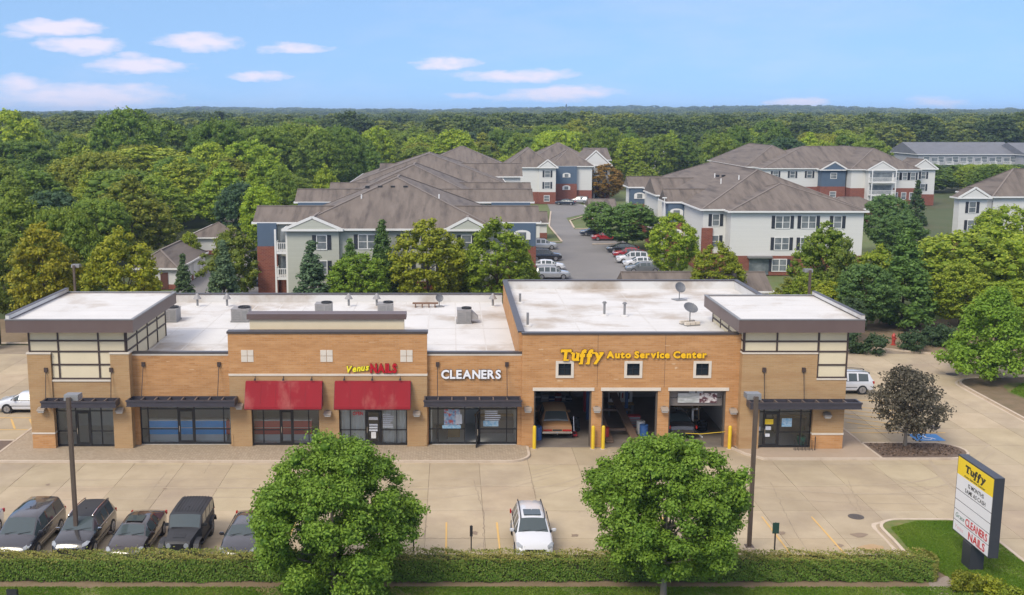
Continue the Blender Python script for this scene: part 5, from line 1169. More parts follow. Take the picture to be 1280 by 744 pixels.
def park(px, w2, kind): return None
rowY = 50.62
g1 = 'cars parked nose to the hedge'
make_car('van', P_CHAR, 'dark grey minivan with reflecting roof parked nose to the hedge', g1, (gz(45,689).x-.62, 50.75, 0), DOWN, cat='minivan', rails=None)
make_car('suv', P_BLACK, 'black compact SUV with silver roof rails and chrome grille beside the minivan', g1, (gz(110,689).x-.42, 50.80, 0), DOWN, rails=CHROME, chrome=True, cat='SUV', roofmat=P_MATTE)
make_car('sedan', P_BROWNBLK, 'dark brown sedan parked between the black SUV and the boxy off-roader', g1, (gz(180,689).x-.48, 50.50, 0), DOWN, sunroof=True)
make_car('jeep', P_MATTE, 'boxy matte black off-roader with spare wheel and wide fenders', g1, (gz(244,689).x-.45, 50.50, 0), DOWN, cat='off-roader')
make_car('sedan', P_CHAR, 'charcoal sedan half hidden by the big round tree', g1, (gz(312,689).x-.25, 50.45, 0), DOWN)
make_car('sedan', P_WHITE, 'white sedan beside the dark minivan', g1, (gz(4,662).x-.95, 50.8, 0), DOWN)
make_car('suv', P_WHITE, 'white crossover with black roof rails parked alone facing the hedge', g1, (3.93, 50.62, 0), DOWN, rails=PLASTIC, sunroof=True, cat='SUV')
make_car('sedan', P_WHITE, 'white sedan parked sideways beside the left tower', None, (-30.2, 75.3, 0), math.pi)
make_car('suv', P_WHITE, 'white SUV parked sideways beyond the right tower', None, (29.75, 80.6, 0), math.pi, cat='SUV', rails=PLASTIC)
b1 = bays[0]; b3 = bays[2]
make_car('wagon', P_BROWN, 'old brown saloon with tan roof standing tail-out in the first garage bay', None, ((b1[0]+b1[1])/2-.15, 70.95, .012), math.pi/2, roofmat=P_TAN, cat='car')
make_car('sedan', P_BLACK, 'black sports car with red tail lights in the third garage bay', None, ((b3[0]+b3[1])/2-.55, 70.4, .012), math.pi/2)
# the apartment car park
g2 = 'cars parked by the apartment road'
def apt_car(kind, p, px, py, label, heading, dx=0):
    q = gz(px, py); make_car(kind, p, label, g2, (q.x+dx, q.y, -.045), heading, simple=True, cat='SUV' if kind in ('suv','van') else 'car', rails=PLASTIC if kind == 'suv' else None)
for a in [('suv',P_SILV,690,348,'silver wagon nearest the shop row in the left bays of the apartment road',0),('sedan',P_WHITE,684,337,'white sedan between the silver wagon and the black car',0),('suv',P_BLACK,682,325,'black SUV in the left bays of the apartment road',0),('suv',P_SILV,678,311,'silver SUV by the blue bay window of the apartment road',0),
          ('sedan',P_DKBLUE,742,294,'dark blue car standing alone at the end of the right-hand bays',math.pi),('sedan',P_RED,757,300,'red car with its nose under the dark tree by the apartment road',math.pi),('sedan',P_BLACK,778,315,'black sedan in the right-hand bays beside the red one',math.pi),('sedan',P_RED,786,321,'red sedan in the right-hand bays by the dark tree',math.pi),
          ('suv',P_WHITE,790,328,'white SUV beside the red sedan in the right-hand bays',math.pi),('sedan',P_WHITE,800,333,'white sedan beside the white SUV in the right-hand bays',math.pi),('sedan',P_GREY,804,340,'grey sedan at the near end of the right-hand bays',math.pi),
          ('sedan',P_DKBLUE,707,256,'dark blue car by the far apartment entrance',math.pi*.9),('suv',P_SILV,724,254,'silver SUV by the far apartment entrance',math.pi*.9),('sedan',P_BLACK,739,250,'black car by the orange tree',math.pi*.9),
          ('sedan',P_DKBLUE,316,357,'dark blue car in the garage court by the brick bay',math.pi),('sedan',P_BLACK,322,346,'black car in the garage court behind the dark blue one',math.pi),('sedan',P_SILV,318,291,'silver car at the far end of the garage court',math.pi)]: apt_car(*a)
# ------------------------------------------------------------------ foliage
def leaf_mat(name, c1, c2, transl=.26, rnd=.0, objcol=True):
    m = bpy.data.materials.new(name); m.use_nodes = True; nt = m.node_tree; N = nt.nodes; L = nt.links
    b = N['Principled BSDF']; b.inputs['Roughness'].default_value = .55; b.inputs['Specular IOR Level'].default_value = .25
    at = N.new('ShaderNodeAttribute'); at.attribute_name = 'tint'
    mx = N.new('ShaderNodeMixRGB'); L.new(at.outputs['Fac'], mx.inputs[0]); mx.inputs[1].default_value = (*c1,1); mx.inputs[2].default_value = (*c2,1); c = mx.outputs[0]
    oi = N.new('ShaderNodeObjectInfo')
    if objcol:
        m2 = N.new('ShaderNodeMixRGB'); m2.blend_type = 'MULTIPLY'; m2.inputs[0].default_value = 1; L.new(c, m2.inputs[1]); L.new(oi.outputs['Color'], m2.inputs[2]); c = m2.outputs[0]
    if rnd:
        r = N.new('ShaderNodeValToRGB'); r.color_ramp.elements[0].color = (.48,.58,.58,1); r.color_ramp.elements[1].color = (1.75,1.5,.8,1)
        e = r.color_ramp.elements.new(.5); e.color = (.95,1,.9,1); L.new(oi.outputs['Random'], r.inputs[0])
        m3 = N.new('ShaderNodeMixRGB'); m3.blend_type = 'MULTIPLY'; m3.inputs[0].default_value = 1; L.new(c, m3.inputs[1]); L.new(r.outputs[0], m3.inputs[2]); c = m3.outputs[0]
    L.new(c, b.inputs['Base Color'])
    tr = N.new('ShaderNodeBsdfTranslucent'); L.new(c, tr.inputs[0]); ms = N.new('ShaderNodeMixShader'); ms.inputs[0].default_value = transl
    L.new(b.outputs[0], ms.inputs[1]); L.new(tr.outputs[0], ms.inputs[2]); L.new(ms.outputs[0], N['Material Output'].inputs[0])
    return m
def unit(a): return a/np.maximum(np.linalg.norm(a, axis=1, keepdims=True), 1e-9)
def leaves(name, P, Nr, size, tint, aspect=.6, rand=.7, mat=None, seed=1, extra=None):
    g = np.random.default_rng(seed); n = len(P)
    nr = unit(Nr + g.normal(0, rand, (n,3))); t = unit(np.cross(nr, g.normal(0,1,(n,3)))); b = np.cross(nr, t)
    sz = (size*g.uniform(.65,1.35,n))[:,None]; fold = nr*sz*.12
    V = np.empty((n,4,3)); V[:,0] = P - t*sz*.5; V[:,1] = P + b*sz*aspect*.5 + fold - t*sz*.05; V[:,2] = P + t*sz*.5; V[:,3] = P - b*sz*aspect*.5 + fold - t*sz*.05
    V = V.reshape(-1,3); ev, ef = extra if extra else ([], [])
    me = bpy.data.meshes.new(name); nv = n*4+len(ev); nl = n*4 + sum(len(f) for f in ef); npol = n+len(ef)
    me.vertices.add(nv); me.loops.add(nl); me.polygons.add(npol)
    allv = V if not len(ev) else np.vstack([V, np.array(ev)])
    me.vertices.foreach_set('co', allv.astype(np.float32).ravel())
    li = np.arange(n*4); ls = list(range(0, n*4, 4)); extra_l = []
    for f in ef: ls.append(n*4+len(extra_l)); extra_l += [n*4+i for i in f]
    me.loops.foreach_set('vertex_index', np.concatenate([li, np.array(extra_l, int)]).astype(np.int32)); me.polygons.foreach_set('loop_start', np.array(ls, np.int32))
    me.update(calc_edges=True); me.validate()
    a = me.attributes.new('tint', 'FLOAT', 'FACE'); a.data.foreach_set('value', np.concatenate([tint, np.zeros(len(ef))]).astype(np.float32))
    if mat: me.materials.append(mat)
    return me
PROF = {'round': lambda t: np.sqrt(np.clip(1-(2*t-1)**2, .02, 1)), 'egg': lambda t: np.clip(np.sin(np.pi*np.clip(t,0,1)**.62), .06, 1)**.8, 'oval': lambda t: np.clip(np.sin(np.pi*(t*.92+.06)), .05, 1)**.7,
        'cone': lambda t: np.clip(1.02-t, .03, 1)**.9, 'flat': lambda t: np.clip(1-(2*t-1)**4, .05, 1)**.5, 'pyr': lambda t: np.clip((1.04-t)**.75*np.clip(t*6+.35,0,1), .03, 1)}
def crown(name, rad, h, z0, K, per, leaf, seed, prof='round', clump=.2, lump=.25, mat=None, aspect=.6, droop=.0, fill=.72, core=.66, fuzz=.25, hier=1, hr=.26):
    g = np.random.default_rng(seed); K = max(8, K//hier); t = g.uniform(.02, .99, K)
    w_ = PROF[prof](t); keep = g.uniform(0,1,K) < np.maximum(w_, .25); t = t[keep]; w_ = w_[keep]; K = len(t)
    ph = g.uniform(0, 2*np.pi, K); lo = 1 + lump*(np.sin(2*ph+seed)*.5 + np.sin(3*ph+seed*2.1+t*5)*.6 + np.sin(5*ph+t*9+seed)*.3)
    rr = w_*rad*lo*np.where(g.uniform(0,1,K) < fill, g.uniform(.80,1.0,K), g.uniform(.3,.8,K)); rr = np.maximum(rr - clump*rad*.6, 0)
    C = np.stack([rr*np.cos(ph), rr*np.sin(ph), z0 + t*h - droop*rr], 1); cr = rad*clump*g.uniform(.65,1.35,K)
    if hier > 1:      # big boughs, each made of several leaf clumps
        bi = np.repeat(np.arange(K), hier); br = rad*hr*g.uniform(.55,1.3,K); dd = unit(g.normal(0,1,(K*hier,3))+unit(C-np.array([0,0,z0+h*.4]))[bi]*.7); C = C[bi]*.96 + dd*(br[bi]*g.uniform(.45,1.0,K*hier))[:,None]*np.array([1,1,.75]); K = K*hier; cr = rad*clump*g.uniform(.6,1.3,K)
        bt = g.uniform(0,1,K//hier)[bi]
    d = unit(g.normal(0,1,(K*per,3))); d[:,2] = np.abs(d[:,2])*np.where(g.uniform(0,1,K*per) < .78, 1, -1)
    idx = np.repeat(np.arange(K), per); P = C[idx] + d*(cr[idx]*g.uniform(.55,1.05+fuzz,K*per)**.7)[:,None]*np.array([1,1,.8])
    ctint = g.uniform(0,1,K) if hier == 1 else np.clip(bt*.6+g.uniform(0,.4,K),0,1); tint = np.clip(ctint[idx]*.55 + g.uniform(0,1,K*per)*.45, 0, 1)
    ev, ef = [], []
    if core:      # inner foliage as solid blobs, added to block light through the crown, darker tint
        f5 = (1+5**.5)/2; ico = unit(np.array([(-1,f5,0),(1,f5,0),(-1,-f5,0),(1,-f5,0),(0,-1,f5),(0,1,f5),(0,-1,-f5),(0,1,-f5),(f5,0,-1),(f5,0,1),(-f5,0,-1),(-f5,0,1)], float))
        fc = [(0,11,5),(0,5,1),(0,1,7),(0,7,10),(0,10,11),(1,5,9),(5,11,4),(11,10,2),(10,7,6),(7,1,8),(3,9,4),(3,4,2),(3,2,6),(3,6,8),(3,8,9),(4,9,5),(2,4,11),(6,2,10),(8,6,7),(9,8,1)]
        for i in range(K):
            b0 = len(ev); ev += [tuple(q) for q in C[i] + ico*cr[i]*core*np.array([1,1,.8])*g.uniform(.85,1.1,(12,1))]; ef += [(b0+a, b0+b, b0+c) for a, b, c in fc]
    return leaves(name, P, d*.9+np.array([0,0,.35]), leaf, tint, aspect, .6, mat, seed, (ev, ef) if ev else None), C
def trunk_mesh(h0, top, C, r, seed, nb=7, name='trunk', mat=None):
    g = random.Random(seed); m_ = MB(); pts = [(0,0,-.05)]; n = 5
    for i in range(1, n+1): pts.append((g.uniform(-.1,.1)*r*3*i/n, g.uniform(-.1,.1)*r*3*i/n, top*i/n))
    m_.tube(pts, [r*1.25] + [r*(1-.75*i/n) for i in range(1, n+1)], 8)
    for i in range(nb):
        c = C[g.randrange(len(C))]; f = g.uniform(.35,.8); b0 = Vector((0,0,max(h0*.9, min(top*f, c[2]*.75)))); c = Vector(c)
        m_.tube([b0, b0.lerp(c,.5)+Vector((0,0,-.05*c.length*.2)), c], [r*.42, r*.28, r*.08], 6)
    me = m_.mesh(name, smooth=60)
    if mat: me.materials.append(mat)
    return me
BARK = pm('bark', (.105,.080,.060), (.065,.05,.038), 4, .95, .02, space='obj', stretch=(1,1,.3)); BARKG = pm('pale_bark', (.22,.19,.155), (.16,.135,.11), 4, .95, .015, space='obj', stretch=(1,1,.3))
LF = leaf_mat('leaf_green', (.108,.160,.018), (.250,.295,.040)); LFM = leaf_mat('leaf_maple', (.092,.185,.016), (.240,.365,.042)); LFP = leaf_mat('leaf_purple', (.072,.066,.044), (.150,.132,.092)); LFC = leaf_mat('needle_green', (.050,.084,.032), (.095,.138,.050), .2); LFY = leaf_mat('leaf_yellow_green', (.16,.18,.016), (.32,.30,.026)); LFFAR = leaf_mat('leaf_far', (.085,.125,.028), (.170,.205,.048), .25, rnd=.3, objcol=False)
def tree(name, label, cat, me_c, me_t, loc, rz=0, sc=(1,1,1), col=(1,1,1,1), group=None):
    t = thing(name, label, cat, loc, rz, group); t.scale = sc
    for nm, me in (('trunk', me_t), ('crown', me_c)):
        o = bpy.data.objects.new(nm, me); COL.objects.link(o); add_kid(t, o)
        if nm == 'crown': o.color = col
    return t
# two street trees in front of the hedge
def near_tree(px, ybase, topz, rad, z0, seed, label, X_=None):
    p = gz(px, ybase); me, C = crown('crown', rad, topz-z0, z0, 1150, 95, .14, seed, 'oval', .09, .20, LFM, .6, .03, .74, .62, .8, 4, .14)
    tm = trunk_mesh(z0, topz*.7, C, .13, seed, 16, mat=BARKG)
    return tree('maple_tree', label, 'tree', me, tm, (p.x, p.y, .1), 0, (1,1,1))
near_tree(417, 749, 7.25, 3.95, .45, 11, 'big round bright green maple beside the charcoal sedan, branches reaching the lawn')
near_tree(829, 749, 7.6, 3.3, 1.3, 41, 'round dark green maple on a pale trunk in front of the garage bays')
# purple tree on the mulch island
p = gz(1131,559); me, C = crown('crown', 2.6, 4.1, .80, 200, 55, .185, 31, 'round', .17, .16, LFP, .6, .02, .55, 0)
tree('plum_tree', 'small purple-leaved tree on the brown mulch island', 'tree', me, trunk_mesh(.8, 3.4, C, .11, 31, 14, mat=BARKG), (p.x, p.y, .1), .4)
# tree on the island beyond the entry road
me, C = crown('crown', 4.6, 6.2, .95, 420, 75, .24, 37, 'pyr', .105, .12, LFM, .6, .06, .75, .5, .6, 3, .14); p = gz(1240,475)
tree('lot_tree', 'bright green broad pyramid tree on the grass island beyond the entry road', 'tree', me, trunk_mesh(.9, 5, C, .17, 37, 12, mat=BARK), (p.x, p.y, .1), .2, (1.05,1.05,1.02), (1.1,1.1,1.0,1))
# hedge along the front of the lot
def hedge():
    x0, x1, y0, y1, h = -32.0, gz(1146,712).x, 46.05, 47.25, 1.06
    g = np.random.default_rng(5); n1, n2, n3 = 46000, 40000, 3200
    def nz(x, k): return .05*np.sin(x*1.9+k)+.04*np.sin(x*4.3+2*k)+.03*np.sin(x*7.7+k*3)+.04*np.sin(x*.53+k*5)
    xa = g.uniform(x0,x1,n1); za = g.uniform(.05,h+.03,n1); A = np.stack([xa, y0 + nz(xa+za*2,1) + g.normal(0,.035,n1) + .10*(za/h-.5)**2*4*.4, za], 1); Na = np.tile([0,-1,.45],(n1,1))
    xb = g.uniform(x0,x1,n2); yb = g.uniform(y0-.02,y1,n2); B = np.stack([xb, yb, h + nz(xb+yb*1.7,2) + g.normal(0,.035,n2) + (g.uniform(0,1,n2) < .035)*g.uniform(0,.2,n2)], 1); Nb = np.tile([0,0,1.],(n2,1))
    th = g.uniform(-math.pi/2, math.pi/2, n3); zc = g.uniform(.05,h,n3); Cc = np.stack([x1 + .32*np.cos(th)+g.normal(0,.04,n3), (y0+y1)/2 + .6*np.sin(th), zc], 1); Nc = np.stack([np.cos(th), np.sin(th), 0*th+.3], 1)
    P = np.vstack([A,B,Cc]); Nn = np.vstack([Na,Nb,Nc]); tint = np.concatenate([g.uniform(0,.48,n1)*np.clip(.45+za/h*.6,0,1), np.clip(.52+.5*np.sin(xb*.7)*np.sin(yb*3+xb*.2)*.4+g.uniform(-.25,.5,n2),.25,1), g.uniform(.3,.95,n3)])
    m = leaf_mat('leaf_hedge', (.105,.215,.022), (.36,.31,.085), .3)
    t = thing('hedge', 'long clipped green hedge with browned top along the front of the lot', 'hedge', ((x0+x1)/2, 46.6, .1)); P = P - np.array([(x0+x1)/2, 46.6, 0.0])
    me = leaves('foliage', P, Nn, .088, tint, .62, .55, m, 5); o = bpy.data.objects.new('foliage', me); COL.objects.link(o); add_kid(t, o)
    MB().box(x0, x1+.1, y0+.13, y1-.12, .12, h-.08).build('inner_twigs', pm('hedge_twigs', (.040,.045,.014), (.055,.045,.022), 6, .95), t)
hedge()
# grass as blades
def grass(polys, n, seed, zb, h=.07, name='grass', label='short mown green grass on the front lawn'):
    g = np.random.default_rng(seed); P = []
    for poly, cnt in polys:
        xs = [p[0] for p in poly]; ys = [p[1] for p in poly]; got = 0
        while got < cnt:
            q = np.stack([g.uniform(min(xs),max(xs),cnt), g.uniform(min(ys),max(ys),cnt)], 1); ins = np.zeros(cnt, bool); m_ = len(poly)
            for i in range(m_):
                (xi, yi), (xj, yj) = poly[i], poly[i-1]
                with np.errstate(divide='ignore', invalid='ignore'): c_ = ((yi > q[:,1]) != (yj > q[:,1])) & (q[:,0] < (xj-xi)*(q[:,1]-yi)/(yj-yi+1e-12)+xi)
                ins ^= c_
            q = q[ins]
            bare = np.sin(q[:,0]*.9+seed)+np.sin(q[:,0]*2.3+q[:,1]*1.7)*.7; q = q[(bare < 1.15) | (g.uniform(0,1,len(q)) < .25)]
            P.append(q); got += len(q) if len(q) else cnt
    P = np.vstack(P); n_ = len(P); Q = np.column_stack([P, np.full(n_, zb+h*.4)])
    me = leaves(name, Q, np.column_stack([g.normal(0,1,n_), g.normal(0,1,n_), np.full(n_,.2)]), h*1.5, np.clip(g.uniform(0,1,n_)*.6+.25*np.sin(P[:,0]*1.3)*np.sin(P[:,1]*.8)+.2,0,1), .35, .4, leaf_mat('grass_blade', (.105,.23,.016), (.25,.34,.05), .4), seed)
    o = bpy.data.objects.new(name, me); COL.objects.link(o); tag(o, label, 'grass', kind='stuff'); return o
grass([([(-28,44.2),(23,44.2),(23,45.55),(-28,45.55)], 26000), ([(23.3,44.3),(27.0,44.3),(27.0,50.3),(26.9,52.6),(26,53.5),(24.2,53.5),(22.5,52.6),(22.3,50),(22.3,48.2)], 34000)], 1, 3, .10)
grass([([(44.2,70),(43.3,75),(42.6,80),(44.8,82.6),(56,83.2),(56,70)], 26000)], 1, 4, .112, .10, 'verge_grass', 'green grass on the island beyond the entry road')
# low yellowish shrubs by the sign
def shrub(p, r, h, seed, label, col, mat=LFY, leaf=.10, name='shrub', per=60, K=40, group=None):
    me, C = crown('crown', r, h, .02, K, per, leaf, seed, 'round', .3, .15, mat); tree(name, label, 'shrub', me, trunk_mesh(.05, h*.6, C, .03, seed, 5, mat=BARK), p, 0, (1,1,1), col, group)
shrub(gz(1207,741)+Vector((0,0,.1)), .75, .8, 51, 'low golden-green shrub below the pylon sign beside pale stones', (.9,.95,1,1)); shrub(gz(1238,748)+Vector((0,0,.1)), .7, .75, 52, 'bright yellow-green shrub right of the golden one below the pylon sign', (1.15,1.25,1,1)); shrub(gz(1262,756)+Vector((0,0,.1)), .6, .6, 53, 'small pale shrub at the end of the row below the pylon sign', (.8,1,.9,1))
sheet('gravel_patch', [(gz(x,y).x, gz(x,y).y) for x, y in ((1160,730),(1185,722),(1200,735),(1190,752),(1165,752))], .112, pm('pale_gravel', (.36,.30,.25), (.25,.20,.16), 12, .95, .02))
# rock mulch clods on the island for a rough surface
def clods():
    g = np.random.default_rng(9); n = 1500; P = np.column_stack([g.uniform(26.7,32.0,n), g.uniform(64.45,67.0,n), np.full(n,.115)]); P = P[(P[:,0] < 30.8) | ((P[:,0]-30.8)**2+(P[:,1]-65.72)**2 < 1.3**2)]
    me = leaves('mulch_chips', P, np.tile([0,0,1.],(len(P),1)), .14, g.uniform(0,1,len(P)), .5, .5, leaf_mat('mulch_chip', (.09,.062,.045), (.24,.165,.12), 0, objcol=False), 9); o = bpy.data.objects.new('mulch_chips', me); COL.objects.link(o); tag(o, 'brown wood chips covering the planting island', 'mulch', kind='stuff')
clods()

# ------------------------------------------------------------------ background tree kinds (shared meshes)
VAR = {}
def variant(k, rad, h, z0, K, per, leaf, seed, prof, clump, lump, mat, tr=.16, droop=.0, fill=.75, bark=BARK):
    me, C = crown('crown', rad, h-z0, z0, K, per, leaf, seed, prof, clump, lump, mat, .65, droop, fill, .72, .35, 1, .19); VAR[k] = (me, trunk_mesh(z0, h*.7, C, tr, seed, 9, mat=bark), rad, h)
for i in range(5): variant('dec%d' % i, 4.6+.3*i, 12, 1.4, 330, 38, .34, 100+i, ['round','oval','egg','flat','round'][i], [.15,.13,.14,.16,.125][i], [.16,.13,.2,.14,.1][i], LF, fill=.9)
for i in range(2): variant('yel%d' % i, 4.0, 11, 1.2, 340, 38, .30, 120+i, 'oval', .13, .14, LFY, fill=.88)
for i in range(2): variant('loose%d' % i, 4.4, 10.5, 1.0, 230, 38, .32, 130+i, 'egg', .15, .28, LF, fill=.65)
variant('spruce', 2.6, 10, .3, 420, 34, .30, 140, 'cone', .15, .06, LFC, .14, .25, .9); variant('pine', 3.2, 11, .5, 420, 34, .32, 141, 'pyr', .15, .12, LFC, .15, .15, .9); variant('dark', 4.4, 11, 1.8, 330, 38, .32, 142, 'round', .14, .12, LFC, fill=.9)
OCC = []      # (x, y, r) of built trees
CNT = [0]
def put_tree(kind, px, top, h, label, group=None, wpx=None, col=(1,1,1), Y=None, name=None, dy=0):
    # the crown's top pixel and a usual height give the distance; width from the pixel width
    me, tm, rad, hh = VAR[kind]
    if Y: p = gy(px, top, Y); h = p.z; p.z = 0
    else: p = gz(px, top, h)
    zc = p.y*math.cos(PITCH)+(CAMH-h*.5)*math.sin(PITCH)
    s = h/hh; sx = s if wpx is None else (wpx/FPX*zc/2)/rad
    nm = name or {'spr':'spruce_tree','pin':'pine_tree','yel':'yellowing_tree'}.get(kind[:3], 'leafy_tree'); CNT[0] += 1
    tree(nm, label, 'tree', me, tm, (p.x, p.y+dy, -.05), CNT[0]*1.37 % 6.28, (sx, sx, s), (*col, 1), group); OCC.append((p.x, p.y, rad*sx)); return p
gL = 'trees of the wood left of the apartments'
OL = (1.55,1.4,.9); DK = (.72,.85,.95); BR = (1.7,1.65,1.0)
for a in [ # left: rear edge of the lot and the wood
 ('yel0',50,279,11,'yellow-orange tree behind the left tower',None,96,(1.2,1.12,.8)),('yel1',152,289,10.5,'yellow-green tree behind the left tower roof beside the orange one',None,96,(1.2,1.25,.9)),
 ('dec1',100,272,10.5,'dark green tree between the yellow and orange trees',None,70,(.9,1,.9)),('loose0',12,295,9,'grey-green tree left of the orange tree at the lot edge',None,60,(1.0,.95,1.0)),('dec3',75,262,11,'mid green tree above the orange tree',None,80,(1.05,1.1,.9)),
 ('spruce',228,318,6.2,'small grey-green spruce in front of the white garage',None,40,(1.4,1.4,1.5)),('spruce',278,302,8.0,'blue-green spruce in the garage court',None,60,(1.6,1.6,2.0)),('loose1',288,282,8.5,'loose green tree beside the garage court',None,78,(1.05,1.0,1.0)),('dec0',236,290,5.5,'small bright green tree between the two garages',None,28,(1.5,1.4,.9)),
 ('spruce',389,302,7.6,'blue-green spruce in front of the sage apartment gable',None,66,(1.5,1.6,2.0)),('pine',477,277,9.5,'slender dark pine in front of the sage apartment wall',None,56,(1.3,1.45,.9)),('pine',437,300,7.8,'young pine beside the tall pine in front of the sage wall',None,52,(1.4,1.6,.9)),('dec4',450,318,6.5,'green bushy tree under the young pines',None,84,(1.1,1.3,.9)),
 ('yel0',534,274,10.2,'tall yellow-green tree in front of the sage apartment front',None,96,(1.1,1.2,.9)),('yel1',622,276,10.0,'light green tree at the right end of the sage apartment front',None,96,(.85,1.15,1.0)),('loose0',575,300,7.5,'small yellow-green tree between the two tall ones by the sage front',None,60,(1.4,1.3,.9)),('dec2',655,310,6.5,'low green tree at the corner of the sage apartment',None,44,(1.2,1.2,.9)),
 ('yel0',757,205,9.0,'orange-brown tree beside the far apartment entrance',None,48,(1.25,.72,1.4)),('dark',785,254,8.5,'dark green tree overhanging the red cars',None,76,(1.7,1.9,1.1),170),('dark',748,252,6.8,'dark green tree at the bend of the apartment road',None,40,(1.8,2.0,1.1),186),('dec1',842,268,8.5,'mid green tree by the white lamp pole',None,70,(1.6,1.65,1.0)),('yel1',897,304,7.5,'yellow-green tree in front of the white apartment corner',None,70,(1.0,1.15,.9)),
 ('dec2',803,203,7.5,'light green tree left of the blue bay windows',None,42,(1.5,1.45,.9)),('loose1',1035,277,9.5,'loose dark tree in front of the white apartment wall',None,84,(1.1,1.15,1.0)),('loose0',1060,300,8.5,'thin grey-green tree at the right end of the white apartment wall',None,60,(.95,.95,1.1)),
 ('dark',1112,243,9,'dark round tree beside the far balconies',None,62,(1.6,1.8,1.3)),('spruce',1148,226,8.5,'small dark spruce in front of the far apartment end',None,30,(1.0,1.1,1.0)),('dark',1125,268,7.0,'dark bushy tree below the round one',None,64,(1.5,1.7,1.1)),
 ('pine',1135,288,10.8,'broad dark green tree behind the fire hydrant',None,92,(1.55,1.8,.95),106),('dark',1085,330,7.5,'dark shrubby tree left of the hydrant',None,78,(1.4,1.6,1.0),104),('dec0',1200,290,10.5,'pale green willowy tree right of the broad dark one',None,118,(1.6,1.55,1.2),113),('loose1',1250,275,11,'light green tree above the lot tree',None,120,(1.7,1.65,1.0),121),('dec3',1285,300,10,'olive green tree at the right beyond the lot tree',None,100,(1.6,1.6,.9),112),
 ('dec1',1205,330,8,'mid green tree right of the hydrant bank',None,84,(1.5,1.45,1.0),106),('dec4',1265,352,8.5,'green tree behind the lot tree',None,90,(1.55,1.6,.9),103),
 ('dec4',1262,258,8,'light green tree in front of the pale gabled apartments',None,90,(1.6,1.6,.9),150),('dec0',1235,282,8,'pale green tree below the pale gabled apartments',None,70,(1.6,1.6,.9),140),('dec2',1170,300,8,'pale green tree between the broad dark tree and the willowy one',None,80,(1.5,1.5,1.0),120),('loose1',1100,305,8,'pale loose tree left of the broad dark tree',None,70,(1.6,1.55,1.0),118),
 ('dec1',1010,342,5.0,'small green tree behind the right tower',None,54,(1.3,1.3,.9)),('dec0',1040,352,4.6,'low yellow-green tree behind the right tower roof edge',None,60,(1.7,1.5,.9)),('loose0',985,348,4.2,'thin grey shrub tree behind the right tower',None,50,(1.3,1.1,1.2)),('dark',1065,372,4.2,'low dark tree beside the rear lamp post',None,44,(.9,.95,.9))]: put_tree(*a)
for px, top in ((1170,414),(1183,413),(1196,416),(1150,420),(1100,424),(1076,422)):
    p = gz(px, top, 1.6); shrub((p.x, p.y+1.2, .05), 1.5, 1.6, 60+px % 7, 'low dark evergreen shrub on the bank behind the rear kerb', (.7,.8,.8,1), LFC, .2, 'shrub', 40, 34, 'shrubs on the bank behind the rear kerb')
for a in [('dec3',26,178,13,DK,92),('dec1',12,140,16,BR,90),('dec4',157,137,17.5,(.8,.95,.8),100),('dec0',205,150,15,(.9,1,.85),70),('dec2',86,173,14,(1.15,1.2,.9),66),('dec0',185,184,14.5,OL,150),('dec3',150,214,13,(.9,1.0,.9),118),('dark',297,228,11,(.9,1.05,1.2),58),('yel1',272,150,15,(.55,.78,.9),84),
          ('dec1',262,180,14,BR,80),('dec4',310,176,14,(1.5,1.6,.9),86),('dec2',225,200,14,OL,110),('dec2',112,217,12.5,OL,66),('dark',62,239,12,(.8,.95,1.0),78),('dec1',14,246,11.5,(1.1,1.15,.9),70),('dec0',30,212,13.5,(.8,.95,.85),96),('dec3',330,160,14,(.9,1,.85),80),('dec4',365,155,14,(1.05,1.1,.85),80),('dec1',400,165,13.5,(.85,.95,.9),70),('loose1',405,205,9.5,(1.5,1.45,.9),46),
          ('dec2',352,210,11.5,(.9,1.0,.9),56),('dec0',335,200,12.5,(1.35,1.45,.85),66),('dec4',430,160,13,(.75,.9,.9),64),('dec0',325,232,11,(1.5,1.6,.8),60),('dec2',280,205,12.5,(1.4,1.5,.85),86),('dec3',120,250,11.5,(.95,1.05,.9),80),('dec4',45,262,10.5,(.9,1.0,.9),70),('dec1',195,222,12.5,(1.15,1.2,.85),90)]:
    c = tuple(q*1.15 for q in a[4]); lb = 'pale yellow-green tree in the wood left of the apartments' if sum(c) > 4.1 else ('dark green tree in the wood left of the apartments' if sum(c) < 3.15 else 'mid green tree in the wood left of the apartments')
    lb = ('very broad ' if a[5] > 95 else 'broad ' if a[5] > 78 else 'slim ') + lb.replace('in the wood', 'deep in the wood' if a[2] < 178 else 'midway in the wood' if a[2] < 220 else 'at the near edge of the wood')
    put_tree(a[0], a[1], a[2], a[3], lb, lb.replace(' tree ',' trees '), a[5], c, float(np.interp(a[2], [137,150,185,214,240,262], [265,285,225,185,155,132])))
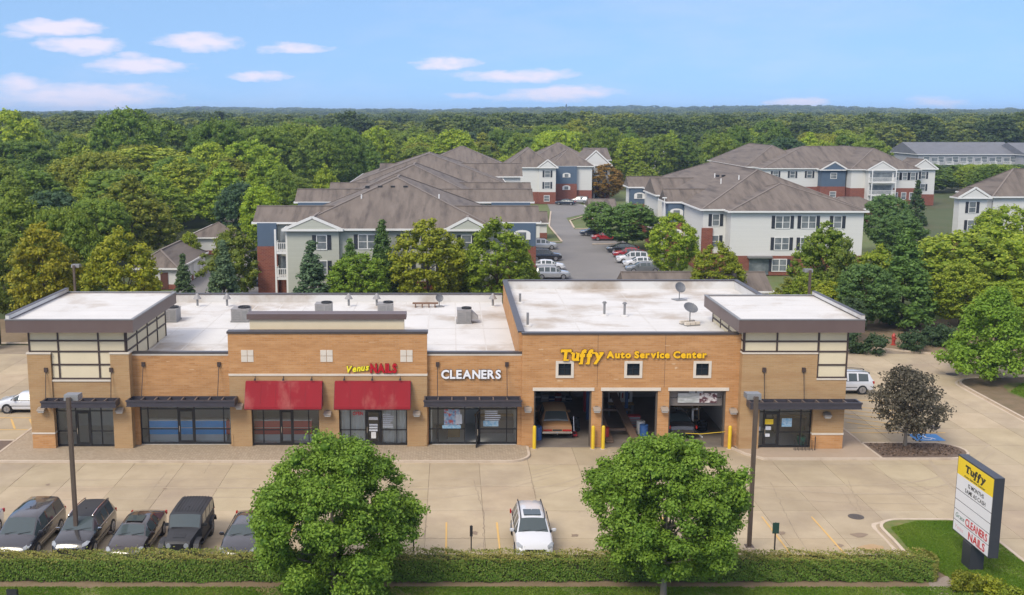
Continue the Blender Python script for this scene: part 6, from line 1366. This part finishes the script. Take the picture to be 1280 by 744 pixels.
# ------------------------------------------------------------------ apartments
SHING = pm('brown_shingles', (.168,.138,.115), (.118,.096,.080), .6, .9, .01, stretch=(2.2,.25,1), contrast=.35, col3=(.070,.057,.050), scale3=.4, amt3=.2, bscale=6)
CAPS = pm('ridge_cap_shingles', (.185,.155,.135), None, 1, .9)
SHGR = pm('grey_shingles', (.16,.165,.18), (.12,.125,.14), .4, .9); SAGE = pm('sage_siding', (.44,.45,.385), (.40,.41,.35), .4, .8, .01, stretch=(.2,.2,14), bscale=1); WSID = pm('white_siding', (.62,.615,.585), (.57,.565,.54), .4, .8, .01, stretch=(.2,.2,14), bscale=1)
BSID = pm('blue_siding', (.085,.125,.18), (.07,.105,.155), .6, .8); WTRIM = pm('white_trim', (.68,.675,.65), None, 1, .6); SHUT = pm('dark_shutter', (.022,.026,.036), None, 1, .6); WPANE = pm('apartment_pane', (.10,.12,.135), (.22,.24,.25), .9, .12, contrast=.3); GREYS = pm('grey_siding', (.30,.31,.33), (.36,.36,.37), .3, .8)
def ablock(t, x0, x1, y0, y1, eave, kind, rise, wall=WSID, brick=2.6, over=.45, shing=SHING, set_=None, base=0.0):
    MB().box(x0, x1, y0, y1, brick if brick else base, eave).build('wall', wall, t)
    if brick: MB().box(x0-.06, x1+.06, y0-.06, y1+.06, base, brick).build('brick_base', RB, t)
    a, b, c, d = x0-over, x1+over, y0-over, y1+over; e = eave-.05; m = MB(); xm, ym = (a+b)/2, (c+d)/2; zt = eave+rise
    if kind == 'hipY':
        s = set_ or (b-a)/2; s = min(s, (d-c)/2-.1); P = [(a,c,e),(b,c,e),(b,d,e),(a,d,e),(xm,c+s,zt),(xm,d-s,zt)]; Fc = [(0,1,4),(1,2,5,4),(2,3,5),(3,0,4,5),(3,2,1,0)]
    elif kind == 'hipX':
        s = set_ or (d-c)/2; s = min(s, (b-a)/2-.1); P = [(a,c,e),(b,c,e),(b,d,e),(a,d,e),(a+s,ym,zt),(b-s,ym,zt)]; Fc = [(0,1,5,4),(1,2,5),(2,3,4,5),(3,0,4),(3,2,1,0)]
    elif kind == 'gableX': P = [(a,c,e),(b,c,e),(b,d,e),(a,d,e),(a,ym,zt),(b,ym,zt)]; Fc = [(0,1,5,4),(1,2,5),(2,3,4,5),(3,0,4),(3,2,1,0)]
    else: P = [(a,c,e),(b,c,e),(b,d,e),(a,d,e),(xm,c,zt),(xm,d,zt)]; Fc = [(0,1,4),(1,2,5,4),(2,3,5),(3,0,4,5),(3,2,1,0)]
    ro = m.add(P, Fc).build('roof', shing, t)
    for i, j in ([(0,4),(1,4),(2,5),(3,5),(4,5)] if kind == 'hipY' else [(0,4),(3,4),(1,5),(2,5),(4,5)] if kind == 'hipX' else [(4,5)]): MB().bar(Vector(P[i])+Vector((0,0,.03)), Vector(P[j])+Vector((0,0,.03)), .26, .06).build('ridge_cap', CAPS if shing is SHING else shing, ro)
    if kind == 'gableY':      # white bargeboards and a siding gable in front of the shingles
        k = .12; MB().prismy([(x0,eave-.03),(x1,eave-.03),(xm,zt-(rise*over/((b-a)/2))-.03)], c-.02, c+.3).build('gable', wall, t)
        g = MB(); g.bar((a,c-.04,e+.02),(xm,c-.04,zt+.02),.10,.30); g.bar((b,c-.04,e+.02),(xm,c-.04,zt+.02),.10,.30); g.build('bargeboard', WTRIM, t)
    f = MB(); f.box(a-.06, b+.06, c-.10, c-.01, e-.12, e+.10); f.box(a-.10, a-.01, c, d, e-.12, e+.10); f.box(b+.01, b+.10, c, d, e-.12, e+.10); f.build('gutter', WTRIM, t)
    return ro
def awin(t, x, y, z, w_=1.0, h=1.5, shut=True, face='y', dbl=False, s=-1):
    W2 = w_*(1.9 if dbl else 1)/2
    def B(m, u0, u1, d0, d1, z0, z1):
        if face == 'y': return m.box(x+u0, x+u1, y+min(s*d0,s*d1), y+max(s*d0,s*d1), z0, z1)
        return m.box(x+min(s*d0,s*d1), x+max(s*d0,s*d1), y+u0, y+u1, z0, z1)
    m = MB(); B(m,-W2-.09,W2+.09,.0,.07,z-h/2-.10,z-h/2); B(m,-W2-.09,W2+.09,0,.07,z+h/2,z+h/2+.10); B(m,-W2-.09,-W2,0,.07,z-h/2,z+h/2); B(m,W2,W2+.09,0,.07,z-h/2,z+h/2); B(m,-W2,W2,0,.055,z-.03,z+.03)
    if dbl: B(m,-.06,.06,0,.06,z-h/2,z-.03); B(m,-.06,.06,0,.06,z+.03,z+h/2)
    f = m.build('window', WTRIM, t); B(MB(),-W2,W2,.005,.03,z-h/2,z+h/2).build('pane', WPANE, f)
    if shut:
        for k in (-1, 1):
            u = k*(W2+.33); B(MB(), u-.22, u+.22, 0, .06, z-h/2-.05, z+h/2+.05).build('shutter', SHUT, f)
def abalcony(t, x0, x1, y0, y1, levels, posts=True, roofz=8.4):
    for z in levels:
        bo = MB().box(x0, x1, y0, y1, z-.25, z).build('balcony', WTRIM, t); r = MB(); r.box(x0, x1, y0, y0+.06, z+.95, z+1.03); r.box(x0, x0+.06, y0, y1, z+.95, z+1.03); r.box(x1-.06, x1, y0, y1, z+.95, z+1.03); r.build('handrail', WTRIM, bo)
        b = MB()
        for k in np.arange(x0+.12, x1-.08, .22): b.box(k, k+.05, y0+.01, y0+.05, z, z+.95)
        for k in np.arange(y0+.12, y1-.08, .3): b.box(x0+.01, x0+.05, k, k+.05, z, z+.95); b.box(x1-.05, x1-.01, k, k+.05, z, z+.95)
        b.build('baluster', WTRIM, bo); MB().box(x0+.3, x1-.3, y1-.02, y1+.01, z+.05, z+2.1).build('balcony_door', WPANE, bo)
    if posts:
        for x in (x0, x1-.2): MB().box(x, x+.2, y0-.05, y0+.15, 0, roofz).build('post', WTRIM, t)
def rvents(t, pts):
    for x, y, z in pts:
        MB().box(x-.25, x+.25, y-.2, y+.2, z-.1, z+.22).build('roof_vent', PLASTIC, t)
def bay(t, x0, x1, y0, y1, eave, blue0, wall=BSID, arch=True, roof='gableX', rise=1.5):
    MB().box(x0, x1, y0, y1, blue0, eave).build('bay_wall', wall, t); MB().box(x0-.05, x1+.05, y0-.05, y1, 0, blue0).build('bay_brick', RB, t)
    xm = (x0+x1)/2; zc = (blue0+eave)/2
    for z in ((zc, zc-3.0) if arch else ()):
        if z < 1: continue
        q = arc(xm, 0, .95, 0, 180, 8); m = MB(); m.prismy([(xm+.95,z-.55)] + [(p[0], z+.15+p[1]*.42) for p in q] + [(xm-.95,z-.55)], y0-.09, y0-.052); a_ = m.build('arched_window', WTRIM, t); MB().box(xm-.45, xm+.45, y0-.12, y0-.095, z-.45, z+.30).build('pane', WPANE, a_)
# --- A: sage building left of the road, in three stepped masses
A = thing('apartment_building', 'sage-sided three-storey apartment block with brown hip roof behind the lower shop roof', 'building', (-6.6, 130, 0))
ablock(A, -17.8, 4.6, 119.3, 147, 8.5, 'hipY', 5.0, SAGE, 2.6, set_=11.5)
ablock(A, -18.2, -12.5, 118.7, 124, 8.5, 'gableY', 1.35, SAGE, 0); ablock(A, -.3, 3.8, 118.7, 124, 8.5, 'gableY', 1.25, SAGE, 0)
ablock(A, -22.2, 9.6, 122.6, 128.6, 8.9, 'gableX', 1.6, SAGE, 2.6); bay(A, -22.1, -19.9, 122.0, 124, 8.85, 6.2, arch=False); bay(A, 6.4, 9.5, 122.0, 124, 8.85, 6.2)
abalcony(A, -19.75, -18.3, 119.4, 121.8, (3.0, 5.9))
for x in (-14.4, 1.6):
    for z in (1.4, 4.2, 7.05): awin(A, x, 118.7, z)
for x in (-9.4, -5.1, -2.4):
    for z in (4.2, 7.05): awin(A, x, 119.3, z, dbl=(x == -9.4))
rvents(A, [(-10+k*1.5, 128.2, 12.45) for k in range(4)])
for x, y, z in ((-10.5,125.5,11.4),(-1.5,125.5,11.4)): MB().cyl((x,y,z-.3), .08, .75, 8).build('vent_pipe', WTRIM, A)
A2 = thing('apartment_building', 'brown-roofed apartment block with blue bays behind the sage front building', 'building', (-5.8, 165, 0))
ablock(A2, -17.0, 5.4, 152.5, 182, 8.5, 'hipY', 5.0, SAGE, 2.6, set_=11.5); ablock(A2, -21.6, 11.0, 151.5, 157.5, 8.9, 'gableX', 1.6, SAGE, 2.6); bay(A2, 5.5, 10.9, 150.9, 153, 8.85, 5.9); bay(A2, -21.5, -16.5, 150.9, 153, 8.85, 5.9)
ablock(A2, -18.5, 11.8, 166, 172, 8.9, 'gableX', 1.6, WSID, 2.6); awin(A2, 8.2, 166, 7)
A3 = thing('apartment_building', 'long brown hip-roofed block with cream walls at the rear of the left-hand row', 'building', (-4.2, 212, 0))
ablock(A3, -18.5, 9.5, 200, 232, 8.5, 'hipY', 5.0, WSID, 2.6, set_=11.5); ablock(A3, -14, 13.5, 214, 222, 8.9, 'gableX', 2.4, WSID, 2.6)
for x in (-14,-9,2,7): awin(A3, x, 200, 7)
# small projecting gables right of the row
A4 = thing('garage_building', 'cream gabled garage with brown roof beside the apartment road', 'garage', (12.8, 186, 0)); ablock(A4, 6, 16.2, 184, 190, 2.7, 'gableX', 1.7, WSID, 1.0, .3); MB().box(9, 11.6, 183.9, 184, 0, 2.2).build('garage_door', WTRIM, A4); MB().box(12.4, 15, 183.9, 184, 0, 2.2).build('garage_door', WTRIM, A4)
# --- C: far white building with blue bay
Cc = thing('apartment_building', 'distant white and brick apartment block with blue bay and white balconies', 'building', (22, 262, 0))
ablock(Cc, 12.7, 24.3, 257.5, 275, 8.6, 'hipY', 4.4, WSID, 2.8); ablock(Cc, 20.6, 24.6, 257.0, 262, 8.6, 'gableY', 1.8, WSID, 2.8); abalcony(Cc, 8.6, 12.5, 257.8, 261, (3.0, 5.8)); MB().box(8.7, 12.6, 261.0, 270, 0, 8.6).build('wall', WSID, Cc)
ablock(Cc, -8, 13, 262, 284, 8.6, 'hipX', 4.6, WSID, 2.8); bay(Cc, 25.2, 30.2, 262.5, 268, 8.6, 4.4); ablock(Cc, 24.3, 34, 263.5, 282, 8.6, 'hipX', 3.8, WSID, 2.8)
abalcony(Cc, 32, 35.0, 266, 268, (3.0, 5.8)); ablock(Cc, 31.8, 39, 268, 290, 8.6, 'gableY', 3.6, WSID, 4.0); ablock(Cc, 20, 38, 284, 312, 8.6, 'hipX', 4.8, WSID, 2.8); ablock(Cc, 37.5, 43.5, 300, 318, 8.6, 'gableX', 3.0, BSID, 4.0)
for z in (4.4, 7.1): awin(Cc, 22.6, 257.0, z, 1.2, 1.5); awin(Cc, 37.2, 268, z, 1.2, 1.5)
for x in (14.6, 17.5, 22.5): awin(Cc, x, 257.44 if x < 20 else 256.94, 1.3, 1.2, 1.3, False)
# --- B: white building right of the road
Bb = thing('apartment_building', 'white-sided apartment block with brick base and brown hip roof right of the road', 'building', (44, 150, 0))
ablock(Bb, 36.6, 54.0, 141.4, 158, 8.5, 'hipY', 3.1, WSID, 2.6, set_=9.2); ablock(Bb, 33.6, 54.6, 144.2, 197, 8.5, 'hipY', 4.6, WSID, 2.6, set_=13)
ablock(Bb, 31.4, 40, 156.6, 161.6, 8.5, 'gableX', 1.7, WSID, 0); bay(Bb, 31.3, 33.7, 156.2, 158, 8.45, 5.6); ablock(Bb, 31.2, 40, 189, 194, 8.5, 'gableX', 1.7, WSID, 0); bay(Bb, 31.1, 34.3, 188.6, 190, 8.45, 5.6); ablock(Bb, 32.4, 42, 170, 180, 8.5, 'gableX', 2.4, WSID, 2.6)
MB().box(33.45, 34.9, 143.95, 144.3, 0, 6.0).build('brick_panel', RB, Bb)
for x in (43.4, 46.8):
    for z in (4.2, 7.05): awin(Bb, x, 141.4, z, .95, 1.55, dbl=True)
    
awin(Bb, 43.2, 141.34, 1.35, .95, 1.5, dbl=True); awin(Bb, 50.6, 141.4, 7.05, .95, 1.5); awin(Bb, 50.6, 141.4, 4.2, .95, 1.5)
for z in (4.2, 7.05): awin(Bb, 35.3, 144.2, z, .85, 1.5)
MB().box(39.2, 41.8, 141.25, 141.38, .1, 2.3).build('patio_door', WPANE, Bb); MB().box(38.9, 42.1, 140.6, 141.38, 2.35, 2.6).build('porch_roof', GREY_METAL, Bb)
rvents(Bb, [(44+k*1.0, 148.2, 10.6) for k in range(3)] + [(40+k*.9, 163.5, 11.8) for k in range(5)])
for x, y, z in ((41,155,11.9),(40.2,166,11.6),(39.2,158,11.3)): MB().cyl((x,y,z-.4), .09, .9, 8).build('vent_pipe', WTRIM, Bb)
# --- D: building behind B
D = thing('apartment_building', 'long apartment block with blue bay, balconies and brown hip roofs behind the white one', 'building', (90, 258, 0))
ablock(D, 73, 111, 255, 282, 8.5, 'hipX', 4.8, WSID, 4.2); ablock(D, 92.0, 107.5, 250, 288, 8.5, 'hipY', 4.6, WSID, 4.2); ablock(D, 107.0, 112.4, 252.5, 262, 8.5, 'gableY', 2.2, WSID, 2.6); ablock(D, 71, 88, 262, 300, 8.5, 'hipY', 4.9, WSID, 4.2)
ablock(D, 86.0, 91.6, 252.5, 258, 8.3, 'gableY', 1.8, BSID, 4.4); ablock(D, 95.2, 101.0, 248.0, 253, 8.5, 'gableY', 1.9, WSID, 0); abalcony(D, 95.3, 100.9, 246.2, 248, (2.9, 5.8))
for x in (76, 80, 84): awin(D, x, 255, 7.05, 1.1, 1.5)
for x in (88.8,): awin(D, x, 252.5, 6.9, 1.3, 1.2, False); awin(D, x, 252.4, 2.6, 1.3, 1.2, False)
for x in (102.4, 104.3, 106.2): awin(D, x, 250, 6.9, 1.0, 1.6); awin(D, x, 249.94, 2.4, 1.0, 1.5, False)
for z in (4.2, 7.0): awin(D, 109.7, 252.5, z, 1.0, 1.5)
# --- E: building at the right edge
Ee = thing('apartment_building', 'pale gabled apartment block with brown roof above the light green trees', 'building', (88, 172, 0))
ablock(Ee, 77.4, 81.6, 164.8, 166.6, 8.5, 'gableY', 1.5, WSID, 2.6); ablock(Ee, 83.5, 118, 166.7, 178, 8.5, 'hipX', 4.0, WSID, 2.6, set_=6); awin(Ee, 79.4, 164.8, 7.0, 1.0, 1.6); awin(Ee, 79.4, 164.8, 4.2, 1.0, 1.6); awin(Ee, 84.5, 167, 7.0, 1.0, 1.6)
# --- F: far grey terrace
Ff = thing('apartment_building', 'far long grey-roofed terrace with white window bays among trees', 'building', (200, 392, 0))
ablock(Ff, 168, 205, 392, 420, 6.8, 'gableX', 4.0, GREYS, 0, shing=SHGR); ablock(Ff, 203, 262, 384, 412, 6.8, 'gableX', 4.0, GREYS, 0, shing=SHGR)
for x in np.arange(171, 203, 5.2): awin(Ff, x, 392, 5.0, 2.0, 2.0, False); abalcony(Ff, x+1.6, x+4.2, 390.6, 392, (3.4,), False)
for x in np.arange(206, 260, 5.6): awin(Ff, x, 384, 5.0, 2.0, 2.2, False); awin(Ff, x+2.6, 384, 1.8, 1.6, 1.8, False)
# --- garages
def garage(x0, x1, y0, y1, label, doors=0, kind='gableY', rise=1.9, wall=WSID, name='garage_building', eave=2.6):
    t = thing(name, label, 'garage', ((x0+x1)/2, y0, 0)); ablock(t, x0, x1, y0, y1, eave, kind, rise, wall, .6, .35)
    for k in range(doors):
        y = y0+1+k*(y1-y0-1)/doors; MB().box(x1+.0, x1+.09, y, y+2.2, .05, 2.1).build('garage_door', WTRIM, t)
    MB().box((x0+x1)/2+.6, (x0+x1)/2+1.5, y0-.10, y0-.0, .1, 2.05).build('side_door', pm('brown_door',(.10,.04,.03),None,1,.6) if 'brown_door' not in MATS else MATS['brown_door'], t)
garage(-38.6, -33.4, 129.8, 145, 'white garage row with hipped brown roof beside the small spruce', 4, 'hipY'); garage(-40.2, -32.2, 163, 182, 'second white garage row with brown roof further back by the wood', 5, 'hipY')
garage(18.6, 33.5, 112.5, 119.0, 'low brown-roofed garage row just behind the auto shop', 0, 'gableX', 1.6); garage(27.6, 32.5, 214, 222, 'small cream garage beside the orange tree', 0, 'gableX', 1.6); garage(60.5, 73, 196, 204, 'low brown-roofed brick garage row right of the white apartment block', 0, 'hipX', 1.8, RB); garage(74, 86, 214, 222, 'farther brown-roofed brick garage near the far balconies', 0, 'hipX', 2.0, RB); garage(56.5, 63, 168, 176, 'brick garage at the end of the white apartment block', 0, 'hipX', 1.8, RB)
p = gz(828,332); t = thing('lamp_post', 'tall thin white lamp pole in front of the blue bay windows', 'lamp post', (p.x, p.y, -.04)); MB().lathe((0,0,0),[(.10,0),(.06,9.5)],8).build('pole', WTRIM, t, world=False); MB().box(-.3,.3,-.1,.1,9.5,9.65).build('lamp_head', WTRIM, t, world=False)
# small houses showing through the wood
for px, py_, lb in ((851,190,'pale grey gabled house among the trees beyond the apartments'),(822,190,'white roofed house edge among the trees beyond the apartments'),(452,184,'white roofed house showing in the wood beyond the left row'),(590,188,'brown roofed house behind the left row of apartments')):
    q = gz(px, py_, 8.0); t = thing('house', lb, 'house', (q.x, q.y, 0)); ablock(t, q.x-5, q.x+5, q.y, q.y+9, 6.2, 'gableY', 3.0, WSID if px != 590 else RB, 0, .4, SHGR if px != 590 else SHING); awin(t, q.x, q.y-.35, 6.6, 1.2, 1.2, False)

# ------------------------------------------------------------------ the wood beyond: single trees, then far woodland as one mass
ZONES = [(-45,-31,110,186),(-36,75,100,296),(60,125,236,304),(72,116,158,196),(130,275,350,424),(-60,70,40,112),(40,130,100,140),(40,56,290,322),(70,126,140,240),(-150,-31,100,246)]
for o in list(bpy.data.objects):
    if o.name.startswith('house') and o.parent is None: ZONES.append((o.location.x-9, o.location.x+9, o.location.y-32, o.location.y+13))
def blocked(x, y, r):
    for a, b, c, d in ZONES:
        if a-r*.75 < x < b+r*.75 and c-r*.75 < y < d+r*.75: return True
    return False
cands = []
rr = random.Random(77)
for y in (121, 139, 158, 178, 199, 221, 243):      # the near wood on the left, in staggered rows of broad crowns
    x = -.42*y-9
    while x < (-46 if y < 190 else -36):
        r_ = rr.uniform(5.2,7.6); xx = x+rr.uniform(-2,2); yy = y+rr.uniform(-5,5)
        if not any((xx-a)**2+(yy-b)**2 < (.62*(r_+c))**2 for a, b, c in OCC): OCC.append((xx, yy, r_)); cands.append((xx, yy, r_))
        x += rr.uniform(8.5,11.5)
tries = 0
while tries < 9000 and len(cands) < 275:
    tries += 1; y = 125 + 330*rr.random()**.8; xl = -.42*y-8; xr = .53*y+8; x = rr.uniform(xl, xr); r_ = rr.uniform(4.6,8.2)
    if blocked(x, y, r_) or any((x-a)**2+(y-b)**2 < (.72*(r_+c))**2 for a, b, c in OCC): continue
    if x > 40 and y < 150: continue
    OCC.append((x, y, r_)); cands.append((x, y, r_))
names = [('dark green', (.72,.88,.85)), ('mid green', (1.0,1.05,.9)), ('pale green', (1.6,1.6,.9)), ('olive', (1.3,1.1,.9))]
def wood_place(x, y):
    if y < 250 and x < -31: return 'in the near wood left of the white garages'
    if x < -36: return 'in the wood beyond the white garages'
    if x < 12: return 'in the wood behind the left row of apartments'
    if x < 62: return 'in the wood behind the distant white and brick apartments'
    if x < 132: return 'in the wood around the long balconied apartments'
    return 'near the far grey terrace'
for x, y, r_ in cands:
    k = rr.choices(range(4), (.38,.36,.18,.08))[0]; lb, c = names[k]; j = rr.uniform(.95,1.28); v = rr.choice(['dec0','dec1','dec2','dec3','dec4','dec0','dec3','dark','loose0'])
    me, tm, rad, hh = VAR[v]; h = rr.gauss(14.6, 1.8) if y > 240 else rr.gauss(11.8, 1.2); h = max(8.5, min(19, h))
    lb = ('tall ' if h > 15.8 else 'broad ' if r_ > 6.9 else 'small ' if h < 11.2 else 'middling ') + lb + ' tree ' + wood_place(x, y)
    if x/y > .42 and y > 190: h = min(h, 21-(205-143)*y/1350)
    h = max(h, 5.0); s = r_/rad
    tree('leafy_tree', lb, 'tree', me, tm, (x, y, -.05), rr.uniform(0,6.28), (s, s, h/hh), (c[0]*j, c[1]*j, c[2]*j, 1), lb.replace(' tree ',' trees '))
put_tree('yel1', 519, 178, 11, 'bright yellow tree in the wood beyond the left row', None, 24, (1.9,1.35,.6))
FARV = []
for i in range(3):
    me, C = crown('crown', 5.5, 12, 1.2, 300, 13, .60, 300+i, ['round','oval','flat'][i], .12, .13, LFFAR, .7, 0, .92, .75); q = [(-120,470),(60,480),(150,470)][i]
    t = tree('far_tree', ['rounded','oval','broad'][i]+' green tree at the near edge of the far woodland', 'tree', me, trunk_mesh(1.2, 8, C, .2, 300+i, 5, mat=BARK), (*q, -.05)); FARV.append([o for o in KIDS[t.name] if o.name.startswith('crown')][0])
def far_wood():
    g = np.random.default_rng(12); P = [[],[],[]]; Sc = [[],[],[]]; y = 430.0
    while y < 5200:
        sp = 12.5 + max(0, y-800)*.0055; n = int((.95*y*1.12)/sp); xs = np.linspace(-.42*y*1.08-15, .53*y*1.08+15, n) + g.normal(0, sp*.35, n); ys = y + g.normal(0, sp*.35, n)
        for a, b in zip(xs, ys):
            if any(z[0]-6 < a < z[1]+6 and z[2]-6 < b < z[3]+6 for z in ZONES): continue
            k = g.integers(3); s = 1.45*(sp/12.5)**.75*g.uniform(.5,1.6); P[k].append((a, b, hill(a, b)-.4)); Sc[k].append((s, s, s**.4*g.uniform(.8,1.25)))
        y += sp*.92
    for k in range(3):
        me = bpy.data.meshes.new('far_wood'); me.from_pydata(P[k], [], []); at = me.attributes.new('sc', 'FLOAT_VECTOR', 'POINT'); at.data.foreach_set('vector', np.array(Sc[k], np.float32).ravel())
        o = bpy.data.objects.new('far_wood', me); COL.objects.link(o); tag(o, 'endless green woodland stretching to the hills on the horizon', 'woodland', 'far woodland', 'stuff')
        ng = bpy.data.node_groups.new('scatter', 'GeometryNodeTree'); ng.interface.new_socket('Geometry', in_out='INPUT', socket_type='NodeSocketGeometry'); ng.interface.new_socket('Geometry', in_out='OUTPUT', socket_type='NodeSocketGeometry')
        N = ng.nodes; L = ng.links; gi = N.new('NodeGroupInput'); go = N.new('NodeGroupOutput'); ip = N.new('GeometryNodeInstanceOnPoints'); oi = N.new('GeometryNodeObjectInfo'); oi.inputs['Object'].default_value = FARV[k]; oi.inputs['As Instance'].default_value = True
        na = N.new('GeometryNodeInputNamedAttribute'); na.data_type = 'FLOAT_VECTOR'; na.inputs['Name'].default_value = 'sc'; rv = N.new('FunctionNodeRandomValue'); rv.data_type = 'FLOAT_VECTOR'; rv.inputs[0].default_value = (0,0,0); rv.inputs[1].default_value = (.12,.12,6.28)
        mp = N.new('GeometryNodeMeshToPoints'); L.new(gi.outputs[0], mp.inputs[0]); L.new(mp.outputs[0], ip.inputs['Points']); L.new(oi.outputs['Geometry'], ip.inputs['Instance']); L.new(na.outputs[0], ip.inputs['Scale']); L.new(rv.outputs[0], ip.inputs['Rotation']); L.new(ip.outputs[0], go.inputs[0])
        mod = o.modifiers.new('scatter', 'NODES'); mod.node_group = ng
far_wood()
# ------------------------------------------------------------------ far landmarks
def water_tower(px, top, w_, Y, label, mat):
    q = gy(px, top, Y); b = hill(q.x, Y); t = thing('water_tower', label, 'water tower', (q.x, Y, b)); H_ = q.z-b; r_ = w_/2*Y/FPX
    MB().lathe((0,0,0), [(r_*.30,0),(r_*.16,H_*.15),(r_*.16,H_-r_*1.5),(r_*.3,H_-r_*1.3)], 10).build('stem', mat, t, world=False); MB().lathe((0,0,H_-r_*1.35), [(r_*.25,0),(r_*.85,r_*.35),(r_,r_*.75),(r_*.85,r_*1.15),(r_*.4,r_*1.33),(.05,r_*1.36)], 16).build('tank', mat, t, world=False, smooth=60)
FARM = pm('far_grey_paint', (.05,.055,.065), None, 1, .6); FARW = pm('far_white_paint', (.55,.55,.55), None, 1, .6)
water_tower(248, 133.0, 8, 2300, 'dark water tower on the skyline above the left wood', FARM); water_tower(662, 135.5, 6, 2500, 'dark water tower on the skyline beyond the middle apartments', FARM); water_tower(847, 141.5, 4, 3000, 'pale water tower standing in the far woodland', FARW)
for px, Y, top, lb in ((708, 2600, 130, 'thin radio mast on the skyline'),(892, 2600, 132, 'thin radio mast near the pale far towers'),(1024, 3400, 136, 'stubby mast above the pale far buildings')):
    q = gy(px, top, Y); b = hill(q.x, Y); t = thing('radio_mast', lb, 'mast', (q.x, Y, b)); MB().lathe((0,0,0), [(1.8,0),(1.2,q.z-b)], 6).build('mast', FARM, t, world=False); MB().box(-2.2,2.2,-2.2,2.2,q.z-b-6,q.z-b-4).build('antenna_ring', FARM, t, world=False)
for px, y_, w_, h_, Y, lb in ((744,144,16,3,2500,'long pale low building in the far woodland'),(1022,143,11,4,2600,'pale blocky building in the far woodland'),(1090,145,5,3,2500,'small pale building in the far woodland')):
    q = gy(px, y_+2, Y); k = Y/FPX; b = hill(q.x, Y); zt = gy(px, y_, Y).z; t = thing('far_building', lb, 'building', (q.x, Y, b)); MB().box(-w_*k/2, w_*k/2, 0, 20, 0, zt-b).build('wall', FARW, t, world=False); MB().box(-w_*k/2-.6, w_*k/2+.6, -.6, 20.6, zt-b, zt-b+1.0).build('roof', FARM, t, world=False)
# ------------------------------------------------------------------ haze
def haze():
    m = bpy.data.materials.new('haze'); m.use_nodes = True; N = m.node_tree.nodes; L = m.node_tree.links
    for n in list(N): N.remove(n)
    o = N.new('ShaderNodeOutputMaterial'); v = N.new('ShaderNodeVolumePrincipled'); v.inputs['Color'].default_value = (.52,.72,1,1); v.inputs['Density'].default_value = HAZE; v.inputs['Anisotropy'].default_value = 0.0
    L.new(v.outputs[0], o.inputs['Volume']); b = MB().box(-6900, 6900, -500, 6900, -1.5, 62).build('haze', m); tag(b, kind='stuff')
HAZE = 1.75e-4
haze()
